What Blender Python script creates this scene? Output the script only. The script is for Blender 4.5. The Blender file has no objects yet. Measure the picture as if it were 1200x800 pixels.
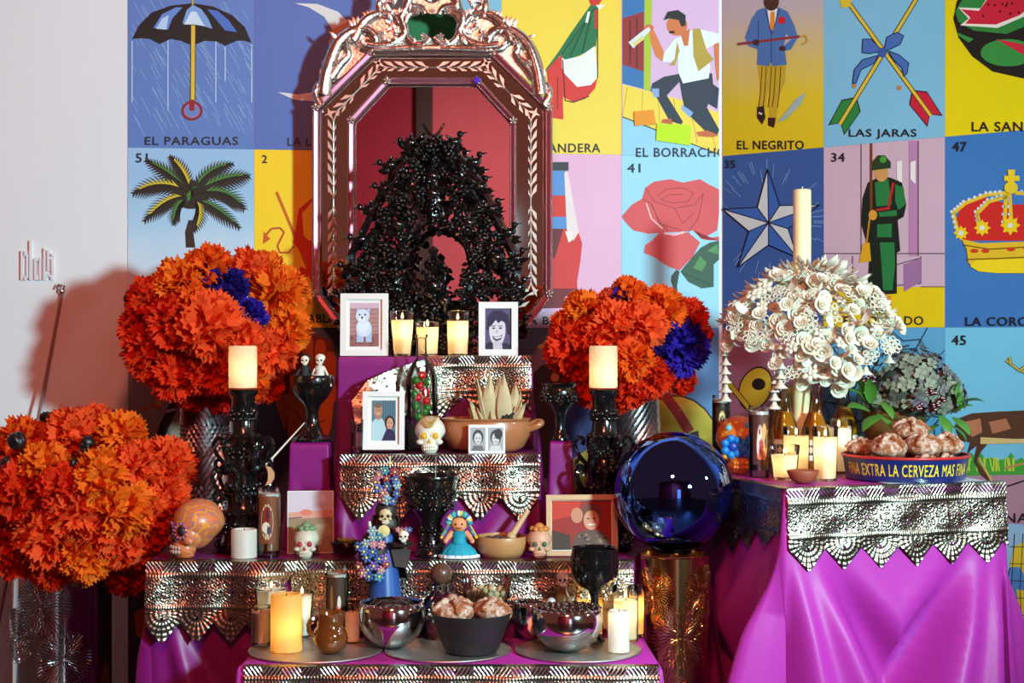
import bpy, math, random
from mathutils import Vector, Matrix

# ------------------------------------------------------------------ camera, world, lights
F = 1900.0            # focal length in pixels of the 1200x800 frame
H = 1.35              # eye height
HOR = 388.0           # horizon row
scene = bpy.context.scene
COL = scene.collection
cam_d = bpy.data.cameras.new('camera')
cam_d.sensor_width = 36.0
cam_d.lens = F / 1200.0 * 36.0
cam_d.shift_y = -(400.0 - HOR) / 1200.0
cam_d.clip_end = 60
cam = bpy.data.objects.new('camera', cam_d)
cam.location = (0, 0, H)
cam.rotation_euler = (math.pi / 2, 0, 0)
COL.objects.link(cam)
scene.camera = cam

w = bpy.data.worlds.new('gallery_ambience')
scene.world = w
w.use_nodes = True
w.node_tree.nodes['Background'].inputs[0].default_value = (0.15, 0.042, 0.028, 1)
w.node_tree.nodes['Background'].inputs[1].default_value = 1.0

def spot(name, loc, target, watts, col, size, blend, radius):
    d = bpy.data.lights.new(name, 'SPOT')
    d.energy = watts; d.color = col; d.spot_size = math.radians(size); d.spot_blend = blend
    d.shadow_soft_size = radius
    o = bpy.data.objects.new(name, d)
    o.location = loc
    o.rotation_euler = (Vector(target) - Vector(loc)).to_track_quat('-Z', 'Y').to_euler()
    COL.objects.link(o)
    return o
spot('key_spotlight', (2.5, 0.6, 2.05), (-0.22, 5.25, 1.62), 1480, (0.53, 0.94, 1.0), 58, 0.7, 0.2)
spot('red_fill_spotlight', (-0.1, 0.3, 3.9), (-0.3, 5.4, 1.5), 470, (1.0, 0.22, 0.12), 60, 0.8, 0.25)  # added unseen lamp: soft red fill that reddens and lifts the shadows
spot('side_spotlight', (2.7, 3.7, 1.95), (0.3, 4.9, 0.9), 26, (1.0, 0.97, 0.95), 70, 0.6, 0.09)
spot('room_spotlight', (0.6, 0.2, 2.9), (-0.5, -3.0, 1.6), 520, (1.0, 0.66, 0.62), 95, 0.9, 0.2)

vs = scene.view_settings
vs.view_transform = 'Standard'
vs.look = 'None'
vs.gamma = 1.0
vs.use_curve_mapping = False
vs.exposure = 0.0
scene.cycles.transparent_max_bounces = 32

# ------------------------------------------------------------------ helpers
R = random.Random(11)
PI = math.pi
TAU = 2 * PI

def lin(c):
    out = []
    for v in c[:3]:
        v = v / 255.0
        out.append(v / 12.92 if v <= 0.04045 else ((v + 0.055) / 1.055) ** 2.4)
    return tuple(out)

_m = {}
def mat(name, rgb, rough=0.5, metal=0.0, var=0.12, vscale=30.0, bump=0.0, bscale=60.0, spec=0.5, sheen=0.0, coat=0.0, trans=0.0, aniso=0.0):
    if name in _m:
        return _m[name]
    m = bpy.data.materials.new(name)
    m.use_nodes = True
    nt = m.node_tree
    b = nt.nodes['Principled BSDF']
    c = lin(rgb)
    b.inputs['Roughness'].default_value = rough
    b.inputs['Metallic'].default_value = metal
    b.inputs['Specular IOR Level'].default_value = spec
    b.inputs['Sheen Weight'].default_value = sheen
    b.inputs['Coat Weight'].default_value = coat
    b.inputs['Anisotropic'].default_value = aniso
    tc = nt.nodes.new('ShaderNodeTexCoord')
    n = nt.nodes.new('ShaderNodeTexNoise')
    n.inputs['Scale'].default_value = vscale
    n.inputs['Detail'].default_value = 4
    nt.links.new(tc.outputs['Object'], n.inputs['Vector'])
    mx = nt.nodes.new('ShaderNodeMix'); mx.data_type = 'RGBA'
    mx.inputs[6].default_value = tuple(min(1, v * (1 - var)) for v in c) + (1,)
    mx.inputs[7].default_value = tuple(min(1, v * (1 + var)) for v in c) + (1,)
    nt.links.new(n.outputs['Fac'], mx.inputs[0])
    nt.links.new(mx.outputs[2], b.inputs['Base Color'])
    if bump > 0:
        n2 = nt.nodes.new('ShaderNodeTexNoise')
        n2.inputs['Scale'].default_value = bscale
        n2.inputs['Detail'].default_value = 5
        nt.links.new(tc.outputs['Object'], n2.inputs['Vector'])
        bp = nt.nodes.new('ShaderNodeBump')
        bp.inputs['Strength'].default_value = bump
        bp.inputs['Distance'].default_value = 0.004
        nt.links.new(n2.outputs['Fac'], bp.inputs['Height'])
        nt.links.new(bp.outputs[0], b.inputs['Normal'])
    if trans > 0:      # thin paper / wax: part of the light passes through
        tr = nt.nodes.new('ShaderNodeBsdfTranslucent')
        nt.links.new(mx.outputs[2], tr.inputs[0])
        ms = nt.nodes.new('ShaderNodeMixShader')
        ms.inputs[0].default_value = trans
        out = nt.nodes['Material Output']
        nt.links.new(b.outputs[0], ms.inputs[1])
        nt.links.new(tr.outputs[0], ms.inputs[2])
        nt.links.new(ms.outputs[0], out.inputs[0])
    _m[name] = m
    return m

def glassmat(name, rgb=(249, 250, 250), refl=0.05, rough=0.03):
    """thin clear glass: mostly lets light through, mirrors more at grazing angles"""
    if name in _m:
        return _m[name]
    m = bpy.data.materials.new(name)
    m.use_nodes = True
    nt = m.node_tree
    nt.nodes.remove(nt.nodes['Principled BSDF'])
    t = nt.nodes.new('ShaderNodeBsdfTransparent')
    t.inputs[0].default_value = lin(rgb) + (1,)
    g = nt.nodes.new('ShaderNodeBsdfGlossy')
    g.inputs['Roughness'].default_value = rough
    fr = nt.nodes.new('ShaderNodeFresnel')
    fr.inputs[0].default_value = 1.5
    mth = nt.nodes.new('ShaderNodeMath'); mth.operation = 'MULTIPLY_ADD'; mth.use_clamp = True
    mth.inputs[1].default_value = 1.1
    mth.inputs[2].default_value = refl
    nt.links.new(fr.outputs[0], mth.inputs[0])
    ms = nt.nodes.new('ShaderNodeMixShader')
    nt.links.new(mth.outputs[0], ms.inputs[0])
    nt.links.new(t.outputs[0], ms.inputs[1])
    nt.links.new(g.outputs[0], ms.inputs[2])
    nt.links.new(ms.outputs[0], nt.nodes['Material Output'].inputs[0])
    _m[name] = m
    return m

def flame(name, rgb, strength):
    if name in _m:
        return _m[name]
    m = bpy.data.materials.new(name)
    m.use_nodes = True
    b = m.node_tree.nodes['Principled BSDF']
    b.inputs['Base Color'].default_value = lin(rgb) + (1,)
    b.inputs['Emission Color'].default_value = lin(rgb) + (1,)
    b.inputs['Emission Strength'].default_value = strength
    _m[name] = m
    return m

def ink(rgb):
    return mat('ink_%d_%d_%d' % tuple(rgb), rgb, 0.55, 0, 0.07, 14.0, spec=0.3)

class MB:
    """collects faces; build() makes ONE mesh object"""
    def __init__(self):
        self.v = []; self.f = []; self.mi = []; self.mats = []
    def m(self, material):
        if material not in self.mats:
            self.mats.append(material)
        return self.mats.index(material)
    def add(self, verts, faces, mi=0, T=None):
        o = len(self.v)
        if T is not None:
            verts = [T @ Vector(p) for p in verts]
        self.v.extend([tuple(p) for p in verts])
        for f in faces:
            self.f.append(tuple(i + o for i in f)); self.mi.append(mi)
        return self
    def box(self, x0, x1, y0, y1, z0, z1, T=None, mi=0):
        v = [(x0, y0, z0), (x1, y0, z0), (x1, y1, z0), (x0, y1, z0), (x0, y0, z1), (x1, y0, z1), (x1, y1, z1), (x0, y1, z1)]
        f = [(3, 2, 1, 0), (4, 5, 6, 7), (0, 1, 5, 4), (1, 2, 6, 5), (2, 3, 7, 6), (3, 0, 4, 7)]
        return self.add(v, f, mi, T)
    def lathe(self, prof, seg=20, T=None, mi=0, fn=None):
        v = []; f = []
        n = len(prof)
        for k in range(seg):
            a = TAU * k / seg
            for j, (r, z) in enumerate(prof):
                rr = r if fn is None else r * fn(a, z)
                v.append((rr * math.cos(a), rr * math.sin(a), z))
        for k in range(seg):
            k2 = (k + 1) % seg
            for j in range(n - 1):
                if prof[j][0] < 1e-6 and prof[j + 1][0] < 1e-6:
                    continue
                f.append((k * n + j, k2 * n + j, k2 * n + j + 1, k * n + j + 1))
        return self.add(v, f, mi, T)
    def tube(self, pts, r, seg=6, T=None, mi=0, cap=True):
        pts = [Vector(p) for p in pts]
        n = len(pts)
        if not isinstance(r, (list, tuple)):
            r = [r] * n
        v = []; f = []
        up = Vector((0.13, 0.31, 0.94))
        for i, p in enumerate(pts):
            d = (pts[min(i + 1, n - 1)] - pts[max(i - 1, 0)])
            if d.length < 1e-9:
                d = Vector((0, 0, 1))
            d.normalize()
            a = d.cross(up)
            if a.length < 1e-3:
                a = d.cross(Vector((1, 0, 0)))
            a.normalize()
            b = d.cross(a)
            for k in range(seg):
                t = TAU * k / seg
                v.append(p + (a * math.cos(t) + b * math.sin(t)) * r[i])
        for i in range(n - 1):
            for k in range(seg):
                k2 = (k + 1) % seg
                f.append((i * seg + k, i * seg + k2, (i + 1) * seg + k2, (i + 1) * seg + k))
        if cap:
            f.append(tuple(range(seg - 1, -1, -1)))
            f.append(tuple((n - 1) * seg + k for k in range(seg)))
        return self.add(v, f, mi, T)
    def ball(self, c, r, seg=10, rings=6, T=None, mi=0, fn=None):
        if not isinstance(r, (list, tuple)):
            r = (r, r, r)
        v = [(c[0], c[1], c[2] - r[2])]; f = []
        for j in range(1, rings):
            ph = -PI / 2 + PI * j / rings
            for k in range(seg):
                a = TAU * k / seg
                q = Vector((math.cos(ph) * math.cos(a), math.cos(ph) * math.sin(a), math.sin(ph)))
                if fn:
                    q = fn(q)
                v.append((c[0] + r[0] * q[0], c[1] + r[1] * q[1], c[2] + r[2] * q[2]))
        v.append((c[0], c[1], c[2] + r[2]))
        if fn:
            q = fn(Vector((0, 0, -1))); v[0] = (c[0] + r[0] * q[0], c[1] + r[1] * q[1], c[2] + r[2] * q[2])
            q = fn(Vector((0, 0, 1))); v[-1] = (c[0] + r[0] * q[0], c[1] + r[1] * q[1], c[2] + r[2] * q[2])
        top = len(v) - 1
        for k in range(seg):
            k2 = (k + 1) % seg
            f.append((0, 1 + k2, 1 + k))
            for j in range(rings - 2):
                a = 1 + j * seg
                f.append((a + k, a + k2, a + seg + k2, a + seg + k))
            a = 1 + (rings - 2) * seg
            f.append((a + k, a + k2, top))
        return self.add(v, f, mi, T)
    def ring(self, c, R0, r, seg=20, s2=6, T=None, mi=0):
        v = []; f = []
        for i in range(seg):
            a = TAU * i / seg
            for j in range(s2):
                b = TAU * j / s2
                q = R0 + r * math.cos(b)
                v.append((c[0] + q * math.cos(a), c[1] + q * math.sin(a), c[2] + r * math.sin(b)))
        for i in range(seg):
            for j in range(s2):
                f.append((i * s2 + j, ((i + 1) % seg) * s2 + j, ((i + 1) % seg) * s2 + (j + 1) % s2, i * s2 + (j + 1) % s2))
        return self.add(v, f, mi, T)
    def prism(self, poly, y0, y1, T=None, mi=0):
        """poly in (x,z), from y0 to y1"""
        n = len(poly)
        v = [(p[0], y0, p[1]) for p in poly] + [(p[0], y1, p[1]) for p in poly]
        f = [tuple(range(n)), tuple(range(2 * n - 1, n - 1, -1))]
        for i in range(n):
            j = (i + 1) % n
            f.append((i, n + i, n + j, j))
        return self.add(v, f, mi, T)
    def mesh(self, name, material=None, smooth=True):
        me = bpy.data.meshes.new(name)
        me.from_pydata(self.v, [], self.f)
        if self.mats:
            for q in self.mats:
                me.materials.append(q)
            me.polygons.foreach_set('material_index', self.mi)
        elif material:
            me.materials.append(material)
        if smooth:
            me.polygons.foreach_set('use_smooth', [True] * len(me.polygons))
        me.update()
        return me
    def build(self, name, material=None, parent=None, smooth=True, loc=None, edge=None):
        me = self.mesh(name, material, smooth)
        if smooth and edge != 0:
            me.set_sharp_from_angle(angle=math.radians(edge or 50))
        return link(name, me, parent, loc)

def link(name, me, parent=None, loc=None, rot=None, scale=None):
    o = bpy.data.objects.new(name, me)
    COL.objects.link(o)
    if parent is not None:
        o.parent = parent
    if loc is not None:
        o.location = loc
    if rot is not None:
        o.rotation_euler = rot
    if scale is not None:
        o.scale = (scale, scale, scale) if isinstance(scale, (int, float)) else scale
    return o

def tag(o, label, cat, group=None):
    o['label'] = label; o['category'] = cat
    if group:
        o['group'] = group
    return o

def thing(name, label, cat, loc=(0, 0, 0), rz=0.0, group=None):
    o = bpy.data.objects.new(name, None)
    o.empty_display_size = 0.05
    COL.objects.link(o)
    o.location = loc
    o.rotation_euler = (0, 0, rz)
    return tag(o, label, cat, group)

def copy_tree(root, loc, rz=None, label=None, group=None):
    r = root.copy(); COL.objects.link(r)
    r.location = loc
    if rz is not None:
        r.rotation_euler = (0, 0, rz)
    if label:
        r['label'] = label
    if group:
        r['group'] = group
    for ch in list(root.children):
        c = ch.copy(); COL.objects.link(c); c.parent = r
        for g in list(ch.children):
            d = g.copy(); COL.objects.link(d); d.parent = c
    return r

def structure(o):
    o['kind'] = 'structure'
    return o

def at(px, py, Y):
    return Vector(((px - 600.0) / F * Y, Y, H - (py - HOR) / F * Y))
def atz(px, z, Y):
    return Vector(((px - 600.0) / F * Y, Y, z))
def depth_for(z, py):
    return (H - z) * F / (py - HOR)

def settle(rad, start, wall, floor, squash=1.0, tight=0.94, its=160):
    """lets rounded things of half-width rad sink together inside wall(z) until they rest against each other"""
    P = [list(p) for p in start]
    n = len(P)
    for it in range(its):
        for p in P:
            p[2] -= 0.0012 * (1 - it / its)
        for a in range(n):
            for b in range(a + 1, n):
                dx = P[b][0] - P[a][0]; dy = P[b][1] - P[a][1]; dz = (P[b][2] - P[a][2]) / squash
                m = (rad[a] + rad[b]) * tight
                q = dx * dx + dy * dy + dz * dz
                if 1e-12 < q < m * m:
                    q = math.sqrt(q); k = (m - q) / q * 0.5
                    P[a][0] -= dx * k; P[a][1] -= dy * k; P[a][2] -= dz * k * squash
                    P[b][0] += dx * k; P[b][1] += dy * k; P[b][2] += dz * k * squash
        for i, p in enumerate(P):
            p[2] = max(p[2], floor + rad[i] * squash)
            w_ = wall(p[2]) - rad[i]
            d = math.hypot(p[0], p[1])
            if d > w_:
                p[0] *= w_ / d; p[1] *= w_ / d
    return P

# heights of the four altar levels and of the side table
Z1, Z2, Z3, Z4, ZT = 0.471, 0.6817, 0.9745, 1.268, 0.912
Y1, Y2, Y3, Y4 = 4.25, 4.72, 4.92, 5.22

# common materials
M_black = mat('black_glazed_clay', (16, 15, 15), 0.16, 0, 0.2, 40, bump=0.25, bscale=90, coat=0.6)
M_mirror = mat('mirror_glass', (226, 222, 222), 0.015, 1.0, 0.02)
M_rose = mat('polished_pewter_trim', (232, 214, 206), 0.27, 1.0, 0.08, bump=0.5, bscale=110)
M_silver = mat('polished_silver', (205, 205, 208), 0.09, 1.0, 0.05)
M_silverh = mat('hammered_silver', (190, 188, 190), 0.22, 1.0, 0.1)
M_tin = mat('embossed_tin', (160, 148, 132), 0.29, 1.0, 0.2, 16, bump=0.22, bscale=90)
M_satin = mat('magenta_satin', (178, 48, 158), 0.46, 0, 0.06, 5, bump=0.08, bscale=14, spec=0.3)
M_purple = mat('purple_satin', (132, 22, 112), 0.42, 0, 0.1, 5, bump=0.2, bscale=26, spec=0.4)
M_wax = mat('ivory_wax', (246, 232, 205), 0.5, 0, 0.03, 20, trans=0.55)
M_waxw = mat('white_wax', (240, 236, 226), 0.5, 0, 0.03, 20, trans=0.4)
M_waxa = mat('amber_wax', (250, 205, 120), 0.5, 0, 0.05, 20, trans=0.6)
M_waxs = mat('cream_wax', (226, 205, 170), 0.55, 0, 0.04, 20)
M_glass = glassmat('clear_glass')
M_whitef = mat('white_painted_wood', (232, 228, 224), 0.4, 0, 0.03, 12)
M_wick = mat('black_wick', (25, 20, 18), 0.9)
M_terra = mat('glazed_terracotta', (176, 108, 68), 0.32, 0, 0.2, 16, coat=0.3)
M_terrad = mat('dark_terracotta', (120, 58, 34), 0.3, 0, 0.2, 16, coat=0.3)
M_bone = mat('white_sugar_paste', (232, 222, 204), 0.6, 0, 0.08, 40, bump=0.2, bscale=90)
M_white = mat('white_wax_ornament', (234, 222, 202), 0.55, 0, 0.04, 30, bump=0.1, trans=0.15)
M_leafg = mat('green_leaf', (86, 140, 52), 0.4, 0, 0.3, 25, trans=0.2)
M_dark = mat('dark_stained_wood', (48, 30, 22), 0.45, 0, 0.3, 12, bump=0.2)
M_gold = mat('warm_gold', (214, 170, 84), 0.22, 1.0, 0.1)
# ------------------------------------------------------------------ room shell
CORNER = Vector(((846 - 600) / F * 6.0, 6.0))
LEFT0 = Vector(((150 - 600) / F * 5.72, 5.72))
RIGHT1 = Vector((600 / F * 5.22, 5.22))
class Wall:
    def __init__(self, a, b):      # a -> b, left to right as seen by the camera
        self.o = a; self.d = (b - a).normalized()
        self.n = Vector((self.d.y, -self.d.x))      # towards the room
        self.rz = math.atan2(self.d.y, self.d.x)
    def u(self, px):               # distance along the wall of an image column
        k = (px - 600.0) / F
        # point o + d*u, with x = k*y
        return (k * self.o.y - self.o.x) / (self.d.x - k * self.d.y)
    def uz(self, px, py):
        u = self.u(px)
        Y = self.o.y + self.d.y * u
        return (u, H - (py - HOR) / F * Y)
    def world(self, u, z, out=0.0):
        p = self.o + self.d * u + self.n * out
        return Vector((p.x, p.y, z))
WL = Wall(LEFT0, CORNER)
WR = Wall(CORNER, RIGHT1)
M_wallw = mat('white_plaster', (226, 226, 230), 0.75, 0, 0.02, 3, bump=0.05, bscale=200)
M_rosewall = mat('rose_paint', (196, 92, 104), 0.7, 0, 0.04, 2)
M_crimson = mat('crimson_paint', (150, 14, 52), 0.6, 0, 0.05, 2)
M_floor = mat('grey_concrete_floor', (92, 88, 90), 0.35, 0, 0.15, 3, bump=0.05)

def wall_slab(name, wall, u0, u1, z0, z1, m):
    T = Matrix.Translation((wall.o.x, wall.o.y, 0)) @ Matrix.Rotation(wall.rz, 4, 'Z')
    mb = MB(); mb.box(u0, u1, 0.0, 0.12, z0, z1, T)
    return structure(mb.build(name, m, smooth=False))
UC = (CORNER - LEFT0).length
wall_slab('wall_left', WL, -2.2, UC + 0.02, 0, 3.3, M_wallw)
wall_slab('wall_right', WR, 0, 2.4, 0, 3.3, M_wallw)
mb = MB(); mb.box(-5, 5, -4.1, 6.6, -0.05, 0.0)
structure(mb.build('floor', M_floor, smooth=False))
mb = MB(); mb.box(-0.70, 4.5, -3.12, -3.0, 0, 4.6)
wb = structure(mb.build('wall_back', M_rosewall, smooth=False))
mb = MB(); mb.box(-4.5, -0.84, -3.12, -3.0, 0, 4.6)
structure(mb.build('wall_back_crimson', M_crimson, smooth=False))
mb = MB(); mb.box(-0.84, -0.70, -3.14, -2.9, 0, 4.6)
structure(mb.build('trim_1', M_dark, smooth=False))
# glazed doorway in the wall behind the camera: daylight that shows in the mirror ball and bowls
mb = MB(); mb.box(0.75, 1.55, -2.998, -2.985, 0.0, 2.15)
dr = structure(mb.build('door_1', flame('daylit_doorway', (196, 214, 226), 2.2), smooth=False))
mb = MB()
for x0, x1, z0, z1 in ((0.69, 0.75, 0, 2.21), (1.55, 1.61, 0, 2.21), (0.75, 1.55, 2.15, 2.21), (1.13, 1.17, 0, 2.15)):
    mb.box(x0, x1, -3.0, -2.96, z0, z1)
mb.build('door_frame', M_dark, dr, smooth=False)

# ------------------------------------------------------------------ flat print drawing
class Print:
    """flat coloured shapes on a surface; mp maps drawing coordinates to (x, z) of the parent's frame"""
    def __init__(self, mp, y0=-0.0052, step=-0.00005):
        self.mp = mp; self.mb = MB(); self.y = y0; self.st = step; self.k = 0; self.clip = None; self.hold = False
    def poly(self, pts, rgb, raw=False):
        q = pts if raw else [self.mp(*p) for p in pts]
        if self.clip:
            x0, z0, x1, z1 = self.clip
            q = [(min(max(a, x0), x1), min(max(b, z0), z1)) for a, b in q]
        y = self.y + self.st * self.k
        if not self.hold: self.k += 1
        self.mb.add([(a, y, b) for a, b in q], [tuple(range(len(q)))], self.mb.m(ink(rgb)))
    def ell(self, cx, cy, rx, ry, rgb, n=22, a0=0, a1=TAU, rot=0):
        p = []
        for i in range(n + (0 if abs(a1 - a0 - TAU) < 1e-6 else 1)):
            t = a0 + (a1 - a0) * i / n
            x, y = rx * math.cos(t), ry * math.sin(t)
            p.append((cx + x * math.cos(rot) - y * math.sin(rot), cy + x * math.sin(rot) + y * math.cos(rot)))
        self.poly(p, rgb)
    def line(self, pts, wd, rgb):
        y = self.y + self.st * self.k
        if not self.hold: self.k += 1
        mi = self.mb.m(ink(rgb))
        for (x0, y0), (x1, y1) in zip(pts[:-1], pts[1:]):
            dx, dy = x1 - x0, y1 - y0
            L = math.hypot(dx, dy) or 1e-6
            nx, ny = -dy / L * wd / 2, dx / L * wd / 2
            q = [self.mp(*p) for p in ((x0 + nx, y0 + ny), (x1 + nx, y1 + ny), (x1 - nx, y1 - ny), (x0 - nx, y0 - ny))]
            if self.clip:
                a0, b0, a1, b1 = self.clip
                q = [(min(max(a, a0), a1), min(max(b, b0), b1)) for a, b in q]
            self.mb.add([(a, y, b) for a, b in q], [(0, 1, 2, 3)], mi)
    def done(self, name, parent):
        if self.mb.f:
            return self.mb.build(name, None, parent, smooth=False)

_fontcache = {}
def text_geo(s):
    if s not in _fontcache:
        cu = bpy.data.curves.new('lettering', 'FONT')
        cu.body = s; cu.size = 1.0; cu.space_character = 1.1
        cu.resolution_u = 3
        o = bpy.data.objects.new('lettering', cu)
        COL.objects.link(o)
        me = bpy.data.meshes.new_from_object(o)
        v = [tuple(p.co) for p in me.vertices]; f = [tuple(p.vertices) for p in me.polygons]
        bpy.data.objects.remove(o); bpy.data.curves.remove(cu); bpy.data.meshes.remove(me)
        x0 = min(p[0] for p in v); x1 = max(p[0] for p in v); y0 = min(p[1] for p in v); y1 = max(p[1] for p in v)
        _fontcache[s] = ([((p[0] - x0) / (x1 - x0), (p[1] - y0) / (y1 - y0)) for p in v], f)
    return _fontcache[s]
def lettering(parent, s, mp, x0, x1, ybase, ytop, rgb, y, name='lettering', bold=0.0):
    """writes s between columns x0..x1 and rows ybase..ytop of the drawing"""
    v, f = text_geo(s)
    mb = MB()
    mi = mb.m(ink(rgb))
    for dx in ((0, 0),) if not bold else ((-bold, 0), (bold, 0), (0, bold), (0, -bold)):
        q = [mp(x0 + (x1 - x0) * a + dx[0], ybase + (ytop - ybase) * b + dx[1]) for a, b in v]
        mb.add([(a, y + 0.00003 * dx[0], b) for a, b in q], f, mi)
    return mb.build(name, None, parent, smooth=False)

# ------------------------------------------------------------------ picture cards papering the two walls
ROWZ = [2.631, 1.997, 1.363, 0.729, 0.095]
LC = [WL.u(x) for x in (150, 298, 443, 587.5, 728)] + [UC - 0.012]
RC = [0.006] + [WR.u(x) for x in (966, 1108, 1266)]
INKT = (38, 34, 40)
def card(wall, cols, c, r, bg, label, gradient=None):
    u0, u1 = cols[c], cols[c + 1]
    z1, z0 = ROWZ[r], ROWZ[r + 1]
    p = wall.world(u0, z0)
    root = thing('wall_picture', label, 'picture', p, wall.rz, 'picture cards papering the walls')
    T = None
    mb = MB(); mb.box(0.0004, u1 - u0 - 0.0004, -0.004, 0.0, 0.0004, z1 - z0 - 0.0004)
    if gradient:
        m = mat('print_ground_%d_%d_%d_%d' % (bg + (gradient[0],)), bg, 0.5, 0, 0.06, 6, spec=0.35)
        nt = m.node_tree
        b = nt.nodes['Principled BSDF']
        tc = nt.nodes.new('ShaderNodeTexCoord')
        sp = nt.nodes.new('ShaderNodeSeparateXYZ')
        rp = nt.nodes.new('ShaderNodeValToRGB')
        mr = nt.nodes.new('ShaderNodeMath'); mr.operation = 'DIVIDE'; mr.inputs[1].default_value = z1 - z0
        nz = nt.nodes.new('ShaderNodeTexNoise'); nz.inputs['Scale'].default_value = 5
        ad = nt.nodes.new('ShaderNodeMath'); ad.operation = 'MULTIPLY_ADD'; ad.inputs[1].default_value = 0.3
        nt.links.new(tc.outputs['Object'], sp.inputs[0]); nt.links.new(tc.outputs['Object'], nz.inputs[0])
        nt.links.new(sp.outputs[2], mr.inputs[0])
        nt.links.new(nz.outputs[0], ad.inputs[0]); nt.links.new(mr.outputs[0], ad.inputs[2])
        nt.links.new(ad.outputs[0], rp.inputs[0])
        e = rp.color_ramp.elements
        e[0].position = 0.0; e[0].color = lin(gradient[1]) + (1,)
        e[1].position = 1.0; e[1].color = lin(bg) + (1,)
        for pos, cc in gradient[2:]:
            q = e.new(pos); q.color = lin(cc) + (1,)
        nt.links.new(rp.outputs[0], b.inputs['Base Color'])
    else:
        m = mat('print_ground_%d_%d_%d' % bg, bg, 0.5, 0, 0.05, 6, spec=0.35)
    mb.build('panel', m, root, smooth=False)
    def mp(px, py):
        u, z = wall.uz(px, py)
        return (u - u0, z - z0)
    pr = Print(mp)
    pr.clip = (0.0, 0.0, u1 - u0, z1 - z0)
    return root, pr, mp
def title(root, mp, s, x0, x1, yb, h=9.5):
    c_ = p.clip
    def mc(a, b):
        x, z = mp(a, b)
        return (min(x, c_[2]), z)
    lettering(root, s, mc, x0, x1, yb, yb - h, INKT, p.y + p.st * p.k - 0.00008, 'title_lettering', bold=0.25)
def number(root, mp, s, x0, x1, yb, h=11):
    lettering(root, s, mp, x0, x1, yb, yb - h, INKT, p.y + p.st * p.k - 0.00008, 'number_lettering', bold=0.3)

# umbrella
c, p, mp = card(WL, LC, 0, 0, (88, 124, 190), 'blue picture card of a black striped umbrella in the rain, titled EL PARAGUAS')
p.hold = True
for i in range(150):
    x = R.uniform(152, 292); y = R.uniform(0, 140); L = R.uniform(8, 26)
    p.line([(x, y), (x + L * 0.55, y + L)], 0.7, (140, 175, 216))
for x, a, b in ((155, 48, 120), (197, 40, 130), (253, 45, 120), (264, 55, 95), (295, 52, 120)):
    p.line([(x, a), (x, b)], 1.1, (190, 215, 235))
p.hold = False; p.k += 1
dome = [(155, 46), (163, 30), (178, 15), (200, 7), (226, 4), (250, 8), (272, 18), (287, 32), (295, 51)]
scal = [(287, 48), (278, 48), (264, 54), (254, 49), (240, 48), (226, 54), (212, 48), (200, 46), (187, 52), (176, 46), (166, 45)]
p.poly(dome + scal, (24, 20, 22))
p.poly([(214, 28), (219, 12), (226, 6), (236, 11), (244, 22), (249, 34), (232, 29)], (120, 160, 215))
p.poly([(216, 29), (224, 14), (230, 14), (240, 31), (228, 29)], (205, 222, 238))
p.poly([(180, 33), (190, 17), (206, 9), (214, 9), (202, 22), (197, 35)], (96, 134, 205))
p.poly([(183, 34), (190, 22), (198, 18), (195, 35)], (180, 205, 235))
p.poly([(243, 11), (255, 13), (268, 24), (278, 38), (264, 36)], (72, 110, 190))
p.line([(226, -3), (226, 6)], 2.2, (190, 160, 40))
p.line([(226.5, 30), (226, 118)], 6.5, (60, 48, 20)); p.line([(226.5, 30), (226, 118)], 4.4, (222, 186, 60))
p.ell(225, 130, 12.5, 11.5, (130, 36, 52)); p.ell(225, 130, 9.5, 8.6, (170, 110, 150)); p.ell(225, 130, 8, 7, (96, 128, 190))
p.line([(225, 117), (225, 130)], 6, (150, 26, 30))
p.done('printed_umbrella', c); title(c, mp, 'EL PARAGUAS', 170, 279, 170)
# moon
c, p, mp = card(WL, LC, 1, 0, (82, 110, 180), 'blue picture card of a crescent moon with a face, beside the mirror crest')
p.poly([(345, 4), (372, 5), (396, 14), (412, 30), (418, 60), (414, 92), (398, 110), (370, 119), (345, 117), (325, 108), (350, 111), (372, 107), (383, 96), (379, 88), (380, 80), (376, 74), (384, 62), (386, 48), (390, 36), (380, 20), (362, 9)], (222, 214, 214))
p.poly([(390, 34), (412, 24), (418, 60), (414, 92), (398, 110), (372, 118), (370, 107), (383, 96), (379, 88), (380, 80), (377, 74), (385, 62), (387, 46)], (206, 150, 118))
p.poly([(391, 52), (400, 49), (406, 52), (400, 52)], (60, 40, 34)); p.ell(400, 57, 4, 2, (40, 40, 40)); p.line([(379, 88), (388, 87)], 1.4, (150, 50, 50))
p.done('printed_moon', c); title(c, mp, 'LA LUNA', 337, 397, 171)
# hidden behind the crest
c, p, mp = card(WL, LC, 2, 0, (120, 178, 208), 'pale blue picture card almost hidden behind the mirror crest')
p.ell(508, 60, 45, 60, (40, 110, 60)); p.done('printed_shape', c)
# flag
c, p, mp = card(WL, LC, 3, 0, (238, 204, 52), 'yellow picture card of a furled green, white and red flag')
p.poly([(640, 80), (658, 58), (660, 100), (659, 140), (646, 138), (643, 110)], (206, 44, 34))
p.poly([(632, 92), (655, 60), (668, 40), (692, 6), (700, 6), (700, 36), (698, 55), (680, 65), (660, 72), (655, 66)], (28, 110, 62))
p.poly([(655, 66), (662, 70), (680, 66), (697, 54), (700, 90), (692, 100), (676, 102), (662, 92)], (236, 232, 228))
p.poly([(659, 84), (676, 102), (692, 100), (700, 92), (697, 104), (686, 116), (672, 120), (660, 114)], (212, 46, 40))
p.poly([(645, 80), (658, 64), (660, 140), (648, 137), (640, 120)], (214, 50, 42))
p.line([(658, 64), (697, 10)], 1.0, (30, 26, 20)); p.line([(700, 4), (700, 92)], 1.3, (30, 26, 20)); p.line([(659, 70), (662, 118), (672, 120), (690, 113)], 1.2, (30, 26, 20))
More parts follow.
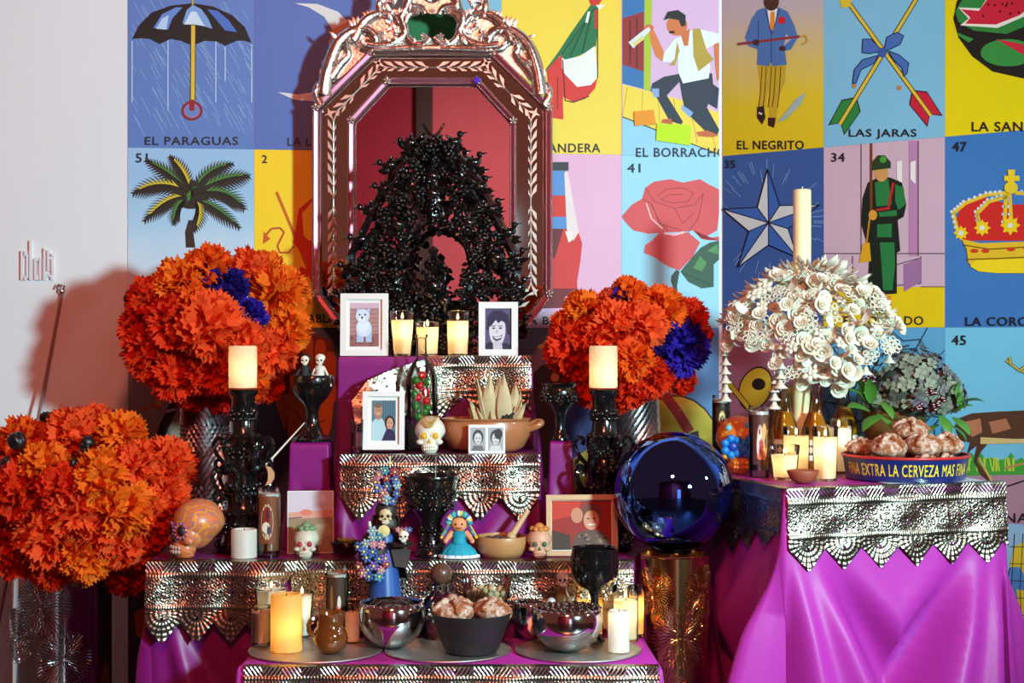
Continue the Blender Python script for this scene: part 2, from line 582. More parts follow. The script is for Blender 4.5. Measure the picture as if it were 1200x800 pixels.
p.line([(668, 66), (686, 26)], 1.6, (14, 60, 34)); p.line([(682, 62), (692, 20)], 1.6, (14, 60, 34)); p.line([(653, 90), (653, 128)], 1.2, (120, 20, 20))
p.poly([(688, -4), (708, -4), (700, 8), (692, 6)], (206, 40, 34)); p.poly([(698, 6), (709, 6), (702, 12)], (235, 230, 224))
p.line([(690, 14), (687, 27)], 3, (240, 235, 225)); p.line([(698, 12), (698, 34)], 3.4, (200, 40, 34))
p.done('printed_flag', c); title(c, mp, 'LA BANDERA', 612, 703, 178.5, 10)
# drinker
c, p, mp = card(WL, LC, 4, 0, (214, 170, 206), 'picture card of a man in a vest stumbling with a bottle, titled EL BORRACHO')
p.poly([(729, -10), (756, -10), (756, 105), (729, 98)], (50, 110, 170))
p.poly([(729, 22), (754, 14), (754, 84), (729, 76)], (150, 34, 34)); p.line([(738, 24), (738, 76)], 2, (90, 16, 20)); p.line([(746, 20), (746, 80)], 2, (90, 16, 20))
p.poly([(755, -10), (764, -10), (762, 107), (754, 105)], (170, 190, 40))
p.poly([(729, 99), (790, 115), (846, 132), (846, 182), (800, 165), (729, 137)], (238, 206, 70))
p.poly([(729, 137), (800, 165), (846, 182), (846, 186), (729, 186)], (150, 200, 232)); p.line([(729, 137), (800, 165), (846, 181)], 1.3, (40, 44, 50))
for k in range(6):
    p.line([(735 + 18 * k, 102 + 4.5 * k), (729 + 22 * k, 136 + 8 * k)], 0.6, (170, 130, 40))
p.poly([(823, 95), (834, 98), (846, 104), (840, 128), (830, 122)], (40, 40, 66))
p.poly([(800, 86), (834, 86), (836, 106), (828, 126), (843, 152), (840, 160), (826, 154), (802, 130), (798, 108), (796, 96), (781, 112), (800, 143), (798, 146), (784, 142), (770, 116), (762, 106), (764, 98), (778, 90)], (44, 46, 62))
p.poly([(763, 104), (772, 104), (772, 114), (766, 114)], (130, 165, 215)); p.poly([(799, 123), (812, 132), (808, 138), (798, 128)], (130, 165, 215))
p.poly([(776, 140), (786, 139), (788, 146), (774, 144)], (190, 90, 40)); p.poly([(815, 155), (828, 153), (841, 158), (836, 161), (818, 160)], (196, 96, 50))
p.poly([(778, 62), (790, 46), (800, 42), (812, 34), (826, 36), (842, 40), (842, 50), (826, 58), (832, 78), (830, 92), (800, 98), (794, 84), (794, 66), (786, 73), (776, 73)], (226, 236, 240))
p.poly([(811, 34), (820, 34), (828, 60), (836, 70), (818, 84), (812, 66)], (178, 150, 50)); p.poly([(793, 48), (790, 70), (784, 77), (790, 77), (796, 60)], (178, 150, 50))
p.poly([(760, 34), (766, 36), (778, 62), (776, 72), (768, 66), (762, 48)], (214, 120, 60)); p.ell(760, 33, 6, 4, (206, 110, 54))
p.poly([(797, 40), (808, 34), (806, 54), (801, 54)], (206, 110, 54))
p.ell(793, 30, 12, 12, (206, 112, 56)); p.poly([(777, 24), (782, 14), (794, 12), (803, 18), (803, 30), (798, 32), (795, 24), (784, 22)], (30, 24, 24)); p.line([(784, 38), (790, 38)], 3, (30, 24, 24))
p.poly([(836, 52), (843, 50), (844, 92), (840, 96), (838, 78)], (206, 112, 56))
p.poly([(736, 50), (752, 37), (760, 32), (762, 36), (756, 42), (742, 57)], (216, 222, 226)); p.poly([(740, 51), (752, 42), (755, 46), (743, 55)], (220, 206, 130))
p.done('printed_drinker', c); title(c, mp, 'EL BORRACHO', 745, 851, 184, 10.5)
# two sticky notes on it
for (q, rgb, lb) in (([(742, 131), (765, 129), (768, 146), (743, 148)], (236, 150, 52), 'orange sticky note on the drinker picture'),
                     ([(769, 145), (809, 147), (808, 171), (768, 165)], (190, 226, 40), 'lime green sticky note on the drinker picture')):
    uz = [WL.uz(*a) for a in q]
    u0 = sum(a for a, b in uz) / 4; z0 = min(b for a, b in uz)
    mb = MB()
    mb.prism([(a - u0, b - z0) for a, b in uz], -0.0135, -0.0125)
    o = mb.build('sticky_note', mat('note_%d' % rgb[0], rgb, 0.8, 0, 0.03), None, smooth=False)
    o.location = WL.world(u0, z0); o.rotation_euler = (0, 0, WL.rz)
    tag(o, lb, 'note')
# palm
c, p, mp = card(WL, LC, 0, 1, (150, 190, 226), 'sky blue picture card of a palm tree, numbered 51', (1, (205, 170, 150), (0.35, (220, 226, 232)), (0.7, (170, 205, 232))))
p.poly([(218, 290), (217, 272), (221, 258), (227, 258), (227, 274), (229, 290)], (54, 34, 24))
p.ell(224, 228, 22, 17, (48, 36, 26))
def frond(p, pts, wd, dark, lite):
    n = 15
    sp = []
    for i in range(n + 1):
        t = i / n
        sp.append(((1 - t) ** 2 * pts[0][0] + 2 * t * (1 - t) * pts[1][0] + t * t * pts[2][0], (1 - t) ** 2 * pts[0][1] + 2 * t * (1 - t) * pts[1][1] + t * t * pts[2][1]))
    p.hold = True; lites = []
    for i in range(1, n + 1):
        (x0, y0), (x1, y1) = sp[i - 1], sp[i]
        L = math.hypot(x1 - x0, y1 - y0) or 1; dx, dy = (x1 - x0) / L, (y1 - y0) / L
        ww = wd * 0.62 * (math.sin(PI * (0.15 + 0.8 * i / n)) + 0.15)
        for sg in (-1, 1):
            nx, ny = -dy * sg, dx * sg
            tip = (x1 + dx * ww * 0.8 + nx * ww * 0.75, y1 + dy * ww * 0.8 + ny * ww * 0.75 + ww * 0.25)
            p.poly([(x0 - dx, y0 - dy), tip, (x1 + dx * 1.5, y1 + dy * 1.5)], dark)
            if sg == (-1 if pts[2][0] > pts[0][0] else 1) and 3 < i < n - 1:
                lites.append([(x0, y0), (x0 * 0.35 + tip[0] * 0.65, y0 * 0.35 + tip[1] * 0.65), (x1 + dx, y1 + dy)])
    p.k += 1
    for q in lites:
        p.poly(q, lite)
    p.hold = False; p.k += 1
G1, G2, G3 = (44, 34, 26), (72, 130, 52), (214, 190, 40)
for pts, wd, lt in (([(224, 226), (200, 200), (172, 188)], 9, G2), ([(224, 226), (188, 205), (157, 226)], 11, G3), ([(224, 230), (196, 226), (170, 258)], 10, G3), ([(222, 232), (205, 235), (204, 262)], 8, G2),
                    ([(224, 226), (218, 200), (200, 184)], 9, G3), ([(226, 226), (240, 196), (272, 192)], 9, G2), ([(226, 226), (262, 204), (291, 206)], 11, G2), ([(226, 228), (265, 214), (286, 244)], 11, G2), ([(226, 232), (252, 238), (280, 266)], 9, G2), ([(226, 232), (240, 240), (228, 270)], 8, G3), ([(224, 226), (226, 212), (222, 240)], 8, G2)):
    frond(p, pts, wd * 2.3, G1, lt)
p.done('printed_palm', c); number(c, mp, '51', 159.5, 173, 190.5, 10.5)
# devil
c, p, mp = card(WL, LC, 1, 1, (250, 206, 10), 'yellow picture card of a red devil with a trident, cut off by the mirror')
p.line([(324, 225), (345, 275), (362, 318)], 3.5, (200, 96, 20))
p.line([(345, 288), (338, 296), (328, 296), (325, 288), (333, 272), (328, 267), (318, 268), (312, 275)], 2.4, (196, 84, 20)); p.poly([(309, 271), (317, 280), (308, 286)], (206, 90, 20))
p.poly([(366, 236), (368, 230), (350, 245), (346, 272), (343, 284), (350, 292), (356, 300), (364, 330), (370, 330), (370, 280), (362, 282), (356, 276), (354, 250)], (214, 56, 20))
p.poly([(366, 258), (372, 260), (372, 330), (364, 322)], (206, 50, 18)); p.poly([(352, 312), (366, 318), (356, 330), (348, 322)], (206, 50, 18))
p.done('printed_devil', c); title(c, mp, 'EL DIABLITO', 329, 407, 378, 10); number(c, mp, '2', 307, 313, 191, 9)
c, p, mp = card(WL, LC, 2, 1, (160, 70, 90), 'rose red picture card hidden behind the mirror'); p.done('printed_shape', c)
# bottle
c, p, mp = card(WL, LC, 3, 1, (226, 166, 196), 'pink picture card of a red soda bottle, titled LA BOTELLA')
p.poly([(618, 198), (662, 198), (664, 215), (668, 240), (676, 268), (682, 285), (680, 305), (676, 330), (677, 348), (680, 360), (618, 362)], (212, 54, 50))
p.poly([(618, 200), (662, 200), (666, 225), (676, 268), (618, 268)], (90, 140, 200)); p.poly([(618, 229), (662, 229), (669, 236), (670, 254), (618, 254)], (214, 52, 40))
p.poly([(618, 268), (660, 268), (650, 302), (618, 302)], (110, 30, 36)); p.poly([(618, 338), (676, 338), (680, 360), (618, 362)], (120, 26, 36))
p.poly([(661, 202), (665, 202), (678, 272), (672, 282), (664, 270)], (236, 214, 214)); p.poly([(662, 271), (672, 272), (670, 282), (666, 284)], (250, 226, 214)); p.ell(666, 352, 5, 6, (230, 200, 196))
p.poly([(646, 190), (666, 190), (666, 200), (646, 200)], (60, 54, 60))
p.done('printed_bottle', c); title(c, mp, 'LA BOTELLA', 612, 702, 380, 9)
# rose
c, p, mp = card(WL, LC, 4, 1, (150, 202, 224), 'pale blue picture card of a red rose on a thorny stem, numbered 41')
p.poly([(792, 316), (786, 324), (790, 338), (795, 352), (793, 336), (796, 318)], (60, 66, 60))
p.poly([(797, 318), (812, 300), (821, 290), (832, 284), (846, 282), (846, 304), (836, 310), (836, 336), (822, 338), (806, 330)], (54, 84, 64))
p.poly([(812, 314), (820, 300), (828, 308), (822, 318)], (84, 140, 76)); p.poly([(828, 294), (840, 286), (842, 298)], (84, 140, 76)); p.line([(800, 320), (834, 334)], 0.9, (30, 50, 40))
p.poly([(728, 254), (740, 240), (752, 233), (756, 220), (766, 213), (785, 210), (800, 214), (820, 210), (830, 216), (843, 222), (846, 250), (840, 270), (822, 280), (846, 277), (846, 282), (826, 281), (812, 270), (800, 272), (780, 272), (760, 274), (742, 270), (734, 262)], (214, 76, 80))
p.poly([(774, 271), (790, 275), (806, 272), (820, 284), (812, 300), (796, 317), (782, 312), (768, 302), (754, 296), (756, 287), (764, 282)], (216, 80, 84))
for q in ([(770, 230), (780, 222), (800, 220), (812, 226), (806, 236), (788, 238), (774, 234), (784, 228), (800, 228)], [(752, 233), (762, 238), (774, 262), (782, 270)], [(756, 220), (766, 236), (790, 244), (814, 240), (824, 226)], [(824, 226), (818, 256), (806, 272)], [(764, 240), (772, 262), (800, 270)], [(790, 244), (800, 262), (812, 250)]):
    p.line(q, 0.8, (140, 36, 44))
p.line([(757, 238), (763, 256), (776, 268)], 1.6, (240, 190, 190)); p.line([(778, 273), (790, 275), (801, 272)], 2.6, (240, 190, 200))
p.line([(792, 320), (787, 328), (792, 342)], 3, (60, 66, 60))
p.done('printed_rose', c); number(c, mp, '41', 735, 750, 202, 10)
# third row, left wall
c, p, mp = card(WL, LC, 0, 2, (150, 130, 140), 'dull picture card of a yellow bird foot on a branch below the palm picture', (2, (120, 96, 40), (0.4, (170, 140, 110))))
p.poly([(180, 440), (190, 440), (190, 478), (182, 478)], (214, 140, 40)); p.line([(166, 479), (178, 475), (190, 478)], 4, (190, 90, 30)); p.line([(206, 470), (192, 500), (178, 540), (168, 590)], 11, (50, 32, 26)); p.line([(194, 482), (207, 479)], 3, (190, 170, 160))
p.done('printed_bird', c)
c, p, mp = card(WL, LC, 1, 2, (74, 80, 108), 'slate blue picture card of a raised orange brown hand')
HB, HD = (196, 96, 34), (120, 50, 24)
p.poly([(332, 470), (330, 430), (333, 410), (346, 400), (354, 400), (370, 392), (388, 400), (392, 420), (390, 470), (384, 510), (372, 545), (345, 545), (336, 515)], HD)
for x, y0 in ((346, 402), (361, 393), (376, 398), (388, 412)):
    p.poly([(x - 7, 470), (x - 7, y0 + 6), (x - 4, y0), (x + 3, y0), (x + 6, y0 + 6), (x + 6, 470)], HB)
p.poly([(334, 462), (392, 462), (388, 500), (374, 540), (348, 540), (338, 510)], (210, 116, 40)); p.line([(345, 480), (360, 500), (382, 492)], 1.4, HD)
p.poly([(334, 505), (322, 470), (319, 448), (324, 440), (330, 448), (338, 476)], HB)
p.done('printed_hand', c)
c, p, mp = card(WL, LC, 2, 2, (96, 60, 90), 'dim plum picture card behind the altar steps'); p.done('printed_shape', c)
c, p, mp = card(WL, LC, 3, 2, (116, 96, 112), 'mauve picture card of a dark clothed man in a straw hat')
p.poly([(622, 440), (634, 428), (650, 424), (668, 430), (676, 470), (676, 560), (626, 560)], (44, 28, 34)); p.ell(647, 414, 8, 11, (180, 110, 66)); p.ell(644, 406, 15, 4, (206, 164, 80)); p.ell(645, 402, 8, 5, (206, 164, 80)); p.poly([(640, 420), (654, 420), (652, 426), (642, 426)], (30, 22, 22)); p.ell(650, 442, 5, 5, (170, 100, 60))
p.poly([(652, 480), (690, 470), (700, 545), (650, 545)], (62, 60, 120)); p.poly([(660, 545), (690, 525), (715, 580), (655, 580)], (190, 140, 40))
p.done('printed_man', c); title(c, mp, 'EL MEXICANO', 600, 716, 586, 9)
c, p, mp = card(WL, LC, 4, 2, (84, 132, 190), 'blue picture card of a yellow drum with a red strap')
p.ell(790, 530, 56, 68, (30, 30, 34)); p.ell(790, 530, 54, 66, (214, 180, 50)); p.line([(778, 462), (793, 482), (808, 506)], 12, (170, 36, 36)); p.line([(730, 560), (846, 560)], 5, (170, 36, 36))
p.poly([(800, 510), (818, 504), (822, 540), (804, 540)], (40, 34, 40)); p.poly([(729, 560), (846, 570), (846, 590), (729, 590)], (60, 90, 150))
p.done('printed_drum', c)
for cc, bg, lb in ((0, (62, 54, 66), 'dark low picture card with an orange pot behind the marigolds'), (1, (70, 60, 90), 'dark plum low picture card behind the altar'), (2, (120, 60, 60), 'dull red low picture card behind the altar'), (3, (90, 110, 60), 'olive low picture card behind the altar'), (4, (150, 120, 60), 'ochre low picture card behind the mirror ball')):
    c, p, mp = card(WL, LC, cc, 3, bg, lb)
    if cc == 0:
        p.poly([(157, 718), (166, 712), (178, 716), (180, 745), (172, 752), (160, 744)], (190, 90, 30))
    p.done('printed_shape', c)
# right wall
c, p, mp = card(WR, RC, 0, 0, (190, 172, 178), 'picture card of a man in a blue jacket and striped trousers, titled EL NEGRITO', (3, (222, 186, 10), (0.45, (222, 190, 40)), (0.75, (205, 180, 130))))
p.poly([(889, 76), (922, 74), (921, 96), (914, 112), (910, 146), (902, 146), (903, 116), (902, 100), (899, 118), (896, 138), (888, 128), (892, 112), (891, 96)], (196, 158, 40))
for x in (894, 899, 905, 910, 916):
    p.line([(x, 78), (x - 2, 110), (x - 4, 126)], 0.9, (60, 40, 20))
p.poly([(888, 126), (896, 124), (898, 138), (894, 146), (888, 138)], (50, 30, 30)); p.poly([(901, 138), (910, 138), (908, 150), (901, 147)], (60, 26, 24)); p.line([(890, 132), (894, 134)], 2, (220, 210, 200))
p.poly([(889, 12), (898, 9), (914, 9), (924, 14), (932, 30), (936, 44), (928, 58), (921, 60), (923, 76), (906, 78), (905, 72), (902, 78), (888, 76), (889, 58), (878, 54), (874, 44), (882, 22)], (78, 112, 172))
p.poly([(922, 40), (928, 46), (920, 54)], (190, 172, 170)); p.poly([(900, 10), (912, 10), (908, 36), (903, 30)], (232, 228, 226)); p.poly([(904, 14), (909, 14), (909, 32), (906, 36), (903, 32)], (226, 140, 40))
for q in ([(889, 56), (890, 24)], [(905, 40), (905, 74)], [(898, 12), (905, 40)], [(914, 12), (906, 40)]):
    p.line(q, 0.9, (40, 56, 96))
p.ell(905, 2, 9, 11, (76, 46, 34)); p.ell(917, 24, 4.5, 4.5, (206, 36, 36)); p.line([(865, 52), (938, 43)], 3, (140, 50, 60)); p.line([(938, 43), (945, 42), (947, 48), (941, 53)], 2, (190, 150, 50))
p.ell(887, 50, 4, 3.5, (70, 42, 32)); p.ell(918, 57, 4, 3, (70, 42, 32)); p.poly([(912, 144), (934, 116), (946, 108), (940, 122), (922, 140)], (160, 176, 170))
p.done('printed_gentleman', c); title(c, mp, 'EL NEGRITO', 865, 943, 175, 10)
c, p, mp = card(WR, RC, 1, 0, (128, 186, 216), 'light blue picture card of crossed arrows tied with a blue bow, titled LAS JARAS')
for (a, b), fc in ((((990, -4), (1092, 136)), (200, 34, 56)), (((1078, -6), (985, 146)), (46, 130, 60))):
    d = Vector((b[0] - a[0], b[1] - a[1])).normalized(); n_ = Vector((-d.y, d.x)); B = Vector(b)
    p.poly([tuple(B - d * 38), tuple(B - d * 26 + n_ * 13), tuple(B + d * 8 + n_ * 11), tuple(B - d * 2), tuple(B + d * 8 - n_ * 11), tuple(B - d * 26 - n_ * 13)], (40, 30, 30))
    p.poly([tuple(B - d * 36), tuple(B - d * 25 + n_ * 12), tuple(B + d * 6 + n_ * 10), tuple(B - d * 3), tuple(B + d * 6 - n_ * 10), tuple(B - d * 25 - n_ * 12)], fc)
    p.line([a, b], 5.4, (50, 38, 14)); p.line([a, b], 3.6, (222, 186, 60))
p.poly([(984, -2), (1000, -2), (996, 8), (988, 10)], (222, 190, 50))
BB, BD = (72, 106, 176), (20, 24, 44)
for q in ([(1035, 60), (1022, 46), (1012, 46), (1011, 62), (1020, 63)], [(1037, 60), (1040, 44), (1052, 38), (1060, 42), (1056, 52), (1044, 58)], [(1030, 65), (1012, 70), (1002, 82), (1000, 98), (1004, 98), (1010, 82), (1026, 74)], [(1042, 60), (1054, 64), (1066, 74), (1064, 86), (1060, 90), (1058, 80), (1048, 70)]):
    p.poly(q, BB); p.line(q + [q[0]], 1.0, BD)
p.ell(1035, 62, 5, 6, (60, 90, 160)); p.ell(1002, 101, 2.6, 2.6, (190, 130, 70)); p.ell(1055, 103, 2.8, 2.8, (190, 130, 70))
p.done('printed_arrows', c); title(c, mp, 'LAS JARAS', 996, 1075, 163, 11.5)
c, p, mp = card(WR, RC, 2, 0, (232, 206, 14), 'yellow picture card of a cut watermelon, cropped by the picture edge')
p.poly([(1118, 22), (1122, 2), (1140, -20), (1230, -20), (1240, 92), (1200, 92), (1164, 84), (1140, 66), (1124, 44)], (34, 30, 28))
p.poly([(1120, 14), (1132, -6), (1150, -20), (1230, -20), (1230, 20), (1180, 40), (1142, 36), (1124, 26)], (50, 130, 60))
p.poly([(1124, 9), (1150, 10), (1165, -14), (1215, -20), (1230, -2), (1200, 20), (1170, 33), (1126, 30), (1136, 22)], (236, 226, 214))
p.poly([(1127, 11), (1148, 13), (1166, -12), (1215, -18), (1222, -2), (1196, 18), (1168, 29), (1132, 28), (1138, 21)], (206, 36, 58))
p.ell(1182, 62, 32, 16, (56, 140, 62)); p.poly([(1168, 46), (1190, 50), (1230, 60), (1230, 78), (1196, 62)], (206, 40, 62)); p.poly([(1122, 38), (1142, 46), (1136, 50), (1124, 42)], (56, 140, 62))
for i in range(14):
    p.ell(R.uniform(1150, 1200), R.uniform(-6, 20), 1.2, 1.7, (40, 16, 20), 6)
p.done('printed_watermelon', c); title(c, mp, 'LA SANDIA', 1140, 1232, 154, 11)
# star
c, p, mp = card(WR, RC, 0, 1, (58, 88, 150), 'deep blue picture card of a faceted white star, numbered 35')
cx, cy = 902, 261
tips = [(901, 198), (962, 240), (936, 302), (866, 313), (848, 245)]
inn = [(915, 241), (925, 268), (902, 287), (879, 271), (889, 243)]
for i in range(40):
    a = R.uniform(0, TAU); r0 = R.uniform(42, 58)
    p.line([(cx + r0 * math.cos(a), cy + 1.1 * r0 * math.sin(a)), (cx + (r0 + 14) * math.cos(a), cy + 1.1 * (r0 + 14) * math.sin(a))], 0.7, (130, 160, 205))
for i in range(5):
    p.poly([(cx, cy), tips[i], inn[i]], (58, 96, 168)); p.poly([(cx, cy), tips[i], inn[i - 1]], (206, 204, 204))
for i in range(5):
    p.line([inn[i - 1], tips[i], inn[i]], 1.2, (20, 24, 40)); p.line([(cx, cy), tips[i]], 1.1, (20, 24, 40)); p.line([(cx, cy), inn[i]], 1.1, (20, 24, 40))
p.done('printed_star', c); number(c, mp, '35', 851, 863, 197, 9)
# soldier
c, p, mp = card(WR, RC, 1, 1, (206, 172, 188), 'mauve picture card of a soldier in green with a rifle, titled EL SOLDADO')
p.poly([(966, 344), (1000, 336), (1108, 336), (1108, 386), (966, 386)], (230, 196, 20)); p.poly([(1066, 165), (1076, 165), (1076, 300), (1066, 300)], (184, 130, 172))
for q in ([(1010, 168), (1010, 300)], [(1077, 165), (1077, 300)], [(966, 297), (1108, 297)], [(1000, 300), (1000, 336), (1030, 336), (1080, 332), (1080, 300)], [(1080, 336), (1108, 336)], [(1080, 302), (1052, 310)]):
    p.line(q, 1.0, (60, 50, 56))
p.poly([(1060, 310), (1080, 302), (1080, 330), (1060, 342)], (160, 110, 156))
for x in (1052, 1068):
    p.poly([(x, 190), (x + 6, 188), (x + 6, 216), (x, 210)], (236, 226, 226))
GD, GN = (26, 34, 26), (40, 120, 62)
p.poly([(1018, 214), (1030, 208), (1044, 208), (1058, 214), (1063, 240), (1060, 254), (1053, 258), (1056, 294), (1052, 296), (1052, 344), (1022, 346), (1018, 330), (1020, 296), (1010, 262), (1012, 232)], GD)
p.poly([(1026, 214), (1042, 210), (1046, 240), (1028, 242)], GN); p.poly([(1050, 216), (1060, 220), (1062, 240), (1054, 246), (1050, 236)], GN); p.poly([(1030, 249), (1052, 246), (1052, 253), (1032, 254)], GN); p.poly([(1029, 263), (1046, 262), (1046, 278), (1029, 278)], GN); p.poly([(1032, 284), (1049, 284), (1050, 310), (1047, 340), (1036, 340), (1034, 310)], GN)
p.line([(1048, 214), (1042, 244)], 3, (180, 40, 36)); p.line([(1028, 246), (1044, 244)], 3, (180, 40, 36))
p.line([(1022, 168), (1022, 250)], 3, (120, 60, 20)); p.line([(1021, 250), (1016, 290)], 2, (190, 130, 30)); p.poly([(1012, 286), (1020, 284), (1022, 306), (1008, 308)], (220, 160, 30)); p.ell(1024, 252, 5, 6, (214, 150, 60))
p.ell(1034, 203, 8, 10, (206, 150, 84)); p.poly([(1022, 200), (1023, 190), (1030, 182), (1038, 182), (1045, 190), (1045, 197)], (40, 60, 34)); p.ell(1036, 187, 4, 4, (70, 150, 50))
p.poly([(1021, 348), (1026, 344), (1034, 350), (1034, 355), (1026, 354)], (220, 130, 40)); p.poly([(1035, 346), (1045, 346), (1046, 358), (1038, 361), (1033, 356)], (220, 130, 40))
p.done('printed_soldier', c); title(c, mp, 'EL SOLDADO', 990, 1083, 380.5, 10); number(c, mp, '34', 975.5, 991, 189.5, 10)
# crown
c, p, mp = card(WR, RC, 2, 1, (62, 118, 184), 'blue picture card of a golden jewelled crown, numbered 47')
p.poly([(1122, 255), (1130, 238), (1150, 230), (1185, 240), (1230, 238), (1230, 282), (1130, 282), (1124, 270)], (206, 40, 36))
for q in ([(1124, 274), (1118, 250), (1132, 238), (1158, 228), (1180, 226)], [(1150, 270), (1146, 250), (1160, 236), (1182, 230)], [(1186, 262), (1184, 226)], [(1230, 228), (1190, 226)], [(1178, 262), (1180, 226)]):
    p.line(q, 4.4, (226, 186, 40))
    for i in range(len(q) - 1):
        p.hold = True
        for k in range(4):
            p.ell(q[i][0] + (q[i + 1][0] - q[i][0]) * k / 4 - 2, q[i][1] + (q[i + 1][1] - q[i][1]) * k / 4 - 2, 2, 2, (214, 214, 214), 8)
p.hold = False; p.k += 1
for x, y, r in ((1127, 273, 9), (1152, 267, 10), (1185, 264, 12), (1220, 266, 10)):
    for k in range(8):
        a = TAU * k / 8
        p.poly([(x + r * math.cos(a), y + r * math.sin(a)), (x + r * 0.6 * math.cos(a + 0.5), y + r * 0.6 * math.sin(a + 0.5)), (x, y), (x + r * 0.6 * math.cos(a - 0.5), y + r * 0.6 * math.sin(a - 0.5))], (236, 200, 30))
    p.ell(x, y, r * 0.6, r * 0.6, (236, 200, 30)); p.ell(x, y, 3, 3, (220, 220, 220), 10)
p.poly([(1128, 280), (1150, 285), (1230, 282), (1230, 320), (1170, 320), (1146, 317), (1136, 308), (1134, 292)], (226, 182, 40)); p.poly([(1138, 312), (1146, 304), (1230, 302), (1230, 320), (1170, 320), (1148, 318)], (240, 206, 30)); p.line([(1130, 287), (1160, 292), (1230, 288)], 1.5, (120, 80, 20)); p.line([(1134, 304), (1170, 303), (1230, 300)], 1.5, (120, 80, 20))
for x, y in ((1143, 294), (1156, 294), (1186, 292), (1205, 291)):
    p.ell(x, y, 5, 2.6, (206, 60, 30), 10)
p.ell(1186, 220, 8, 7, (232, 196, 40)); p.poly([(1178, 206), (1183, 206), (1182, 199), (1191, 199), (1190, 206), (1196, 206), (1196, 212), (1190, 212), (1190, 216), (1182, 216), (1182, 212), (1178, 212)], (236, 200, 40))
p.done('printed_crown', c); title(c, mp, 'LA CORONA', 1133, 1232, 381.5, 10); number(c, mp, '47', 1118, 1134, 177.5, 11)
# guitar, web, deer, globe
c, p, mp = card(WR, RC, 0, 2, (170, 112, 136), 'dusty rose picture card of a yellow cello behind the white candle tree')
p.ell(886, 455, 19, 27, (40, 32, 24), rot=0.4); p.ell(886, 455, 17.5, 25, (214, 182, 50), rot=0.4); p.ell(890, 450, 8, 7, (36, 30, 26)); p.line([(852, 445), (882, 482)], 7, (60, 44, 20)); p.line([(852, 445), (882, 482)], 5, (206, 172, 50)); p.ell(935, 500, 30, 50, (206, 176, 50)); p.line([(920, 470), (920, 540)], 1, (60, 50, 30))
p.done('printed_cello', c)
c, p, mp = card(WR, RC, 1, 2, (96, 164, 204), 'blue picture card of a spider web behind the hydrangea')
for k in range(16):
    a = TAU * k / 16 + 0.1
    p.line([(1036, 480), (1036 + 110 * math.cos(a), 480 + 110 * math.sin(a))], 1.4, (26, 40, 60))
for r in (22, 34, 46, 58, 70, 82, 94):
    for k in range(16):
        a = TAU * k / 16 + 0.1; b = TAU * (k + 1) / 16 + 0.1; m_ = (a + b) / 2
        p.line([(1036 + r * math.cos(a), 480 + r * math.sin(a)), (1036 + 0.9 * r * math.cos(m_), 480 + 0.9 * r * math.sin(m_)), (1036 + r * math.cos(b), 480 + r * math.sin(b))], 1.0, (30, 44, 66))
p.done('printed_web', c)
c, p, mp = card(WR, RC, 2, 2, (118, 194, 222), 'light blue picture card of a brown deer running over grass, numbered 45')
p.poly([(1108, 552), (1130, 552), (1200, 548), (1260, 556), (1260, 640), (1108, 640)], (176, 134, 150))
g = [(1108, 555)]
for i in range(26):
    g.append((1108 + 6 * i, 541 - R.uniform(0, 12) if i % 2 else 534 + R.uniform(0, 8)))
p.poly(g + [(1264, 556), (1180, 556), (1108, 558)], (70, 160, 60))
for i in range(20):
    x = R.uniform(1110, 1210); p.line([(x, 552), (x + R.uniform(-4, 4), 536)], 1.6, (190, 210, 60))
p.poly([(1120, 500), (1124, 490), (1140, 484), (1170, 482), (1260, 478), (1260, 516), (1210, 520), (1190, 516), (1160, 518), (1150, 530), (1146, 540), (1158, 556), (1170, 570), (1176, 574), (1172, 574), (1150, 556), (1142, 540), (1146, 522), (1138, 528), (1134, 534), (1138, 518), (1126, 516)], (86, 56, 40))
p.poly([(1132, 494), (1150, 490), (1152, 506), (1140, 512)], (186, 120, 86)); p.poly([(1160, 494), (1180, 490), (1186, 502), (1164, 508)], (176, 112, 80)); p.poly([(1150, 512), (1190, 514), (1260, 512), (1260, 518), (1150, 520)], (214, 186, 120))
p.line([(1148, 536), (1166, 568)], 2.6, (214, 170, 90)); p.line([(1174, 572), (1204, 562)], 2, (60, 40, 36)); p.line([(1178, 548), (1204, 542)], 2.6, (190, 140, 80))
for q in ([(1240, 450), (1214, 440), (1196, 434), (1180, 422)], [(1186, 428), (1184, 418)], [(1196, 434), (1204, 428), (1206, 420)]):
    p.line(q, 3.2, (60, 44, 20)); p.line(q, 2, (206, 180, 80))
p.done('printed_deer', c); title(c, mp, 'EL VENADO', 1129, 1237, 612, 11); number(c, mp, '45', 1117, 1133, 404, 11)
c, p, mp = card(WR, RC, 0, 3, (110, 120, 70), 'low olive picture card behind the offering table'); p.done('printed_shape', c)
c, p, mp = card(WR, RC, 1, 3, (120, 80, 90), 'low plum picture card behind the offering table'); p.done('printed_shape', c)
c, p, mp = card(WR, RC, 2, 3, (150, 196, 220), 'picture card of a blue and yellow globe beside the table cloth')
p.ell(1246, 690, 66, 76, (30, 40, 60)); p.ell(1246, 690, 65, 75, (84, 140, 196))
p.poly([(1184, 664), (1190, 640), (1206, 632), (1240, 640), (1240, 668), (1210, 690), (1196, 664)], (226, 200, 50)); p.poly([(1192, 690), (1216, 694), (1216, 740), (1196, 724)], (226, 200, 50))
for yy in (640, 660, 680, 700, 720, 740):
    p.line([(1184, yy), (1260, yy + 2)], 0.8, (30, 40, 60))
for xx in (1190, 1200, 1212, 1226):
    p.line([(xx, 625), (xx - 4, 690), (xx, 760)], 0.8, (30, 40, 60))
p.poly([(1180, 740), (1215, 760), (1215, 830), (1180, 830)], (214, 160, 90)); p.done('printed_globe', c)

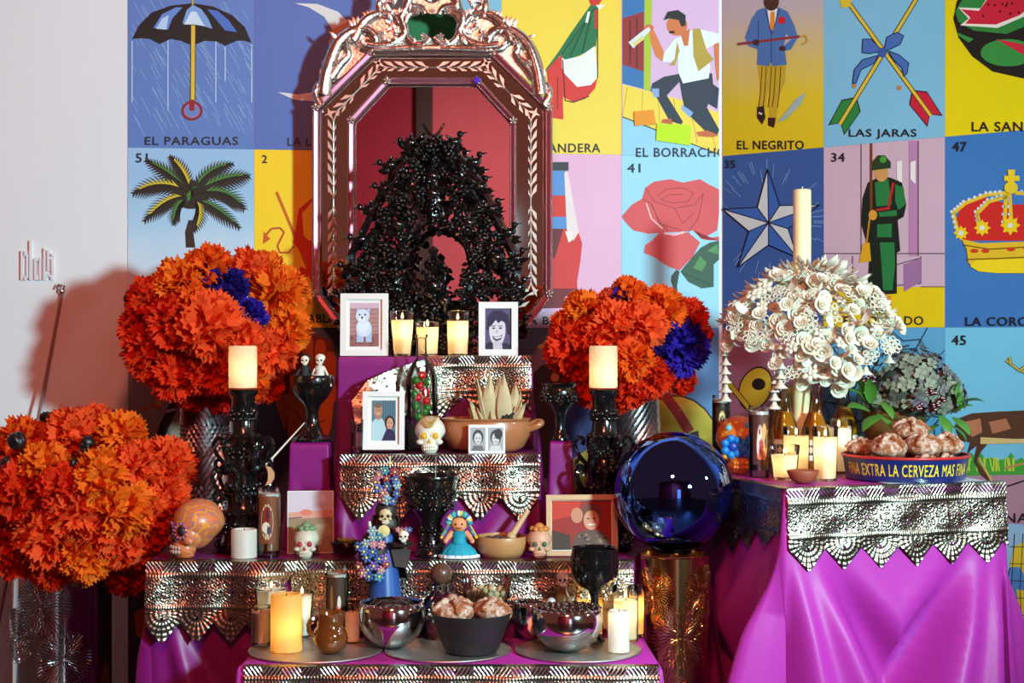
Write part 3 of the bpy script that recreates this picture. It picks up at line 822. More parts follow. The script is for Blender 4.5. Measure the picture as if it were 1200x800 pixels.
# raised lettering strips on the white wall
root = thing('wall_lettering', 'raised white striped lettering on the plain white wall', 'sign', WL.world(WL.u(45), WL.uz(45, 328)[1]), WL.rz)
u0, z0 = WL.uz(45, 328)
M_raise = mat('white_raised_letter', (226, 224, 228), 0.5, 0, 0.02)
k = 0
for grp, bars in (('letter', [(25, 294, 328), (29, 294, 300), (29, 324, 328), (31.5, 298, 326), (35, 282, 328)]), ('letter', [(41, 303, 328), (43.5, 302, 306), (43.5, 322, 328), (46.5, 302, 328)]), ('letter', [(51.5, 291, 328), (54, 320, 325), (56, 293, 318), (57, 321, 324)]), ('letter', [(61, 297, 301), (61, 303, 322), (60, 324, 328)])):
    mb = MB()
    for (x, ya, yb) in bars:
        a = WL.uz(x, ya); b = WL.uz(x + 2.4, yb)
        mb.box(a[0] - u0, b[0] - u0, -0.014, 0.0, b[1] - z0, a[1] - z0)
    mb.build('letter', M_raise, root, smooth=False)

# thin rod with a hook leaning on the white wall
root = thing('hooked_rod', 'thin copper brown rod with a small metal hook leaning on the white wall', 'rod')
a = WL.world(WL.u(-12), 0.0, 0.22); u, z = WL.uz(73, 345); b = WL.world(u, z, 0.0135)
root.location = a
mb = MB(); mb.tube([Vector((0, 0, 0)), b - a], 0.0055, 6); mb.build('shaft', mat('copper_brown_rod', (150, 100, 92), 0.5, 0, 0.1), root)
mb = MB(); e = b - a
mb.ball(e + Vector((0, 0, 0.012)), 0.012, 8, 6); mb.tube([e, e + Vector((0.012, -0.01, 0.03)), e + Vector((-0.008, -0.012, 0.034)), e + Vector((-0.016, -0.01, 0.02))], 0.004, 5); mb.build('hook', M_rose, root)
# ------------------------------------------------------------------ draped cloths
def sstep(a, b, x):
    t = min(1, max(0, (x - a) / (b - a)))
    return t * t * (3 - 2 * t)

def cloth(name, label, quad, z, zb, m, flare=0.10, ripple=0.012, corner=0.32, k=11.0, freq=26.0, seed=1, cell=0.011, rows=26, flat=(0,), start=(0.1, 0.3), tap=None):
    """quad: front-left, front-right, back-right, back-left (x, y). Skirts fall to zb with folds fanning from the corners."""
    rr = random.Random(seed)
    ph = [rr.uniform(0, TAU) for _ in range(8)]
    tap = tap or {}
    P = []      # (point, normal, dist to nearest corner, side, dist along)
    for i in range(4):
        a = Vector(quad[i]); b = Vector(quad[(i + 1) % 4])
        d = b - a; L = d.length; d.normalize()
        n = Vector((d.y, -d.x))
        nprev = Vector(quad[i]) - Vector(quad[i - 1]); nprev.normalize(); nprev = Vector((nprev.y, -nprev.x))
        for j in range(4):
            t = (j + 0.5) / 4
            q = (nprev * (1 - t) + n * t).normalized()
            P.append((a, q, 0.0, i, 0.0, tap.get(i, (1, 1))[0]))
        N = max(2, int(L / cell))
        for j in range(N + 1):
            s = L * j / N
            m0, m1 = tap.get(i, (1, 1))
            P.append((a + d * s, n, min(s, L - s), i, s, m0 + (m1 - m0) * s / L))
    drop = z - zb
    mb = MB()
    V = []
    n_ = len(P)
    for j in range(rows + 1):
        dd = drop * (j / rows) ** 1.15
        for (p, n, s, side, sa, mul) in P:
            ang = math.atan2(s, dd + 1e-4)
            win = sstep(start[0], start[1], dd) * (1 - sstep(0.55, 1.0, ang))
            o = 0.004 * sstep(0, 0.01, dd) + flare * dd
            if True:
                o += (ripple if side not in flat else ripple * 0.25 * sstep(0.25, 0.4, dd)) * sstep(0.05, 0.3, dd) * math.sin(freq * sa + ph[side] + 1.3 * math.sin(7 * sa + ph[side + 4]) + 0.8 * dd)
            o += corner * dd * win * 0.28 * (math.cos(k * ang + ph[side]) + 0.5 * math.sin(2.1 * k * ang))
            o = 0.004 * sstep(0, 0.01, dd) + (o - 0.004 * sstep(0, 0.01, dd)) * mul
            zz = z - dd
            if j == 0:
                zz = z
            V.append((p.x + n.x * o, p.y + n.y * o, zz))
    mb.v = V
    for j in range(rows):
        for i in range(n_):
            i2 = (i + 1) % n_
            mb.f.append((j * n_ + i, (j + 1) * n_ + i, (j + 1) * n_ + i2, j * n_ + i2)); mb.mi.append(0)
    mb.f.append(tuple(range(n_))); mb.mi.append(0)
    o = mb.build(name, m, None, edge=70)
    return tag(o, label, 'cloth')

QT = [(0.758, 4.5), (1.415, 4.70), (1.227, 5.32), (0.57, 5.12)]
cloth('table_cloth', 'magenta satin cloth falling in diagonal folds over the offering table', QT, ZT, 0.004, M_satin, flare=0.085, ripple=0.005, corner=0.55, k=9.5, freq=18, seed=5, start=(0.16, 0.42), tap={1: (1, 0.3), 2: (0.2, 0.2), 3: (0.2, 1)})
cloth('altar_cloth', 'magenta satin cloth on the lowest altar step under the round trays', [(-0.716, Y1), (0.39, Y1), (0.375, 4.645), (-0.70, 4.645)], Z1, 0.004, M_satin, flare=0.12, ripple=0.014, seed=3, tap={1: (1, 0.3), 2: (0, 0), 3: (0, 1)})
cloth('altar_cloth', 'dark magenta satin cloth on the widest altar step below the painted orange skull', [(-1.056, Y2), (0.352, Y2), (0.54, 5.745), (-1.10, 5.66)], Z2, 0.004, M_purple, flare=0.02, ripple=0.014, freq=34, corner=0.2, seed=9, tap={1: (0.4, 0.4), 2: (0.3, 0.3)})
cloth('altar_cloth', 'purple satin cloth on the step carrying the terracotta pot', [(-0.523, Y3), (0.083, Y3), (0.083, 5.17), (-0.523, 5.17)], Z3, Z2 + 0.003, M_purple, flare=0.05, ripple=0.010, freq=40, corner=0.2, seed=14, tap={1: (0.25, 0.1), 2: (0.1, 0.1), 3: (0.2, 0.6)})
cloth('altar_cloth', 'purple satin cloth on the top step under the black tree of life', [(-0.556, Y4), (0.062, Y4), (0.062, 5.735), (-0.556, 5.735)], Z4, Z2 + 0.003, M_purple, flare=0.09, ripple=0.018, freq=44, corner=0.3, seed=21, tap={0: (0.15, 0.15), 1: (0.25, 0.5), 2: (0.2, 0.2), 3: (0.5, 0.25)})
# two small draped plinths beside the steps
def plinth(px, Y, z, wpx, seed, lb):
    x = (px - 600) / F * Y; hw = wpx / 2 * Y / F
    cloth('draped_plinth', lb, [(x - hw, Y - hw), (x + hw, Y - hw), (x + hw, Y + hw), (x - hw, Y + hw)], z, Z2 + 0.003, M_purple, flare=0.035, ripple=0.008, freq=60, corner=0.2, seed=seed, cell=0.007, rows=20)['category'] = 'plinth'
ZPL = 1.35 - (517 - HOR) / F * 5.06
plinth(365, 5.06, ZPL, 42, 31, 'small purple draped plinth under the goblet with the skeleton couple')
ZPR = 1.35 - (516 - HOR) / F * 5.05
plinth(657, 5.05, ZPR, 23, 32, 'small purple draped plinth under the black goblet right of the terracotta pot')

# ------------------------------------------------------------------ embossed tin runners
def runner(label, a, b, z, hfun, seed=0, res=0.0021, off=0.012, lean=0.05, tone=M_tin, band=0.14, period=0.066, flap=0.014, hole=True, wav=0.004):
    """punched sheet hanging from edge a->b (x, y) at height z; hfun(u) = drop; pattern of chevrons, beads, rosettes, fan tips"""
    a = Vector(a); b = Vector(b)
    d = b - a; L = d.length; d.normalize()
    n = Vector((d.y, -d.x))
    hmax = max(hfun(L * i / 400) for i in range(401))
    nx = int(L / res); ny = int(hmax / res)
    rr = random.Random(seed)
    p1, p2, p3 = (rr.uniform(0, TAU) for _ in range(3))
    def relief(u, v):
        r = 0.0
        t = v / band
        if t < 0.16:
            r = 0.0011 * math.sin((u * 560 + (v * 420 if int(u / 0.05) % 2 else -v * 420)))
        elif t < 0.24:
            q = (u % 0.0085) / 0.0085 - 0.5; w_ = (t - 0.2) / 0.04
            r = 0.0022 * max(0, 1 - 3.2 * q * q - w_ * w_)
        elif t < 0.62:
            cu = (u % 0.036) - 0.018; cv = ((v - band * 0.25) % 0.036) - 0.018
            rad = math.hypot(cu, cv); an = math.atan2(cv, cu)
            if rad < 0.0165:
                r = 0.0015 * math.cos(rad * 700) * (0.6 + 0.6 * math.cos(8 * an))
            else:
                r = 0.0010 * math.sin(u * 700) * math.sin(v * 700)
        elif t < 0.70:
            q = (u % 0.007) / 0.007 - 0.5; w_ = (t - 0.66) / 0.04
            r = 0.0022 * max(0, 1 - 3.2 * q * q - w_ * w_)
        else:
            cu = (u % period) - period / 2; cv = v - band * 0.74
            an = math.atan2(cv, cu)
            r = 0.0011 * math.sin(an * 22) + 0.0006 * math.sin(math.hypot(cu, cv) * 420)
        return r
    def is_hole(u, v):
        t = v / band
        if t > 0.74:
            cu = abs((u % period) - period / 2); cv = v - band * 0.80
            return 0 <= cv < 0.012 and cu < 0.007 * (1 - cv / 0.012)
        if 0.25 < t < 0.61:
            cu = (u % 0.036) - 0.018; cv = ((v - band * 0.25) % 0.036) - 0.018
            rad = math.hypot(cu, cv)
            if 0.008 < rad < 0.0125 and math.cos(6 * math.atan2(cv, cu)) > 0.55:
                return True
            return (abs(cu) > 0.0155 and abs(cv) > 0.0125) or rad < 0.0026
        if t < 0.13:
            return ((u * 560 + (v * 420 if int(u / 0.05) % 2 else -v * 420)) / TAU) % 1.0 < 0.36 and 0.03 < t
        return False
    mb = MB(); V = []; idx = {}
    for i in range(nx + 1):
        u = L * i / nx; h = hfun(u)
        cru = wav * (math.sin(u * 19 + p1) + 0.7 * math.sin(u * 43 + p2))
        for j in range(ny + 1):
            v = h * j / ny
            o = off + lean * v + relief(u, v) + cru * min(1, v / 0.05) + 0.002 * math.sin(v * 60 + u * 31 + p3)
            idx[i, j] = len(V)
            V.append((a.x + d.x * u + n.x * o, a.y + d.y * u + n.y * o, z + 0.003 - v))
    F_ = []
    for i in range(nx):
        for j in range(ny):
            u = L * (i + 0.5) / nx; h = hfun(u); v = h * (j + 0.5) / ny
            if h < 0.004 or (hole and is_hole(u, v)):
                continue
            F_.append((idx[i, j], idx[i, j + 1], idx[i + 1, j + 1], idx[i + 1, j]))
    if flap:
        o0 = len(V)
        for i in range(nx + 1):
            u = L * i / nx
            for k_, (o, dz) in enumerate(((off, 0.003), (-flap, 0.004))):
                V.append((a.x + d.x * u + n.x * o, a.y + d.y * u + n.y * o, z + dz))
        for i in range(nx):
            F_.append((o0 + 2 * i, o0 + 2 * i + 2, o0 + 2 * i + 3, o0 + 2 * i + 1))
    mb.v = V; mb.f = F_; mb.mi = [0] * len(F_)
    o = mb.build('tin_runner', tone, None, edge=0)
    return tag(o, label, 'metal runner', 'punched tin runners')
def zig(base, tip, period, phase=0.0):
    return lambda u: base + (tip - base) * (1 - abs(((u + phase) % period) / period * 2 - 1))

qa, qb, qc, qd = [Vector(q) for q in QT]
runner('punched tin runner with pointed edge along the front of the offering table', qa + (qb - qa) * -0.003, qb + (qb - qa) * 0.012, ZT, zig(0.168, 0.228, 0.1138), 1, off=0.014, lean=0.085, band=0.205, period=0.1138, wav=0.003)
runner('punched tin runner hanging at the ball side of the offering table', qd + (qa - qd) * 0.12, qa - (qa - qd) * 0.0, ZT, lambda u: 0.15 + 0.05 * (1 - abs((u % 0.11) / 0.055 - 1)) + 0.03 * math.sin(u * 9), 2, off=0.014, lean=0.075, band=0.19, period=0.11, wav=0.004)
# lowest step
runner('punched tin runner along the lowest altar step', (-0.70, Y1), (0.385, Y1), Z1, zig(0.12, 0.17, 0.09), 3, off=0.014, lean=0.17, band=0.15, period=0.09)
# widest step: left sheet with long points, centre sheet
def h_left(u):
    base = zig(0.175, 0.235, 0.098)(u)
    cut = 0.02 + (0.435 - u) * 1.35
    return max(0.0, min(base, cut)) if u > 0.25 else base
runner('crumpled punched tin sheet with long points below the painted orange skull', (-1.058, Y2), (-0.622, Y2), Z2, h_left, 4, off=0.034, lean=0.06, band=0.2, period=0.098, wav=0.007)
runner('punched tin sheet behind the mirror bowls and bread bowl', (-0.64, Y2), (0.352, Y2), Z2, zig(0.165, 0.205, 0.08), 5, off=0.024, lean=0.05, band=0.17, period=0.08, wav=0.005)
# step with the pot
runner('punched tin runner below the terracotta pot with wide pointed edge', (-0.52, Y3), (0.085, Y3), Z3, zig(0.125, 0.20, 0.121), 6, off=0.020, lean=0.10, band=0.165, period=0.121, wav=0.006)
# top step: slides down at the left
runner('punched tin runner below the man portrait on the top step', (-0.27, Y4), (0.062, Y4), Z4, zig(0.13, 0.205, 0.166, 0.05), 7, off=0.018, lean=0.03, band=0.17, period=0.166, wav=0.006)
def wing():
    mb = MB(); V = []; n1, n2 = 60, 30
    ph = 0.7
    top = [at(498, 421, 5.19), at(462, 432, 5.15), at(430, 446, 5.12), at(412, 470, 5.10)]
    bot = [at(500, 492, 5.185), at(470, 486, 5.14), at(446, 488, 5.10), at(416, 498, 5.08)]
    def cr(P, t):
        t *= 3; i = min(2, int(t)); f = t - i
        return P[i].lerp(P[i + 1], f)
    for i in range(n1 + 1):
        A = cr(top, i / n1); B = cr(bot, i / n1)
        for j in range(n2 + 1):
            q = A.lerp(B, j / n2)
            u = i * 0.0045; v = j * 0.0048
            q.y += 0.0014 * math.sin(u * 480) * math.sin(v * 420) + 0.004 * math.sin(u * 40 + v * 30)
            V.append(tuple(q))
    for i in range(n1):
        for j in range(n2):
            if (i % 8 in (3, 4)) and (j % 6 == 3):
                continue
            mb.f.append((i * (n2 + 1) + j, (i + 1) * (n2 + 1) + j, (i + 1) * (n2 + 1) + j + 1, i * (n2 + 1) + j + 1)); mb.mi.append(0)
    mb.v = V
    tag(mb.build('tin_runner', M_tin, None, edge=0), 'drooping end of a punched tin sheet behind the couple photo', 'metal runner', 'punched tin runners')
wing()

# ------------------------------------------------------------------ octagonal mirror with crest
MY = 5.685
ms = MY / F
mirror = thing('octagonal_mirror', 'octagonal mirror with beaded glass border and scrolled metal crest', 'mirror', atz(507, Z4 + 0.004, MY))
def mz(y):                      # image row -> local height
    return (417.5 - y) * ms
def mv(dx, y, out=0.0):
    return (dx * ms, -out, mz(y))
OUT = [(-70, 66), (70, 66), (136, 131), (136, 348), (86, 414), (-86, 414), (-136, 348), (-136, 131)]
INN = [(-52, 101), (52, 101), (94, 147), (94, 338), (60, 382), (-60, 382), (-94, 338), (-94, 147)]
mb = MB(); mb.prism([(x * ms * 0.985, mz(y * 0.985 + 4)) for x, y in OUT], 0.0, 0.03); mb.build('backing_board', M_dark, mirror, smooth=False)
mb = MB(); mb.prism([(x * ms, mz(y)) for x, y in INN], -0.022, -0.002); mb.build('mirror_pane', M_mirror, mirror, smooth=False)
M_engr = mat('engraved_glass', (200, 192, 182), 0.35, 0.6, 0.08)
for i in range(8):
    j = (i + 1) % 8
    mb = MB()
    o1, o2, n1, n2 = OUT[i], OUT[j], INN[i], INN[j]
    tilt = 0.044 if i in (2, 6) else 0.03
    mb.add([mv(*o1, 0.012), mv(*o2, 0.012), mv(*n2, tilt), mv(*n1, tilt), mv(*o1, 0.0), mv(*o2, 0.0), mv(*n2, 0.0), mv(*n1, 0.0)], [(0, 1, 2, 3), (4, 7, 6, 5), (0, 4, 5, 1), (1, 5, 6, 2), (2, 6, 7, 3), (3, 7, 4, 0)])
    pane = mb.build('border_pane', M_mirror, mirror, smooth=False)
    # engraved leaf sprays on the pane
    A = (Vector(mv(*o1, 0.013)) + Vector(mv(*n1, tilt + 0.001))) / 2; B = (Vector(mv(*o2, 0.013)) + Vector(mv(*n2, tilt + 0.001))) / 2
    d = (B - A); L = d.length; d.normalize(); sd = d.cross(Vector((0, -1, 0))).normalized()
    mb = MB()
    K = max(4, 2 * int(L / 0.07))
    for k_ in range(K):
        c0 = A + d * L * (k_ + 0.5) / K
        for s_ in (-1, 1):
            for dr in ((1,) if k_ >= K / 2 else (-1,)):
                t0 = c0; t1 = c0 + d * 0.022 * dr + sd * 0.014 * s_; t2 = c0 + d * 0.044 * dr + sd * 0.021 * s_
                w_ = (sd * s_ - d * dr * 0.6).normalized() * 0.0062
                o_ = Vector((0, -0.0012, 0))
                mb.add([t0 + o_, t1 + w_ + o_, t2 + o_, t1 - w_ + o_], [(0, 1, 2, 3)])
        mb.ball(c0 + Vector((0, -0.001, 0)), (0.005, 0.002, 0.005), 6, 4)
    mb.tube([A + d * 0.02 + Vector((0, -0.001, 0)), B - d * 0.02 + Vector((0, -0.001, 0))], 0.0012, 4)
    mb.build('engraving', M_engr, pane, smooth=False)['kind'] = 'stuff'
M_strip = mat('rose_glass_strip', (205, 120, 145), 0.38, 1.0, 0.05)
for ring_, out_, wd in ((OUT, 0.022, 0.0075), (INN, 0.046, 0.0068)):
    for i in range(8):
        j = (i + 1) % 8
        A = Vector(mv(*ring_[i], out_)); B = Vector(mv(*ring_[j], out_))
        d = (B - A); L = d.length; d.normalize(); sd = d.cross(Vector((0, -1, 0))).normalized()
        # flat bevelled strip
        mb = MB()
        y_ = Vector((0, -1, 0))
        sec = [sd * wd * 1.3, sd * wd + y_ * 0.010, sd * wd * -0.6 + y_ * 0.014, sd * wd * -1.3, ]
        mb.add([A + q for q in sec] + [B + q for q in sec], [(0, 1, 5, 4), (1, 2, 6, 5), (2, 3, 7, 6), (3, 0, 4, 7), (0, 3, 2, 1), (4, 5, 6, 7)])
        st = mb.build('glass_strip', M_strip, mirror, smooth=False)
        # rope beading along both sides of it
        mb = MB()
        K = int(L / 0.0075)
        for k_ in range(K):
            c0 = A + d * L * (k_ + 0.5) / K
            for s_ in (1, -1):
                mb.ball(c0 + sd * wd * 1.25 * s_ + y_ * 0.008, 0.0042, 5, 4)
        mb.build('rope_beading', M_rose, st)['kind'] = 'stuff'
def flower5(r, th, n=5, m=None, c=None):
    mb = MB()
    for k_ in range(n):
        a = TAU * k_ / n
        T = Matrix.Rotation(a, 4, 'Y') @ Matrix.Translation((0, 0, r * 0.6))
        mb.ball((0, 0, 0), (r * 0.34, th, r * 0.42), 7, 4, T, mb.m(m) if m else 0)
    mb.ball((0, -th * 0.8, 0), (r * 0.28, th, r * 0.28), 7, 4, None, mb.m(c) if c else 0)
    return mb
ros = flower5(0.017, 0.008).mesh('rosette', M_rose)
gem = MB(); gem.ball((0, 0, 0), (0.013, 0.008, 0.013), 8, 5); gem = gem.mesh('gem', mat('violet_glass_gem', (90, 50, 190), 0.08, 0, 0.1, coat=1.0), False)
for i, (x, y) in enumerate(OUT):
    link('corner_rosette', ros, mirror, mv(x, y, 0.036))
for i, (x, y) in enumerate(INN):
    q = link('corner_rosette', ros, mirror, mv(x, y, 0.062))
    if i == 1:
        link('gem', gem, q, (0, -0.008, 0))
# crest
def scurve(pts, n=8):
    P = [Vector(p) for p in pts]
    out = []
    for i in range(len(P) - 1):
        p0 = P[max(i - 1, 0)]; p1 = P[i]; p2 = P[i + 1]; p3 = P[min(i + 2, len(P) - 1)]
        for k_ in range(n):
            t = k_ / n
            out.append(0.5 * ((2 * p1) + (p2 - p0) * t + (2 * p0 - 5 * p1 + 4 * p2 - p3) * t * t + (3 * p1 - p0 - 3 * p2 + p3) * t ** 3))
    out.append(P[-1])
    return out
crest_curves = [
    ([(-126, 116), (-122, 88), (-112, 60), (-96, 44), (-78, 40), (-66, 50), (-70, 62), (-82, 62), (-86, 54)], 9.5, 3.5),
    ([(-118, 96), (-108, 82), (-98, 70), (-100, 58), (-92, 54), (-86, 60)], 6.5, 3),
    ([(-78, 58), (-60, 60), (-44, 56), (-32, 44), (-36, 26), (-28, 14), (-14, 14), (-8, 22)], 8, 3.5),
    ([(-2, 50), (-12, 58), (-26, 54), (-33, 38), (-28, 24), (-16, 20)], 6.5, 3.5),
    ([(-92, 52), (-78, 30), (-62, 22), (-46, 24), (-38, 34)], 7.5, 4),
    ([(-60, 26), (-62, 10), (-54, -2), (-46, 4), (-50, 14)], 6, 2.5),
    ([(-30, 16), (-26, 2), (-14, -6), (0, -8)], 6.5, 5),
    ([(-130, 128), (-136, 116), (-132, 104), (-122, 108)], 6, 3),
    ([(-70, 64), (-40, 63), (0, 62)], 6.5, 6.5)]
for pts, r0, r1 in crest_curves:
    for s_ in (-1, 1):
        mb = MB()
        c_ = scurve([Vector(mv(x * s_, y, 0.03)) for x, y in pts], 6)
        mb.tube(c_, [(r0 + (r1 - r0) * i / (len(c_) - 1)) * ms for i in range(len(c_))], 8)
        sc = mb.build('crest_scroll', M_rose, mirror)
        mb = MB()      # raised vein along the scroll
        mb.tube([q + Vector((0, -(r0 + (r1 - r0) * i / (len(c_) - 1)) * ms, 0)) for i, q in enumerate(c_)][1:-2], 0.0028, 5)
        mb.build('vein', M_rose, sc)
def leafmesh(L, W, curl=0.15, m=None):
    mb = MB(); n = 6; V = []
    for i in range(n + 1):
        t = i / n; ww = W * math.sin(PI * min(1, 0.06 + 0.94 * t)) ** 0.8 * (1 - 0.25 * t)
        y = -curl * L * math.sin(t * 2.4)
        V += [(-ww, y + 0.3 * ww, t * L), (0, y, t * L), (ww, y + 0.3 * ww, t * L)]
    f = []
    for i in range(n):
        a = 3 * i
        f += [(a, a + 1, a + 4, a + 3), (a + 1, a + 2, a + 5, a + 4)]
    mb.add(V, f)
    return mb.mesh('leaf', m)
lf = leafmesh(0.075, 0.016, 0.2, M_rose)
for (x, y, n_, sp, sc_) in ((-52, 18, 5, 1.3, 0.95), (0, 8, 7, 1.7, 0.95), (-88, 44, 3, 1.0, 0.8), (-72, 34, 3, 0.9, 0.7), (-128, 100, 3, 1.2, 0.6), (-40, 50, 3, 1.0, 0.6)):
    for s_ in ((-1, 1) if x else (1,)):
        for k_ in range(n_):
            a = (k_ - (n_ - 1) / 2) * sp / n_ + (-0.25 * s_ * (1 if x < -60 else 0)) * (1 if x else 0)
            link('acanthus_leaf', lf, mirror, mv(x * s_ * 1.0 if x else 0, y, 0.032), (0, a + (0.5 * s_ if x < -100 else 0), 0), sc_)
for (x, y) in ((-97, 56), (-17, 20), (0, 20), (-10, 49), (-112, 80), (-60, 46)):
    for s_ in ((-1, 1) if x else (1,)):
        link('crest_flower', ros, mirror, mv(x * s_, y, 0.05), None, 0.8)
rc = random.Random(3)
for q in range(46):
    x = rc.uniform(-112, -8); y = rc.uniform(18, 62)
    if y < 66 - (x + 126) * 0.55 - 8 and x < -60: continue
    if -34 < x < -2 and 20 < y < 56: continue
    for s_ in (-1, 1):
        link('acanthus_leaf', lf, mirror, mv(x * s_, y, 0.036 + rc.uniform(0, 0.012)), (0, s_ * rc.uniform(-1.9, 0.6), 0), rc.uniform(0.28, 0.5))
# plate behind the crest, with the heart-shaped opening left free
mb = MB()
half = [(-128, 110), (-116, 78), (-104, 58), (-84, 40), (-62, 22), (-44, 16), (-33, 20), (-36, 36), (-30, 52), (-14, 60), (0, 58), (0, 68), (-70, 68)]
for s_ in (-1, 1):
    mb.prism([(x * s_ * ms, mz(y)) for x, y in half], -0.024, -0.018)
mb.prism([(x * ms, mz(y)) for x, y in ((-33, 20), (-20, 4), (0, -2), (20, 4), (33, 20), (14, 16), (0, 22), (-14, 16))], -0.024, -0.018)
mb.build('crest_plate', M_rose, mirror, smooth=False)
mb = MB(); mb.tube([(0, 0.03, 0.5), (0, 0.048, 0.004)], 0.010, 6); mb.build('strut', M_dark, mirror)
# ------------------------------------------------------------------ black clay tree of life
BY = 5.40
bs = BY / F
btree = thing('tree_of_life', 'black glazed clay tree of life candelabrum in front of the mirror', 'candelabrum', atz(508, Z4 + 0.003, BY))
def bv(dx, h, y=0.0):
    return Vector((dx * bs, y, h * bs))
BHW = [(0, 100), (30, 102), (85, 99), (105, 90), (137, 76), (187, 50), (225, 30), (245, 15), (262, 4)]
def interp(tab, x):
    for (a, p), (b, q) in zip(tab[:-1], tab[1:]):
        if x <= b:
            return p + (q - p) * (x - a) / (b - a)
    return tab[-1][1]
def inner(h):               # half width of the opening
    if 66 < h < 152:
        return 36 * math.sqrt(max(0, 1 - ((h - 107) / 46) ** 2))
    return 0
def tubes(name, lst, parent, m, seg=6):
    mb = MB()
    for pts, r0, r1 in lst:
        c_ = scurve(pts, 6)
        mb.tube(c_, [r0 + (r1 - r0) * i / (len(c_) - 1) for i in range(len(c_))], seg)
    return mb.build(name, m, parent)
for s_ in (-1, 1):
    tubes('branch', [([bv(0, 10), bv(40 * s_, 22), bv(80 * s_, 60), bv(98 * s_, 105), bv(80 * s_, 150), bv(52 * s_, 205), bv(22 * s_, 240), bv(0, 252)], 0.020, 0.010)], btree, M_black)
    tubes('branch', [([bv(0, 30), bv(30 * s_, 50), bv(44 * s_, 90), bv(38 * s_, 130), bv(14 * s_, 154), bv(0, 158)], 0.014, 0.011)], btree, M_black)
    tubes('branch', [([bv(8 * s_, 150), bv(30 * s_, 190), bv(34 * s_, 215), bv(50 * s_, 222)], 0.010, 0.006), ([bv(40 * s_, 110), bv(60 * s_, 128), bv(88 * s_, 134)], 0.010, 0.006), ([bv(44 * s_, 80), bv(70 * s_, 78), bv(104 * s_, 70)], 0.010, 0.007), ([bv(20 * s_, 25), bv(60 * s_, 30), bv(100 * s_, 24)], 0.012, 0.008), ([bv(26 * s_, 150), bv(50 * s_, 168), bv(66 * s_, 170)], 0.009, 0.006)], btree, M_black)
mb = MB(); mb.lathe([(0, 0), (0.075, 0), (0.078, 0.012), (0.05, 0.03), (0.024, 0.06), (0.03, 0.09), (0.016, 0.12), (0.015, 0.2), (0, 0.2)], 16); mb.build('foot', M_black, btree)
mb = MB(); mb.lathe([(0, 0.2), (0.014, 0.2), (0.026, 0.215), (0.028, 0.24), (0.02, 0.25), (0.018, 0.29), (0.03, 0.31), (0.012, 0.33), (0.018, 0.35), (0, 0.365)], 12); mb.build('centre_figure', M_black, btree)
mb = MB(); mb.tube([bv(0, 156), bv(0, 250)], [0.016, 0.008], 7)
mb.ball(bv(0, 252), (0.018, 0.014, 0.02), 8, 5)
for s_ in (-1, 1):
    mb.tube(scurve([bv(0, 254), bv(7 * s_, 262), bv(13 * s_, 272)], 3), [0.006] * 3 + [0.005] * 3 + [0.002], 5)
mb.build('top_figure', M_black, btree)
bfl = flower5(0.022, 0.010).mesh('flower', M_black)
blf = leafmesh(0.045, 0.011, 0.3, M_black)
lv = MB()
def add_leaf(mb, L, W, T):
    V = [(0, 0, 0), (-W, 0.2 * W, L * 0.35), (-W * 0.7, -0.25 * W, L * 0.7), (0, -0.5 * W, L), (W * 0.7, -0.25 * W, L * 0.7), (W, 0.2 * W, L * 0.35), (0, -0.6 * W, L * 0.45)]
    mb.add(V, [(0, 6, 1), (1, 6, 2), (2, 6, 3), (3, 6, 4), (4, 6, 5), (5, 6, 0)], 0, T)
rb = random.Random(5)
nf = 0
cells = []
for tries in range(6000):
    h = rb.uniform(4, 250); hw = interp(BHW, h)
    dx = rb.uniform(-hw, hw)
    if abs(dx - 4) < inner(h):
        continue
    if 30 < h < 75 and 52 < dx < 82 and rb.random() < 0.8:
        continue
    if h < 42 and 14 < dx < 60 and rb.random() < 0.7:
        continue
    if h > 150 and rb.random() < 0.62 and abs(dx) < hw * 0.75 and abs(dx) > 7:
        continue
    y = rb.uniform(-0.045, 0.03)
    if len(cells) < 115 and all((dx - a) ** 2 + (h - b) ** 2 > 90 for a, b in cells):
        cells.append((dx, h))
        link('flower', bfl, btree, bv(dx, h, -0.05 - rb.uniform(0, 0.012)), (rb.uniform(-0.6, 0.4), rb.uniform(0, 1), rb.uniform(-0.7, 0.7)), rb.uniform(0.7, 1.15))
    elif nf < 1150:
        nf += 1
        T = Matrix.Translation(bv(dx, h, y)) @ Matrix.Rotation(rb.uniform(0, TAU), 4, 'Y') @ Matrix.Rotation(rb.uniform(-0.9, 0.9), 4, 'X')
        add_leaf(lv, rb.uniform(0.018, 0.036), rb.uniform(0.006, 0.011), T)
for q in range(150):
    h = rb.uniform(2, 112); dx = rb.uniform(-17, 17) * (1 - 0.4 * h / 112)
    T = Matrix.Translation(bv(dx, h, rb.uniform(-0.04, 0.0))) @ Matrix.Rotation(rb.uniform(0, TAU), 4, 'Y') @ Matrix.Rotation(rb.uniform(-0.9, 0.9), 4, 'X')
    add_leaf(lv, rb.uniform(0.018, 0.036), rb.uniform(0.006, 0.011), T)
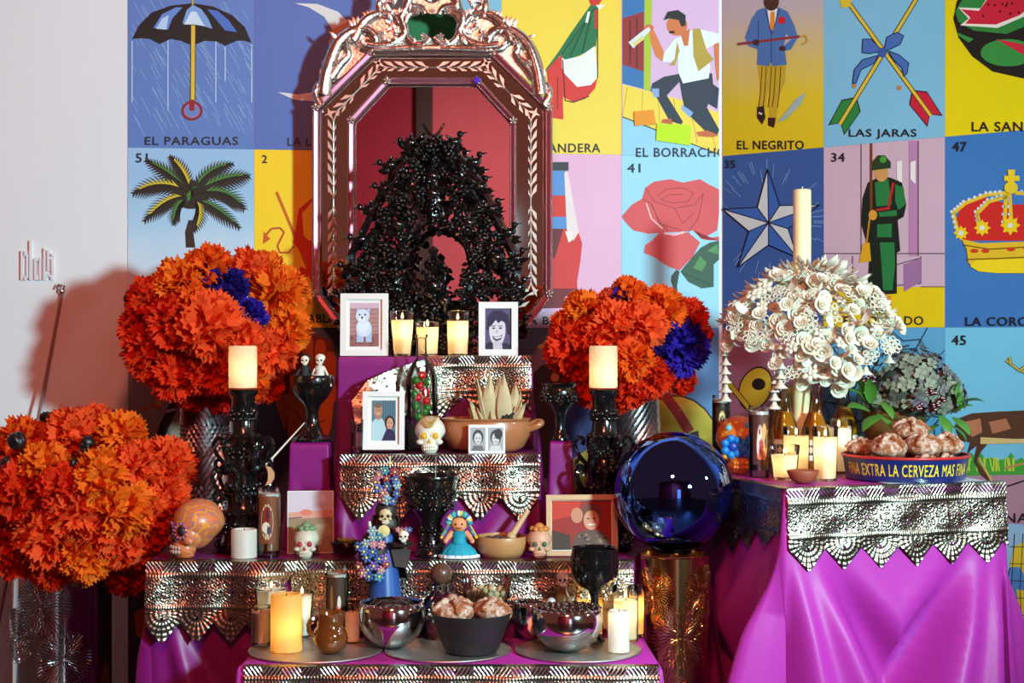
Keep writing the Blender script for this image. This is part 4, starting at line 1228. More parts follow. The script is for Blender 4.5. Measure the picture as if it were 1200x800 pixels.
# birds perched round the outline
bird = MB()
bird.ball((0, 0, 0.012), (0.026, 0.012, 0.013), 8, 5); bird.ball((0.024, 0, 0.028), 0.010, 7, 5); bird.tube([(0.03, 0, 0.028), (0.046, 0, 0.027)], [0.004, 0.001], 5); bird.tube([(-0.02, 0, 0.012), (-0.05, 0, 0.026)], [0.009, 0.004], 5)
for s_ in (-1, 1):
    bird.tube([(0.0, 0.004 * s_, 0.016), (-0.014, 0.024 * s_, 0.034)], [0.008, 0.002], 5)
bird = bird.mesh('bird', M_black)
for dx, h in ((50, 220), (-52, 217), (57, 192), (-58, 190), (72, 166), (-76, 165), (92, 138), (-88, 130), (102, 108), (-100, 98), (104, 74), (-106, 66), (106, 30), (-104, 30), (26, 244), (-27, 243)):
    link('bird', bird, btree, bv(dx * 0.96, h, -0.01), (0, -0.3 if dx > 0 else 0.3, 0 if dx > 0 else PI), 1.2)
    for q in range(7):
        T = Matrix.Translation(bv(dx * 0.9 + rb.uniform(-6, 6), h - 4 + rb.uniform(-6, 6), rb.uniform(-0.02, 0.02))) @ Matrix.Rotation((0.9 if dx > 0 else -0.9) + rb.uniform(-0.9, 0.9), 4, 'Y')
        add_leaf(lv, rb.uniform(0.03, 0.05), rb.uniform(0.008, 0.012), T)
o = lv.build('leaves', M_black, btree, smooth=False); o['kind'] = 'stuff'
cup = MB(); cup.lathe([(0.006, 0), (0.008, 0.02), (0.022, 0.03), (0.024, 0.05), (0.019, 0.05), (0.016, 0.034), (0, 0.034)], 12); cup = cup.mesh('candle_cup', M_black)
for dx, h in ((0, 186), (0, 206), (-40, 150), (42, 152), (-70, 110), (74, 112), (-60, 60), (14, 62)):
    link('candle_cup', cup, btree, bv(dx, h - 12, -0.055))

# ------------------------------------------------------------------ white wax candle tree
WY = 5.0
wsx = WY / F
wtree = thing('wax_candle_tree', 'tall ivory candle wreathed in white wax flowers with hanging bell garlands', 'candle', atz(940, ZT + 0.002, WY))
def wv(px, py, y=0.0):
    return Vector(((px - 940) * wsx, y, 1.35 - (py - HOR) * wsx - ZT - 0.002))
M_ivory = mat('ivory_candle', (240, 218, 168), 0.45, 0, 0.04, 10)
mb = MB(); rI = 10.5 * wsx; zt = wv(946, 222).z
mb.lathe([(0, 0), (rI * 1.1, 0), (rI * 1.05, 0.2), (rI, 0.5), (rI, zt - 0.004), (rI * 0.88, zt), (0.003, zt - 0.003), (0, zt - 0.003)], 20)
mb.build('candle_shaft', M_ivory, wtree)
mb = MB(); mb.tube([(0, 0, zt - 0.004), (0.001, 0, zt + 0.009)], 0.0015, 5); mb.build('wick', M_ivory, wtree)
rw = random.Random(8)
arms = []
for (px, py, y) in ((851, 372, -0.03), (862, 392, -0.10), (898, 388, -0.17), (930, 400, -0.2), (965, 395, -0.19), (1000, 392, -0.14), (1030, 380, -0.08), (1040, 368, 0.0), (1020, 360, 0.1), (880, 360, 0.1), (940, 360, 0.17)):
    e = wv(px, py, y); d0 = 0.62
    st = Vector((0, 0, wv(946, 318).z)); mid = st.lerp(e, 0.55) + Vector((0, 0, 0.035))
    arms.append((st, mid, e))
    mb = MB(); mb.tube(scurve([st, mid, e], 6), [0.007] * 13, 6); mb.build('arm', M_white, wtree)
wleaf = leafmesh(0.062, 0.015, 0.35, M_white)
def orient(d, roll):
    q = Vector(d).normalized().to_track_quat('Z', 'Y')
    return (q.to_matrix().to_4x4() @ Matrix.Rotation(roll, 4, 'Z')).to_euler()
for st, mid, e in arms:
    c_ = scurve([st, mid, e], 6)
    for i in range(2, 13):
        dirv = (c_[i] - c_[i - 1]).normalized()
        for s_ in (-1, 1):
            sd = dirv.cross(Vector((0, 0, 1))).normalized() * s_
            d = dirv * 0.55 + sd * 0.6 + Vector((0, 0, rw.uniform(0.1, 0.7)))
            link('leaf', wleaf, wtree, c_[i], orient(d, rw.uniform(-0.5, 0.5)), rw.uniform(0.7, 1.05))
# roses
def rosemesh(R0, m):
    mb = MB()
    for ring_, (r, n, hh, lean) in enumerate(((R0 * 0.22, 3, R0 * 0.75, 0.05), (R0 * 0.45, 4, R0 * 0.72, 0.35), (R0 * 0.72, 5, R0 * 0.6, 0.75))):
        for k_ in range(n):
            a = TAU * k_ / n + ring_ * 0.5
            V = []; f = []
            for i in range(5):
                b_ = a + (i - 2) / 4 * TAU / n * 1.35
                for j in range(4):
                    t = j / 3
                    rr_ = r * (0.45 + 0.55 * t) + lean * R0 * 0.45 * t * t
                    z = hh * t * (1 - 0.14 * abs(i - 2)) - 0.1 * lean * R0 * t
                    V.append((rr_ * math.cos(b_), rr_ * math.sin(b_), z))
            for i in range(4):
                for j in range(3):
                    f.append((i * 4 + j, (i + 1) * 4 + j, (i + 1) * 4 + j + 1, i * 4 + j + 1))
            mb.add(V, f)
    mb.ball((0, 0, R0 * 0.1), R0 * 0.25, 7, 5)
    return mb.mesh('rose', m)
wrose = rosemesh(0.036, M_white)
lace = MB()
for k_ in range(8):
    a = TAU * k_ / 8
    T = Matrix.Rotation(a, 4, 'Z') @ Matrix.Translation((0.022, 0, 0)) @ Matrix.Rotation(PI / 2, 4, 'Y') @ Matrix.Rotation(0.0, 4, 'X')
    lace.ring((0, 0, 0), 0.0075, 0.0022, 8, 4, Matrix.Rotation(a, 4, 'Z') @ Matrix.Translation((0.022, 0, 0.002)))
    lace.ball((0.011 * math.cos(a + 0.4), 0.011 * math.sin(a + 0.4), 0.002), 0.0035, 5, 4)
lace.ring((0, 0, 0), 0.013, 0.002, 12, 4); lace.ball((0, 0, 0.003), 0.006, 6, 4)
lace = lace.mesh('lace_flower', M_white)
YB = [(840, 396), (848, 402), (862, 410), (878, 404), (897, 432), (912, 448), (930, 450), (950, 444), (978, 456), (1000, 440), (1016, 402), (1030, 412), (1050, 396)]
ytop = lambda px: 304 + 60 * ((px - 946) / 100) ** 2
daisy = flower5(0.024, 0.006, 6).mesh('daisy', M_white)
pts = []
for tries in range(6000):
    px = rw.uniform(846, 1046); py = rw.uniform(312, 486)
    if py < ytop(px) + 9 or py > interp(YB, px): continue
    if rw.random() < 0.5 and py > 395 and (868 < px < 900 or 1000 < px < 1020): continue
    if all((px - a) ** 2 + (py - b) ** 2 > 88 for a, b in pts):
        pts.append((px, py))
for i, (px, py) in enumerate(pts):
    if rw.random() < 0.16: continue
    rad = math.sqrt(max(0.02, 1 - ((px - 946) / 103) ** 2))
    y = (-0.215 * rad * min(1, (py - 286) / 85) + rw.uniform(-0.03, 0.045)) * (1 - 0.75 * sstep(425, 460, py))
    d = Vector(((px - 946) / 100 * 0.9 + rw.uniform(-0.5, 0.5), -1, 0.5 - (py - 380) / 150 + rw.uniform(-0.6, 0.6)))
    kind = rw.choice(('rose', 'rose', 'rose', 'lace_flower', 'daisy', 'leaf'))
    e_ = orient(d, rw.uniform(0, TAU))
    if kind == 'daisy':
        e_ = (d.normalized().to_track_quat('-Y', 'Z')).to_euler()
    link(kind, {'rose': wrose, 'lace_flower': lace, 'daisy': daisy, 'leaf': wleaf}[kind], wtree, wv(px, py, y), e_, rw.uniform(0.5, 0.85) if kind == 'rose' else rw.uniform(0.75, 1.1))
for i in range(64):
    px = 848 + 196 * i / 63 + rw.uniform(-2, 2); sg = (px - 946) / 100
    rad = math.sqrt(max(0.02, 1 - sg * sg))
    for q in range(2):
        yy = -0.13 * rad * rw.uniform(-0.6, 1.0)
        d = Vector((sg * 1.3 + (0.25 if sg > 0 else -0.25), -0.5 * rad, 0.75 - 0.8 * abs(sg) + rw.uniform(-0.3, 0.4)))
        link('leaf', wleaf, wtree, wv(px - sg * 8, ytop(px) + 8 + 5 * q, yy), orient(d, rw.uniform(-0.6, 0.6)), rw.uniform(0.6, 0.95))
bell = MB(); bell.lathe([(0.001, 0.022), (0.004, 0.02), (0.009, 0.008), (0.017, 0.0), (0.018, -0.002), (0.007, 0.004), (0, 0.006)], 10, fn=lambda a, z: 1 + 0.14 * math.cos(5 * a))
bell = bell.mesh('bell', M_white)
for (px, y0, y1, y) in ((849, 398, 472, -0.03), (903, 400, 455, -0.19), (897, 440, 478, -0.17), (1036, 402, 428, -0.07), (1002, 395, 440, -0.16), (972, 420, 450, -0.14)):
    n_ = max(2, int((y1 - y0) / 9.5))
    mb = MB(); mb.tube([wv(px, y0 - 14, y), wv(px, y1, y)], 0.0015, 4); mb.build('garland_string', M_white, wtree)
    for k_ in range(n_):
        link('bell', bell, wtree, wv(px + rw.uniform(-1, 1), y0 + (k_ + 0.7) * (y1 - y0) / n_, y), (0, 0, rw.uniform(0, 1)), 0.85 + 0.35 * k_ / n_)

# ------------------------------------------------------------------ paper marigolds
def pompom(seed, n, Rr):
    rr_ = random.Random(seed); mb = MB()
    ga = PI * (3 - math.sqrt(5))
    for i in range(n):
        z = 1 - 1.78 * (i + 0.5) / n
        r = math.sqrt(max(0, 1 - z * z)); a = ga * i
        d = Vector((r * math.cos(a), r * math.sin(a), z)) + Vector((rr_.uniform(-.14, .14), rr_.uniform(-.14, .14), rr_.uniform(-.14, .14)))
        d.normalize()
        L = Rr * rr_.uniform(0.86, 1.1); W = Rr * rr_.uniform(0.15, 0.24)
        s = d.cross(Vector((rr_.uniform(-1, 1), rr_.uniform(-1, 1), rr_.uniform(-1, 1)))).normalized()
        t = d.cross(s)
        c = t * rr_.uniform(-0.25, 0.3) * Rr
        V = [d * L * 0.32 - s * W * 0.3, d * L * 0.32 + s * W * 0.3, d * L * 0.72 - s * W + c * 0.25, d * L * 0.74 + c * 0.1, d * L * 0.72 + s * W + c * 0.25,
             d * L * 0.96 - s * W * 0.95 + c, d * L * 0.90 - s * W * 0.4 + c * 0.7, d * L * 1.02 + c * 0.9, d * L * 0.90 + s * W * 0.4 + c * 0.7, d * L * 0.95 + s * W + c]
        mb.add(V, [(0, 1, 3), (0, 3, 2), (1, 4, 3), (2, 3, 6, 5), (3, 7, 6), (3, 8, 7), (3, 4, 9, 8)])
    mb.ball((0, 0, 0), Rr * 0.5, 8, 6)
    return mb
PCOL = {'R': (224, 50, 12), 'O': (242, 92, 16), 'A': (248, 112, 22), 'C': (246, 84, 34), 'P': (48, 26, 150), 'Q': (34, 18, 110), 'D': (186, 16, 8)}
PMAT = {k_: mat('tissue_paper_' + k_.lower(), v, 0.75, 0, 0.22, 18, trans=0.22, spec=0.2) for k_, v in PCOL.items()}
PMES = {}
def pomesh(col, var):
    if (col, var) not in PMES:
        PMES[col, var] = pompom(100 + var, 150 if col not in 'PQ' else 190, 1.0).mesh('petals', PMAT[col], smooth=False)
    return PMES[col, var]
M_stem = mat('wire_stem', (40, 70, 30), 0.6)
CN = {'R': 'red orange', 'O': 'bright orange', 'A': 'amber', 'C': 'coral orange', 'P': 'violet', 'Q': 'dark violet', 'D': 'deep red'}
def bouquet(lst, centre, rx, ry, Yc, mouth, labels, group, droop=0.0):
    rr_ = random.Random(len(lst))
    for i, (px, py, rp, col) in enumerate(lst):
        q = ((px - centre[0]) / rx) ** 2 + ((py - centre[1]) / ry) ** 2
        Y = Yc - rx * Yc / F * 0.95 * math.sqrt(max(0.0, 1 - q)) + (0.035 if col in 'PQ' else 0) - (droop if py > centre[1] + 56 else 0)
        p = at(px, py, Y); s = rp * Y / F * 1.06
        d = p - at(centre[0], centre[1] + 12, Yc)
        o = link('paper_marigold', pomesh(col, i % 3), None, p, orient(d + Vector((0, -0.05, 0)), rr_.uniform(0, TAU)), s)
        tag(o, CN[col] + ' tissue paper ' + ('flower ' if col in 'PQ' else 'marigold ') + labels, 'paper flower', group + ', ' + CN[col])
        # wire stem down into the vase
        mb = MB(); M_inv = (Matrix.Translation(p) @ o.rotation_euler.to_matrix().to_4x4() @ Matrix.Scale(s, 4)).inverted()
        a = mouth + Vector((rr_.uniform(-0.03, 0.03), rr_.uniform(-0.03, 0.03), -0.12))
        rim = Vector((a.x, a.y, mouth.z + 0.012)); hd_ = Vector((p.x - rim.x, p.y - rim.y, 0)); hl = max(hd_.length, 1e-4)
        over = rim + hd_ * (min(0.075, hl) / hl) + Vector((0, 0, 0.05))
        mb.tube([M_inv @ q_ for q_ in (p, over, rim + hd_ * (min(0.02, hl) / hl) + Vector((0, 0, 0.02)), rim, a)], 0.0035 / s, 4)
        mb.build('stem', M_stem, o)
VY = 5.31
b1 = [(180, 412, 37, 'R'), (182, 352, 32, 'R'), (212, 334, 34, 'A'), (246, 318, 31, 'O'), (290, 317, 27, 'C'), (329, 345, 35, 'A'), (338, 385, 28, 'A'), (318, 412, 30, 'C'), (246, 384, 42, 'C'), (285, 402, 30, 'C'),
      (205, 438, 33, 'R'), (248, 437, 30, 'R'), (286, 445, 28, 'O'), (310, 450, 22, 'R'), (165, 385, 26, 'R'), (312, 318, 24, 'A'), (205, 378, 34, 'R'), (243, 329, 23, 'P'), (292, 371, 22, 'P'), (160, 352, 14, 'Q'), (225, 355, 26, 'O'), (262, 352, 24, 'Q'), (270, 335, 22, 'Q'), (262, 462, 24, 'D'), (225, 460, 22, 'D')]
bouquet(b1, (252, 388), 100, 84, VY, at(240, 455, VY), 'in the hammered vase behind the painted orange skull', 'paper flowers left of the mirror', 0.03)
b2 = [(737, 345, 22, 'O'), (714, 350, 13, 'C'), (684, 362, 24, 'A'), (672, 408, 34, 'R'), (720, 385, 33, 'C'), (752, 382, 30, 'C'), (776, 362, 28, 'O'), (808, 372, 23, 'R'), (794, 407, 35, 'P'), (727, 354, 22, 'P'), (741, 421, 26, 'O'), (764, 440, 26, 'R'), (797, 443, 20, 'R'), (690, 445, 30, 'R'), (720, 462, 24, 'R'), (664, 382, 20, 'O'), (700, 400, 28, 'R'), (768, 400, 24, 'Q'), (740, 452, 26, 'R'), (824, 392, 12, 'R')]
bouquet(b2, (738, 402), 92, 76, 5.31, at(741, 468, 5.31), 'in the hammered vase beside the blue mirror ball', 'paper flowers right of the mirror')
b3 = [(28, 522, 34, 'O'), (85, 508, 33, 'C'), (140, 512, 32, 'A'), (112, 498, 24, 'C'), (28, 575, 38, 'R'), (52, 548, 30, 'A'), (118, 563, 36, 'A'), (160, 548, 30, 'C'), (196, 548, 36, 'C'), (194, 586, 31, 'C'), (90, 600, 34, 'C'), (146, 598, 38, 'A'), (58, 628, 40, 'C'), (18, 640, 38, 'R'), (100, 655, 30, 'A'), (147, 637, 33, 'C'), (148, 672, 26, 'D'), (172, 620, 29, 'R'), (-4, 604, 36, 'R'), (0, 545, 34, 'O'), (60, 668, 24, 'R'), (172, 600, 30, 'C'), (162, 664, 18, 'D'), (75, 575, 32, 'R'), (120, 625, 32, 'C')]
VY3 = 5.15
bouquet(b3, (102, 592), 122, 98, VY3, at(66, 666, VY3), 'in the tall tin vase before the white wall', 'paper flowers in the tall tin vase', 0.05)
# dark metallic rosebuds and a little skull on wires among them
bud = MB(); bud.ball((0, 0, 0), (0.9, 0.9, 1.0), 9, 7, fn=lambda q: q * (1 + 0.12 * math.sin(5 * math.atan2(q.y, q.x) + 6 * q.z)))
for k_ in range(5):
    a = TAU * k_ / 5; bud.ball((0.55 * math.cos(a), 0.55 * math.sin(a), 0.1), (0.5, 0.5, 0.8), 6, 5)
bud = bud.mesh('rosebud', mat('dark_pewter', (70, 66, 70), 0.3, 0.85, 0.2, bump=0.2))
def skull_mesh(mb, mi_b, mi_d, mi_t, T=None):
    """unit skull facing -y, about 1 wide, 1.25 tall, centred at 0"""
    def cran(q):
        v = q.copy()
        if v.z < -0.05:
            k0 = min(1, (-0.05 - v.z) / 0.6)
            v.x *= 1 - 0.30 * k0; v.y = v.y * (1 - 0.25 * k0) - 0.05 * k0
        if v.y < -0.6 and -0.2 < v.z < 0.25:
            v.y += 0.04
        return v
    mb.ball((0, 0.07, 0.13), (0.48, 0.545, 0.50), 20, 14, T, mi_b, cran)
    mb.ball((0, -0.17, -0.06), (0.36, 0.30, 0.34), 16, 10, T, mi_b)
    mb.ball((0, -0.26, -0.33), (0.27, 0.24, 0.21), 12, 8, T, mi_b)
    for s_ in (-1, 1):
        mb.ball((0.29 * s_, -0.32, -0.16), (0.13, 0.12, 0.09), 8, 6, T, mi_b)
        mb.ball((0.175 * s_, -0.415, 0.03), (0.112, 0.075, 0.108), 12, 8, T, mi_d)
        mb.ring((0, 0, 0), 0.122, 0.026, 16, 6, (T if T is not None else Matrix.Identity(4)) @ Matrix.Translation((0.175 * s_, -0.42, 0.03)) @ Matrix.Rotation(0.3 * s_, 4, 'Z') @ Matrix.Rotation(PI / 2, 4, 'X'), mi_b)
    mb.add([(-0.06, -0.475, -0.19), (0.06, -0.475, -0.19), (0, -0.5, -0.05), (-0.07, -0.38, -0.19), (0.07, -0.38, -0.19), (0, -0.38, -0.02)], [(0, 1, 2), (0, 3, 4, 1), (1, 4, 5, 2), (2, 5, 3, 0)], mi_d, T)
    for k_ in range(6):
        a = (k_ - 2.5) * 0.26
        for zz in (-0.30, -0.385):
            mb.ball((0.25 * math.sin(a), -0.275 - 0.235 * math.cos(a), zz), (0.034, 0.03, 0.038), 6, 5, T, mi_t)
    mb.ball((0, -0.24, -0.47), (0.22, 0.2, 0.07), 10, 6, T, mi_b)
M_pew = mat('dark_pewter', (70, 66, 70), 0.3, 0.85); M_blk = mat('black_hollow', (18, 14, 14), 0.6)
for i, (px, py, rp) in enumerate(((55, 491, 9), (20, 517, 11), (127, 487, 9), (142, 497, 8), (90, 545, 9), (8, 543, 8))):
    Y = VY3 - 0.24 + (0.2 if i in (0, 2, 3) else 0) - (0.05 if i in (1,4) else 0)
    p = at(px, py, Y); s = rp * Y / F
    o = link('metal_rosebud', bud, None, p, (rw.uniform(-0.6, 0.6), rw.uniform(-0.6, 0.6), 0), s)
    tag(o, 'dark pewter rosebud on a wire among the marigolds of the tall tin vase', 'ornament', 'pewter rosebuds among the marigolds')
    mb = MB(); mi_ = (Matrix.Translation(p) @ o.rotation_euler.to_matrix().to_4x4() @ Matrix.Scale(s, 4)).inverted()
    mb.tube([mi_ @ p, mi_ @ (p.lerp(at(75, 620, VY3), 0.5) + Vector((0, -0.02, 0))), mi_ @ at(72, 672, VY3)], 0.003 / s, 4); mb.build('wire', M_pew, o)
p = at(102, 521, VY3 - 0.27); mb = MB()
skull_mesh(mb, mb.m(M_pew), mb.m(M_blk), mb.m(M_pew))
o = tag(mb.build('metal_skull', None, None), 'small pewter skull on a wire among the marigolds of the tall tin vase', 'ornament')
o.location = p; o.scale = (0.045,) * 3; o.rotation_euler = (0, 0.15, -0.3)
mb = MB(); mb.tube([(0, 0.2, -0.3), (0.2, 2, -2.5), (0, 5, -4)], 0.06, 4); mb.build('wire', M_pew, o)

# ------------------------------------------------------------------ vases and metal drums
def hammered_vase(px, Y, z, hgt, r, label):
    root = thing('hammered_vase', label, 'vase', atz(px, z + 0.002, Y))
    mb = MB(); V = []; n1, n2 = 56, 34
    prof = lambda t: r * (0.86 + 0.14 * math.sin(t * PI * 0.9 + 0.25))
    mb2 = []
    for j in range(n2 + 1):
        t = j / n2
        for k_ in range(n1):
            a = TAU * k_ / n1
            cell = math.cos(k_ * PI) * math.cos(j * PI)
            rr_ = prof(t) + 0.0022 * (1 if (k_ + j) % 2 else -1) * 1.7
            V.append((rr_ * math.cos(a), rr_ * math.sin(a), t * hgt))
    f = []
    for j in range(n2):
        for k_ in range(n1):
            k2 = (k_ + 1) % n1
            f.append((j * n1 + k_, j * n1 + k2, (j + 1) * n1 + k2, (j + 1) * n1 + k_))
    mb.add(V, f)
    mb.build('body', M_silverh, root, smooth=False)
    mb = MB(); mb.ring((0, 0, hgt), prof(1.0), 0.005, 32, 6); mb.lathe([(prof(1) - 0.002, hgt), (prof(1) - 0.008, hgt * 0.6), (0, hgt * 0.6)], 24); mb.build('rim', M_silver, root)
    mb = MB(); mb.lathe([(0, 0), (prof(0) + 0.004, 0), (prof(0) + 0.004, 0.012), (prof(0), 0.016), (0, 0.016)], 28); mb.build('foot', M_silver, root)
    return root
hammered_vase(240, VY, Z2, 1.35 - (458 - HOR) / F * VY - Z2, 29 * VY / F, 'hammered silver vase behind the black candlestick next to the orange skull')
hammered_vase(741, 5.31, Z2, 1.35 - (462 - HOR) / F * 5.31 - Z2, 33 * 5.31 / F, 'hammered silver vase between the black candlestick and the blue mirror ball')
def drum(name, px, Y, z0, z1, r, m, label, cat, patches, well=0.02):
    root = thing(name, label, cat, atz(px, z0 + 0.001, Y))
    h = z1 - z0 - 0.002
    mb = MB(); mb.lathe([(0, 0), (r, 0), (r, h), (r - 0.006, h), (r - 0.006, h - well), (0, h - well)], 48); mb.build('shell', m, root)
    mb = MB(); mb.ring((0, 0, h), r - 0.001, 0.004, 40, 6); mb.ring((0, 0, 0.004), r - 0.001, 0.004, 40, 6); mb.build('rim', m, root)
    for (ang, zc, rad) in patches:       # raised round patches of little spikes
        mb = MB()
        for k_ in range(1, 9):
            rr_ = rad * k_ / 8
            n_ = int(6 + k_ * 6)
            for q in range(n_):
                a = TAU * q / n_ + k_ * 0.3
                da = rr_ * math.cos(a) / r; zz = zc + rr_ * math.sin(a)
                if zz > h - 0.01: continue
                b_ = ang + da
                c = Vector((r * math.cos(b_), r * math.sin(b_), zz)); nrm = Vector((math.cos(b_), math.sin(b_), 0))
                tg = Vector((-math.sin(b_), math.cos(b_), 0)) * math.cos(a) + Vector((0, 0, 1)) * math.sin(a)
                mb.tube([c - tg * 0.004, c + tg * 0.006 + nrm * 0.006], [0.0022, 0.0012], 4)
        mb.build('raised_patch', m, root)['kind'] = 'stuff'
    return root
M_brass = mat('brushed_brass', (196, 152, 108), 0.16, 1.0, 0.06)
drum('brass_drum', 790, 4.75, 0.0, 1.35 - (648 - HOR) / F * 4.75, 0.1015, M_brass, 'brass drum pedestal with spiky round patches under the blue mirror ball', 'pedestal', [(-PI / 2 - 0.75, 0.60, 0.065), (-PI / 2 + 0.15, 0.47, 0.085), (-PI / 2 - 0.5, 0.3, 0.08), (-PI / 2 + 0.9, 0.6, 0.07)])
drum('tin_vase', 66, VY3, 0.0, 1.35 - (668 - HOR) / F * VY3, 0.135, M_silver, 'tall polished tin vase with spiky round patches below the marigolds', 'vase', [(-PI / 2 - 0.05, 0.50, 0.085), (-PI / 2 + 0.45, 0.33, 0.085), (-PI / 2 - 0.8, 0.4, 0.08), (-PI / 2 + 0.9, 0.6, 0.05)], 0.3)
# second, thinner metal post and the wooden post behind
mb = MB(); mb.box(-0.026, 0.026, -0.02, 0.02, 0, 0.9); o = mb.build('wooden_post', M_dark, None, smooth=False); o.location = (WL.world(WL.u(134), 0.0, 0.35)); tag(o, 'dark brown square wooden post in the shade behind the tall tin vase', 'post')

# blue mirror ball
mb = MB(); rB = 70.5 * 4.75 / F
mb.ball((0, 0, rB), rB, 64, 40)
M_ball = mat('cobalt_mirror_glass', (74, 112, 214), 0.02, 1.0, 0.08, 6)
root = thing('mirror_ball', 'cobalt blue mirrored gazing ball on the brass drum', 'ball', at(789, 576, 4.75) - Vector((0, 0, rB)))
mb.build('sphere', M_ball, root, edge=0)
mb = MB(); mb.lathe([(0.02, -0.002), (0.05, -0.002), (0.055, 0.004), (0.05, 0.01), (0.045, 0.011), (0.0, 0.004)], 24); mb.build('collar', M_brass, root)

# ------------------------------------------------------------------ black candlesticks
def candlestick(px, Y, ytop, label):
    z0 = Z2 + 0.004
    s = Y / F
    zt_ = 1.35 - (ytop - HOR) * s
    h = zt_ - z0
    root = thing('ornate_candlestick', label, 'candlestick', atz(px, z0, Y), group='ornate black candlesticks')
    U = h / 195.0
    mb = MB(); mb.lathe([(0, 0), (34 * U, 0), (35 * U, 6 * U), (26 * U, 12 * U), (22 * U, 40 * U), (25 * U, 46 * U), (20 * U, 52 * U), (19 * U, 90 * U), (24 * U, 96 * U), (17 * U, 104 * U), (15 * U, 134 * U), (19 * U, 138 * U), (15 * U, 144 * U), (14 * U, 186 * U), (18 * U, 190 * U), (18 * U, 195 * U), (0, 195 * U)], 18); mb.build('column', M_black, root)
    for tier, (zz, rr_, sz, n_) in enumerate(((100, 20, 1.0, 6), (62, 22, 1.05, 6))):
        for k_ in range(n_):
            a = TAU * k_ / n_ + tier * 0.5
            mb = MB(); c_ = []
            for (x, z) in ((0, 0), (8, 6), (16, 16), (20, 28), (15, 36), (9, 33), (11, 27)):
                c_.append(Vector((math.cos(a) * (rr_ - 4 + x * sz) * U, math.sin(a) * (rr_ - 4 + x * sz) * U, (zz + z * sz) * U)))
            mb.tube(scurve(c_, 4), [2.8 * U] * 25, 6)
            c_ = []
            for (x, z) in ((4, 2), (14, -2), (18, 6), (13, 10), (9, 6)):
                c_.append(Vector((math.cos(a) * (rr_ - 4 + x * sz) * U, math.sin(a) * (rr_ - 4 + x * sz) * U, (zz + z * sz) * U)))
            mb.tube(scurve(c_, 4), [2.4 * U] * 17, 6)
            mb.build('scroll_arm', M_black, root)
    mb = MB()
    for zz, rr_, n_ in ((138, 19, 14), (96, 24, 16), (46, 25, 18), (10, 33, 20)):
        for k_ in range(n_):
            a = TAU * k_ / n_
            mb.ball((rr_ * U * math.cos(a), rr_ * U * math.sin(a), zz * U), 3.2 * U, 6, 5)
    mb.build('beads', M_black, root)['kind'] = 'stuff'
    fm = flower5(9 * U, 3 * U).mesh('flower', M_black)
    for zz, rr_, n_ in ((164, 15, 6), (118, 17, 6), (74, 20, 7), (28, 24, 8)):
        for k_ in range(n_):
            a = TAU * k_ / n_ + zz
            link('flower', fm, root, (rr_ * U * math.cos(a), rr_ * U * math.sin(a), zz * U), (0, 0, a + PI / 2))
    # gothic points around the socket
    for k_ in range(7):
        a = TAU * k_ / 7
        mb = MB(); mb.tube([Vector((16 * U * math.cos(a + q), 16 * U * math.sin(a + q), zz * U)) for q, zz in ((-0.4, 104), (-0.3, 116), (0, 132), (0.3, 116), (0.4, 104))], 1.8 * U, 5); mb.build('pointed_arch', M_black, root)
    return zt_
def glow(parent, loc, watts, col=(1.0, 0.72, 0.34), r=0.006):
    d = bpy.data.lights.new('candle_glow', 'POINT'); d.energy = watts; d.color = col; d.shadow_soft_size = r
    o = bpy.data.objects.new('candle_glow', d); COL.objects.link(o); o.parent = parent; o.location = loc
    return o
def pillar(px, Y, z, wpx, hpx, label, m=None, lit=0.0, gh=0.45, group=None, s=None):
    """hollow pillar candle; a lit one carries a small lamp inside"""
    s = s or Y / F
    r = wpx / 2 * s; h = hpx * s
    root = thing('pillar_candle', label, 'candle', atz(px, z + 0.001, Y), group=group)
    mb = MB(); mb.lathe([(r * 0.86, 0.001), (r, 0.0), (r, h - 0.003), (r - 0.003, h), (r * 0.8, h), (r * 0.72, h - 0.008), (0.0, h - 0.012)], 26); mb.lathe([(0, 0.002), (r * 0.95, 0.002)], 26); mb.build('wax_body', m or M_wax, root)
    mb = MB(); mb.tube([(0, 0, h - 0.014), (0.001, 0, h + 0.002)], 0.0015, 5); mb.build('wick', M_wick, root)
    if lit:
        glow(root, (r * 0.15, -r * 0.1, h * gh), lit)
    return root
CY = 4.92
zt_ = candlestick(285, CY, 456, 'ornate black candlestick beside the painted orange skull')
pillar(284.5, CY, zt_ + 0.004, 33, 49, 'lit ivory pillar candle on the candlestick beside the orange skull', lit=0.12, gh=0.4)
zt_ = candlestick(708, 4.96, 456, 'ornate black candlestick beside the blue mirror ball')
pillar(707, 4.96, zt_ + 0.004, 33, 49, 'lit ivory pillar candle on the candlestick beside the mirror ball', lit=0.12, gh=0.3)
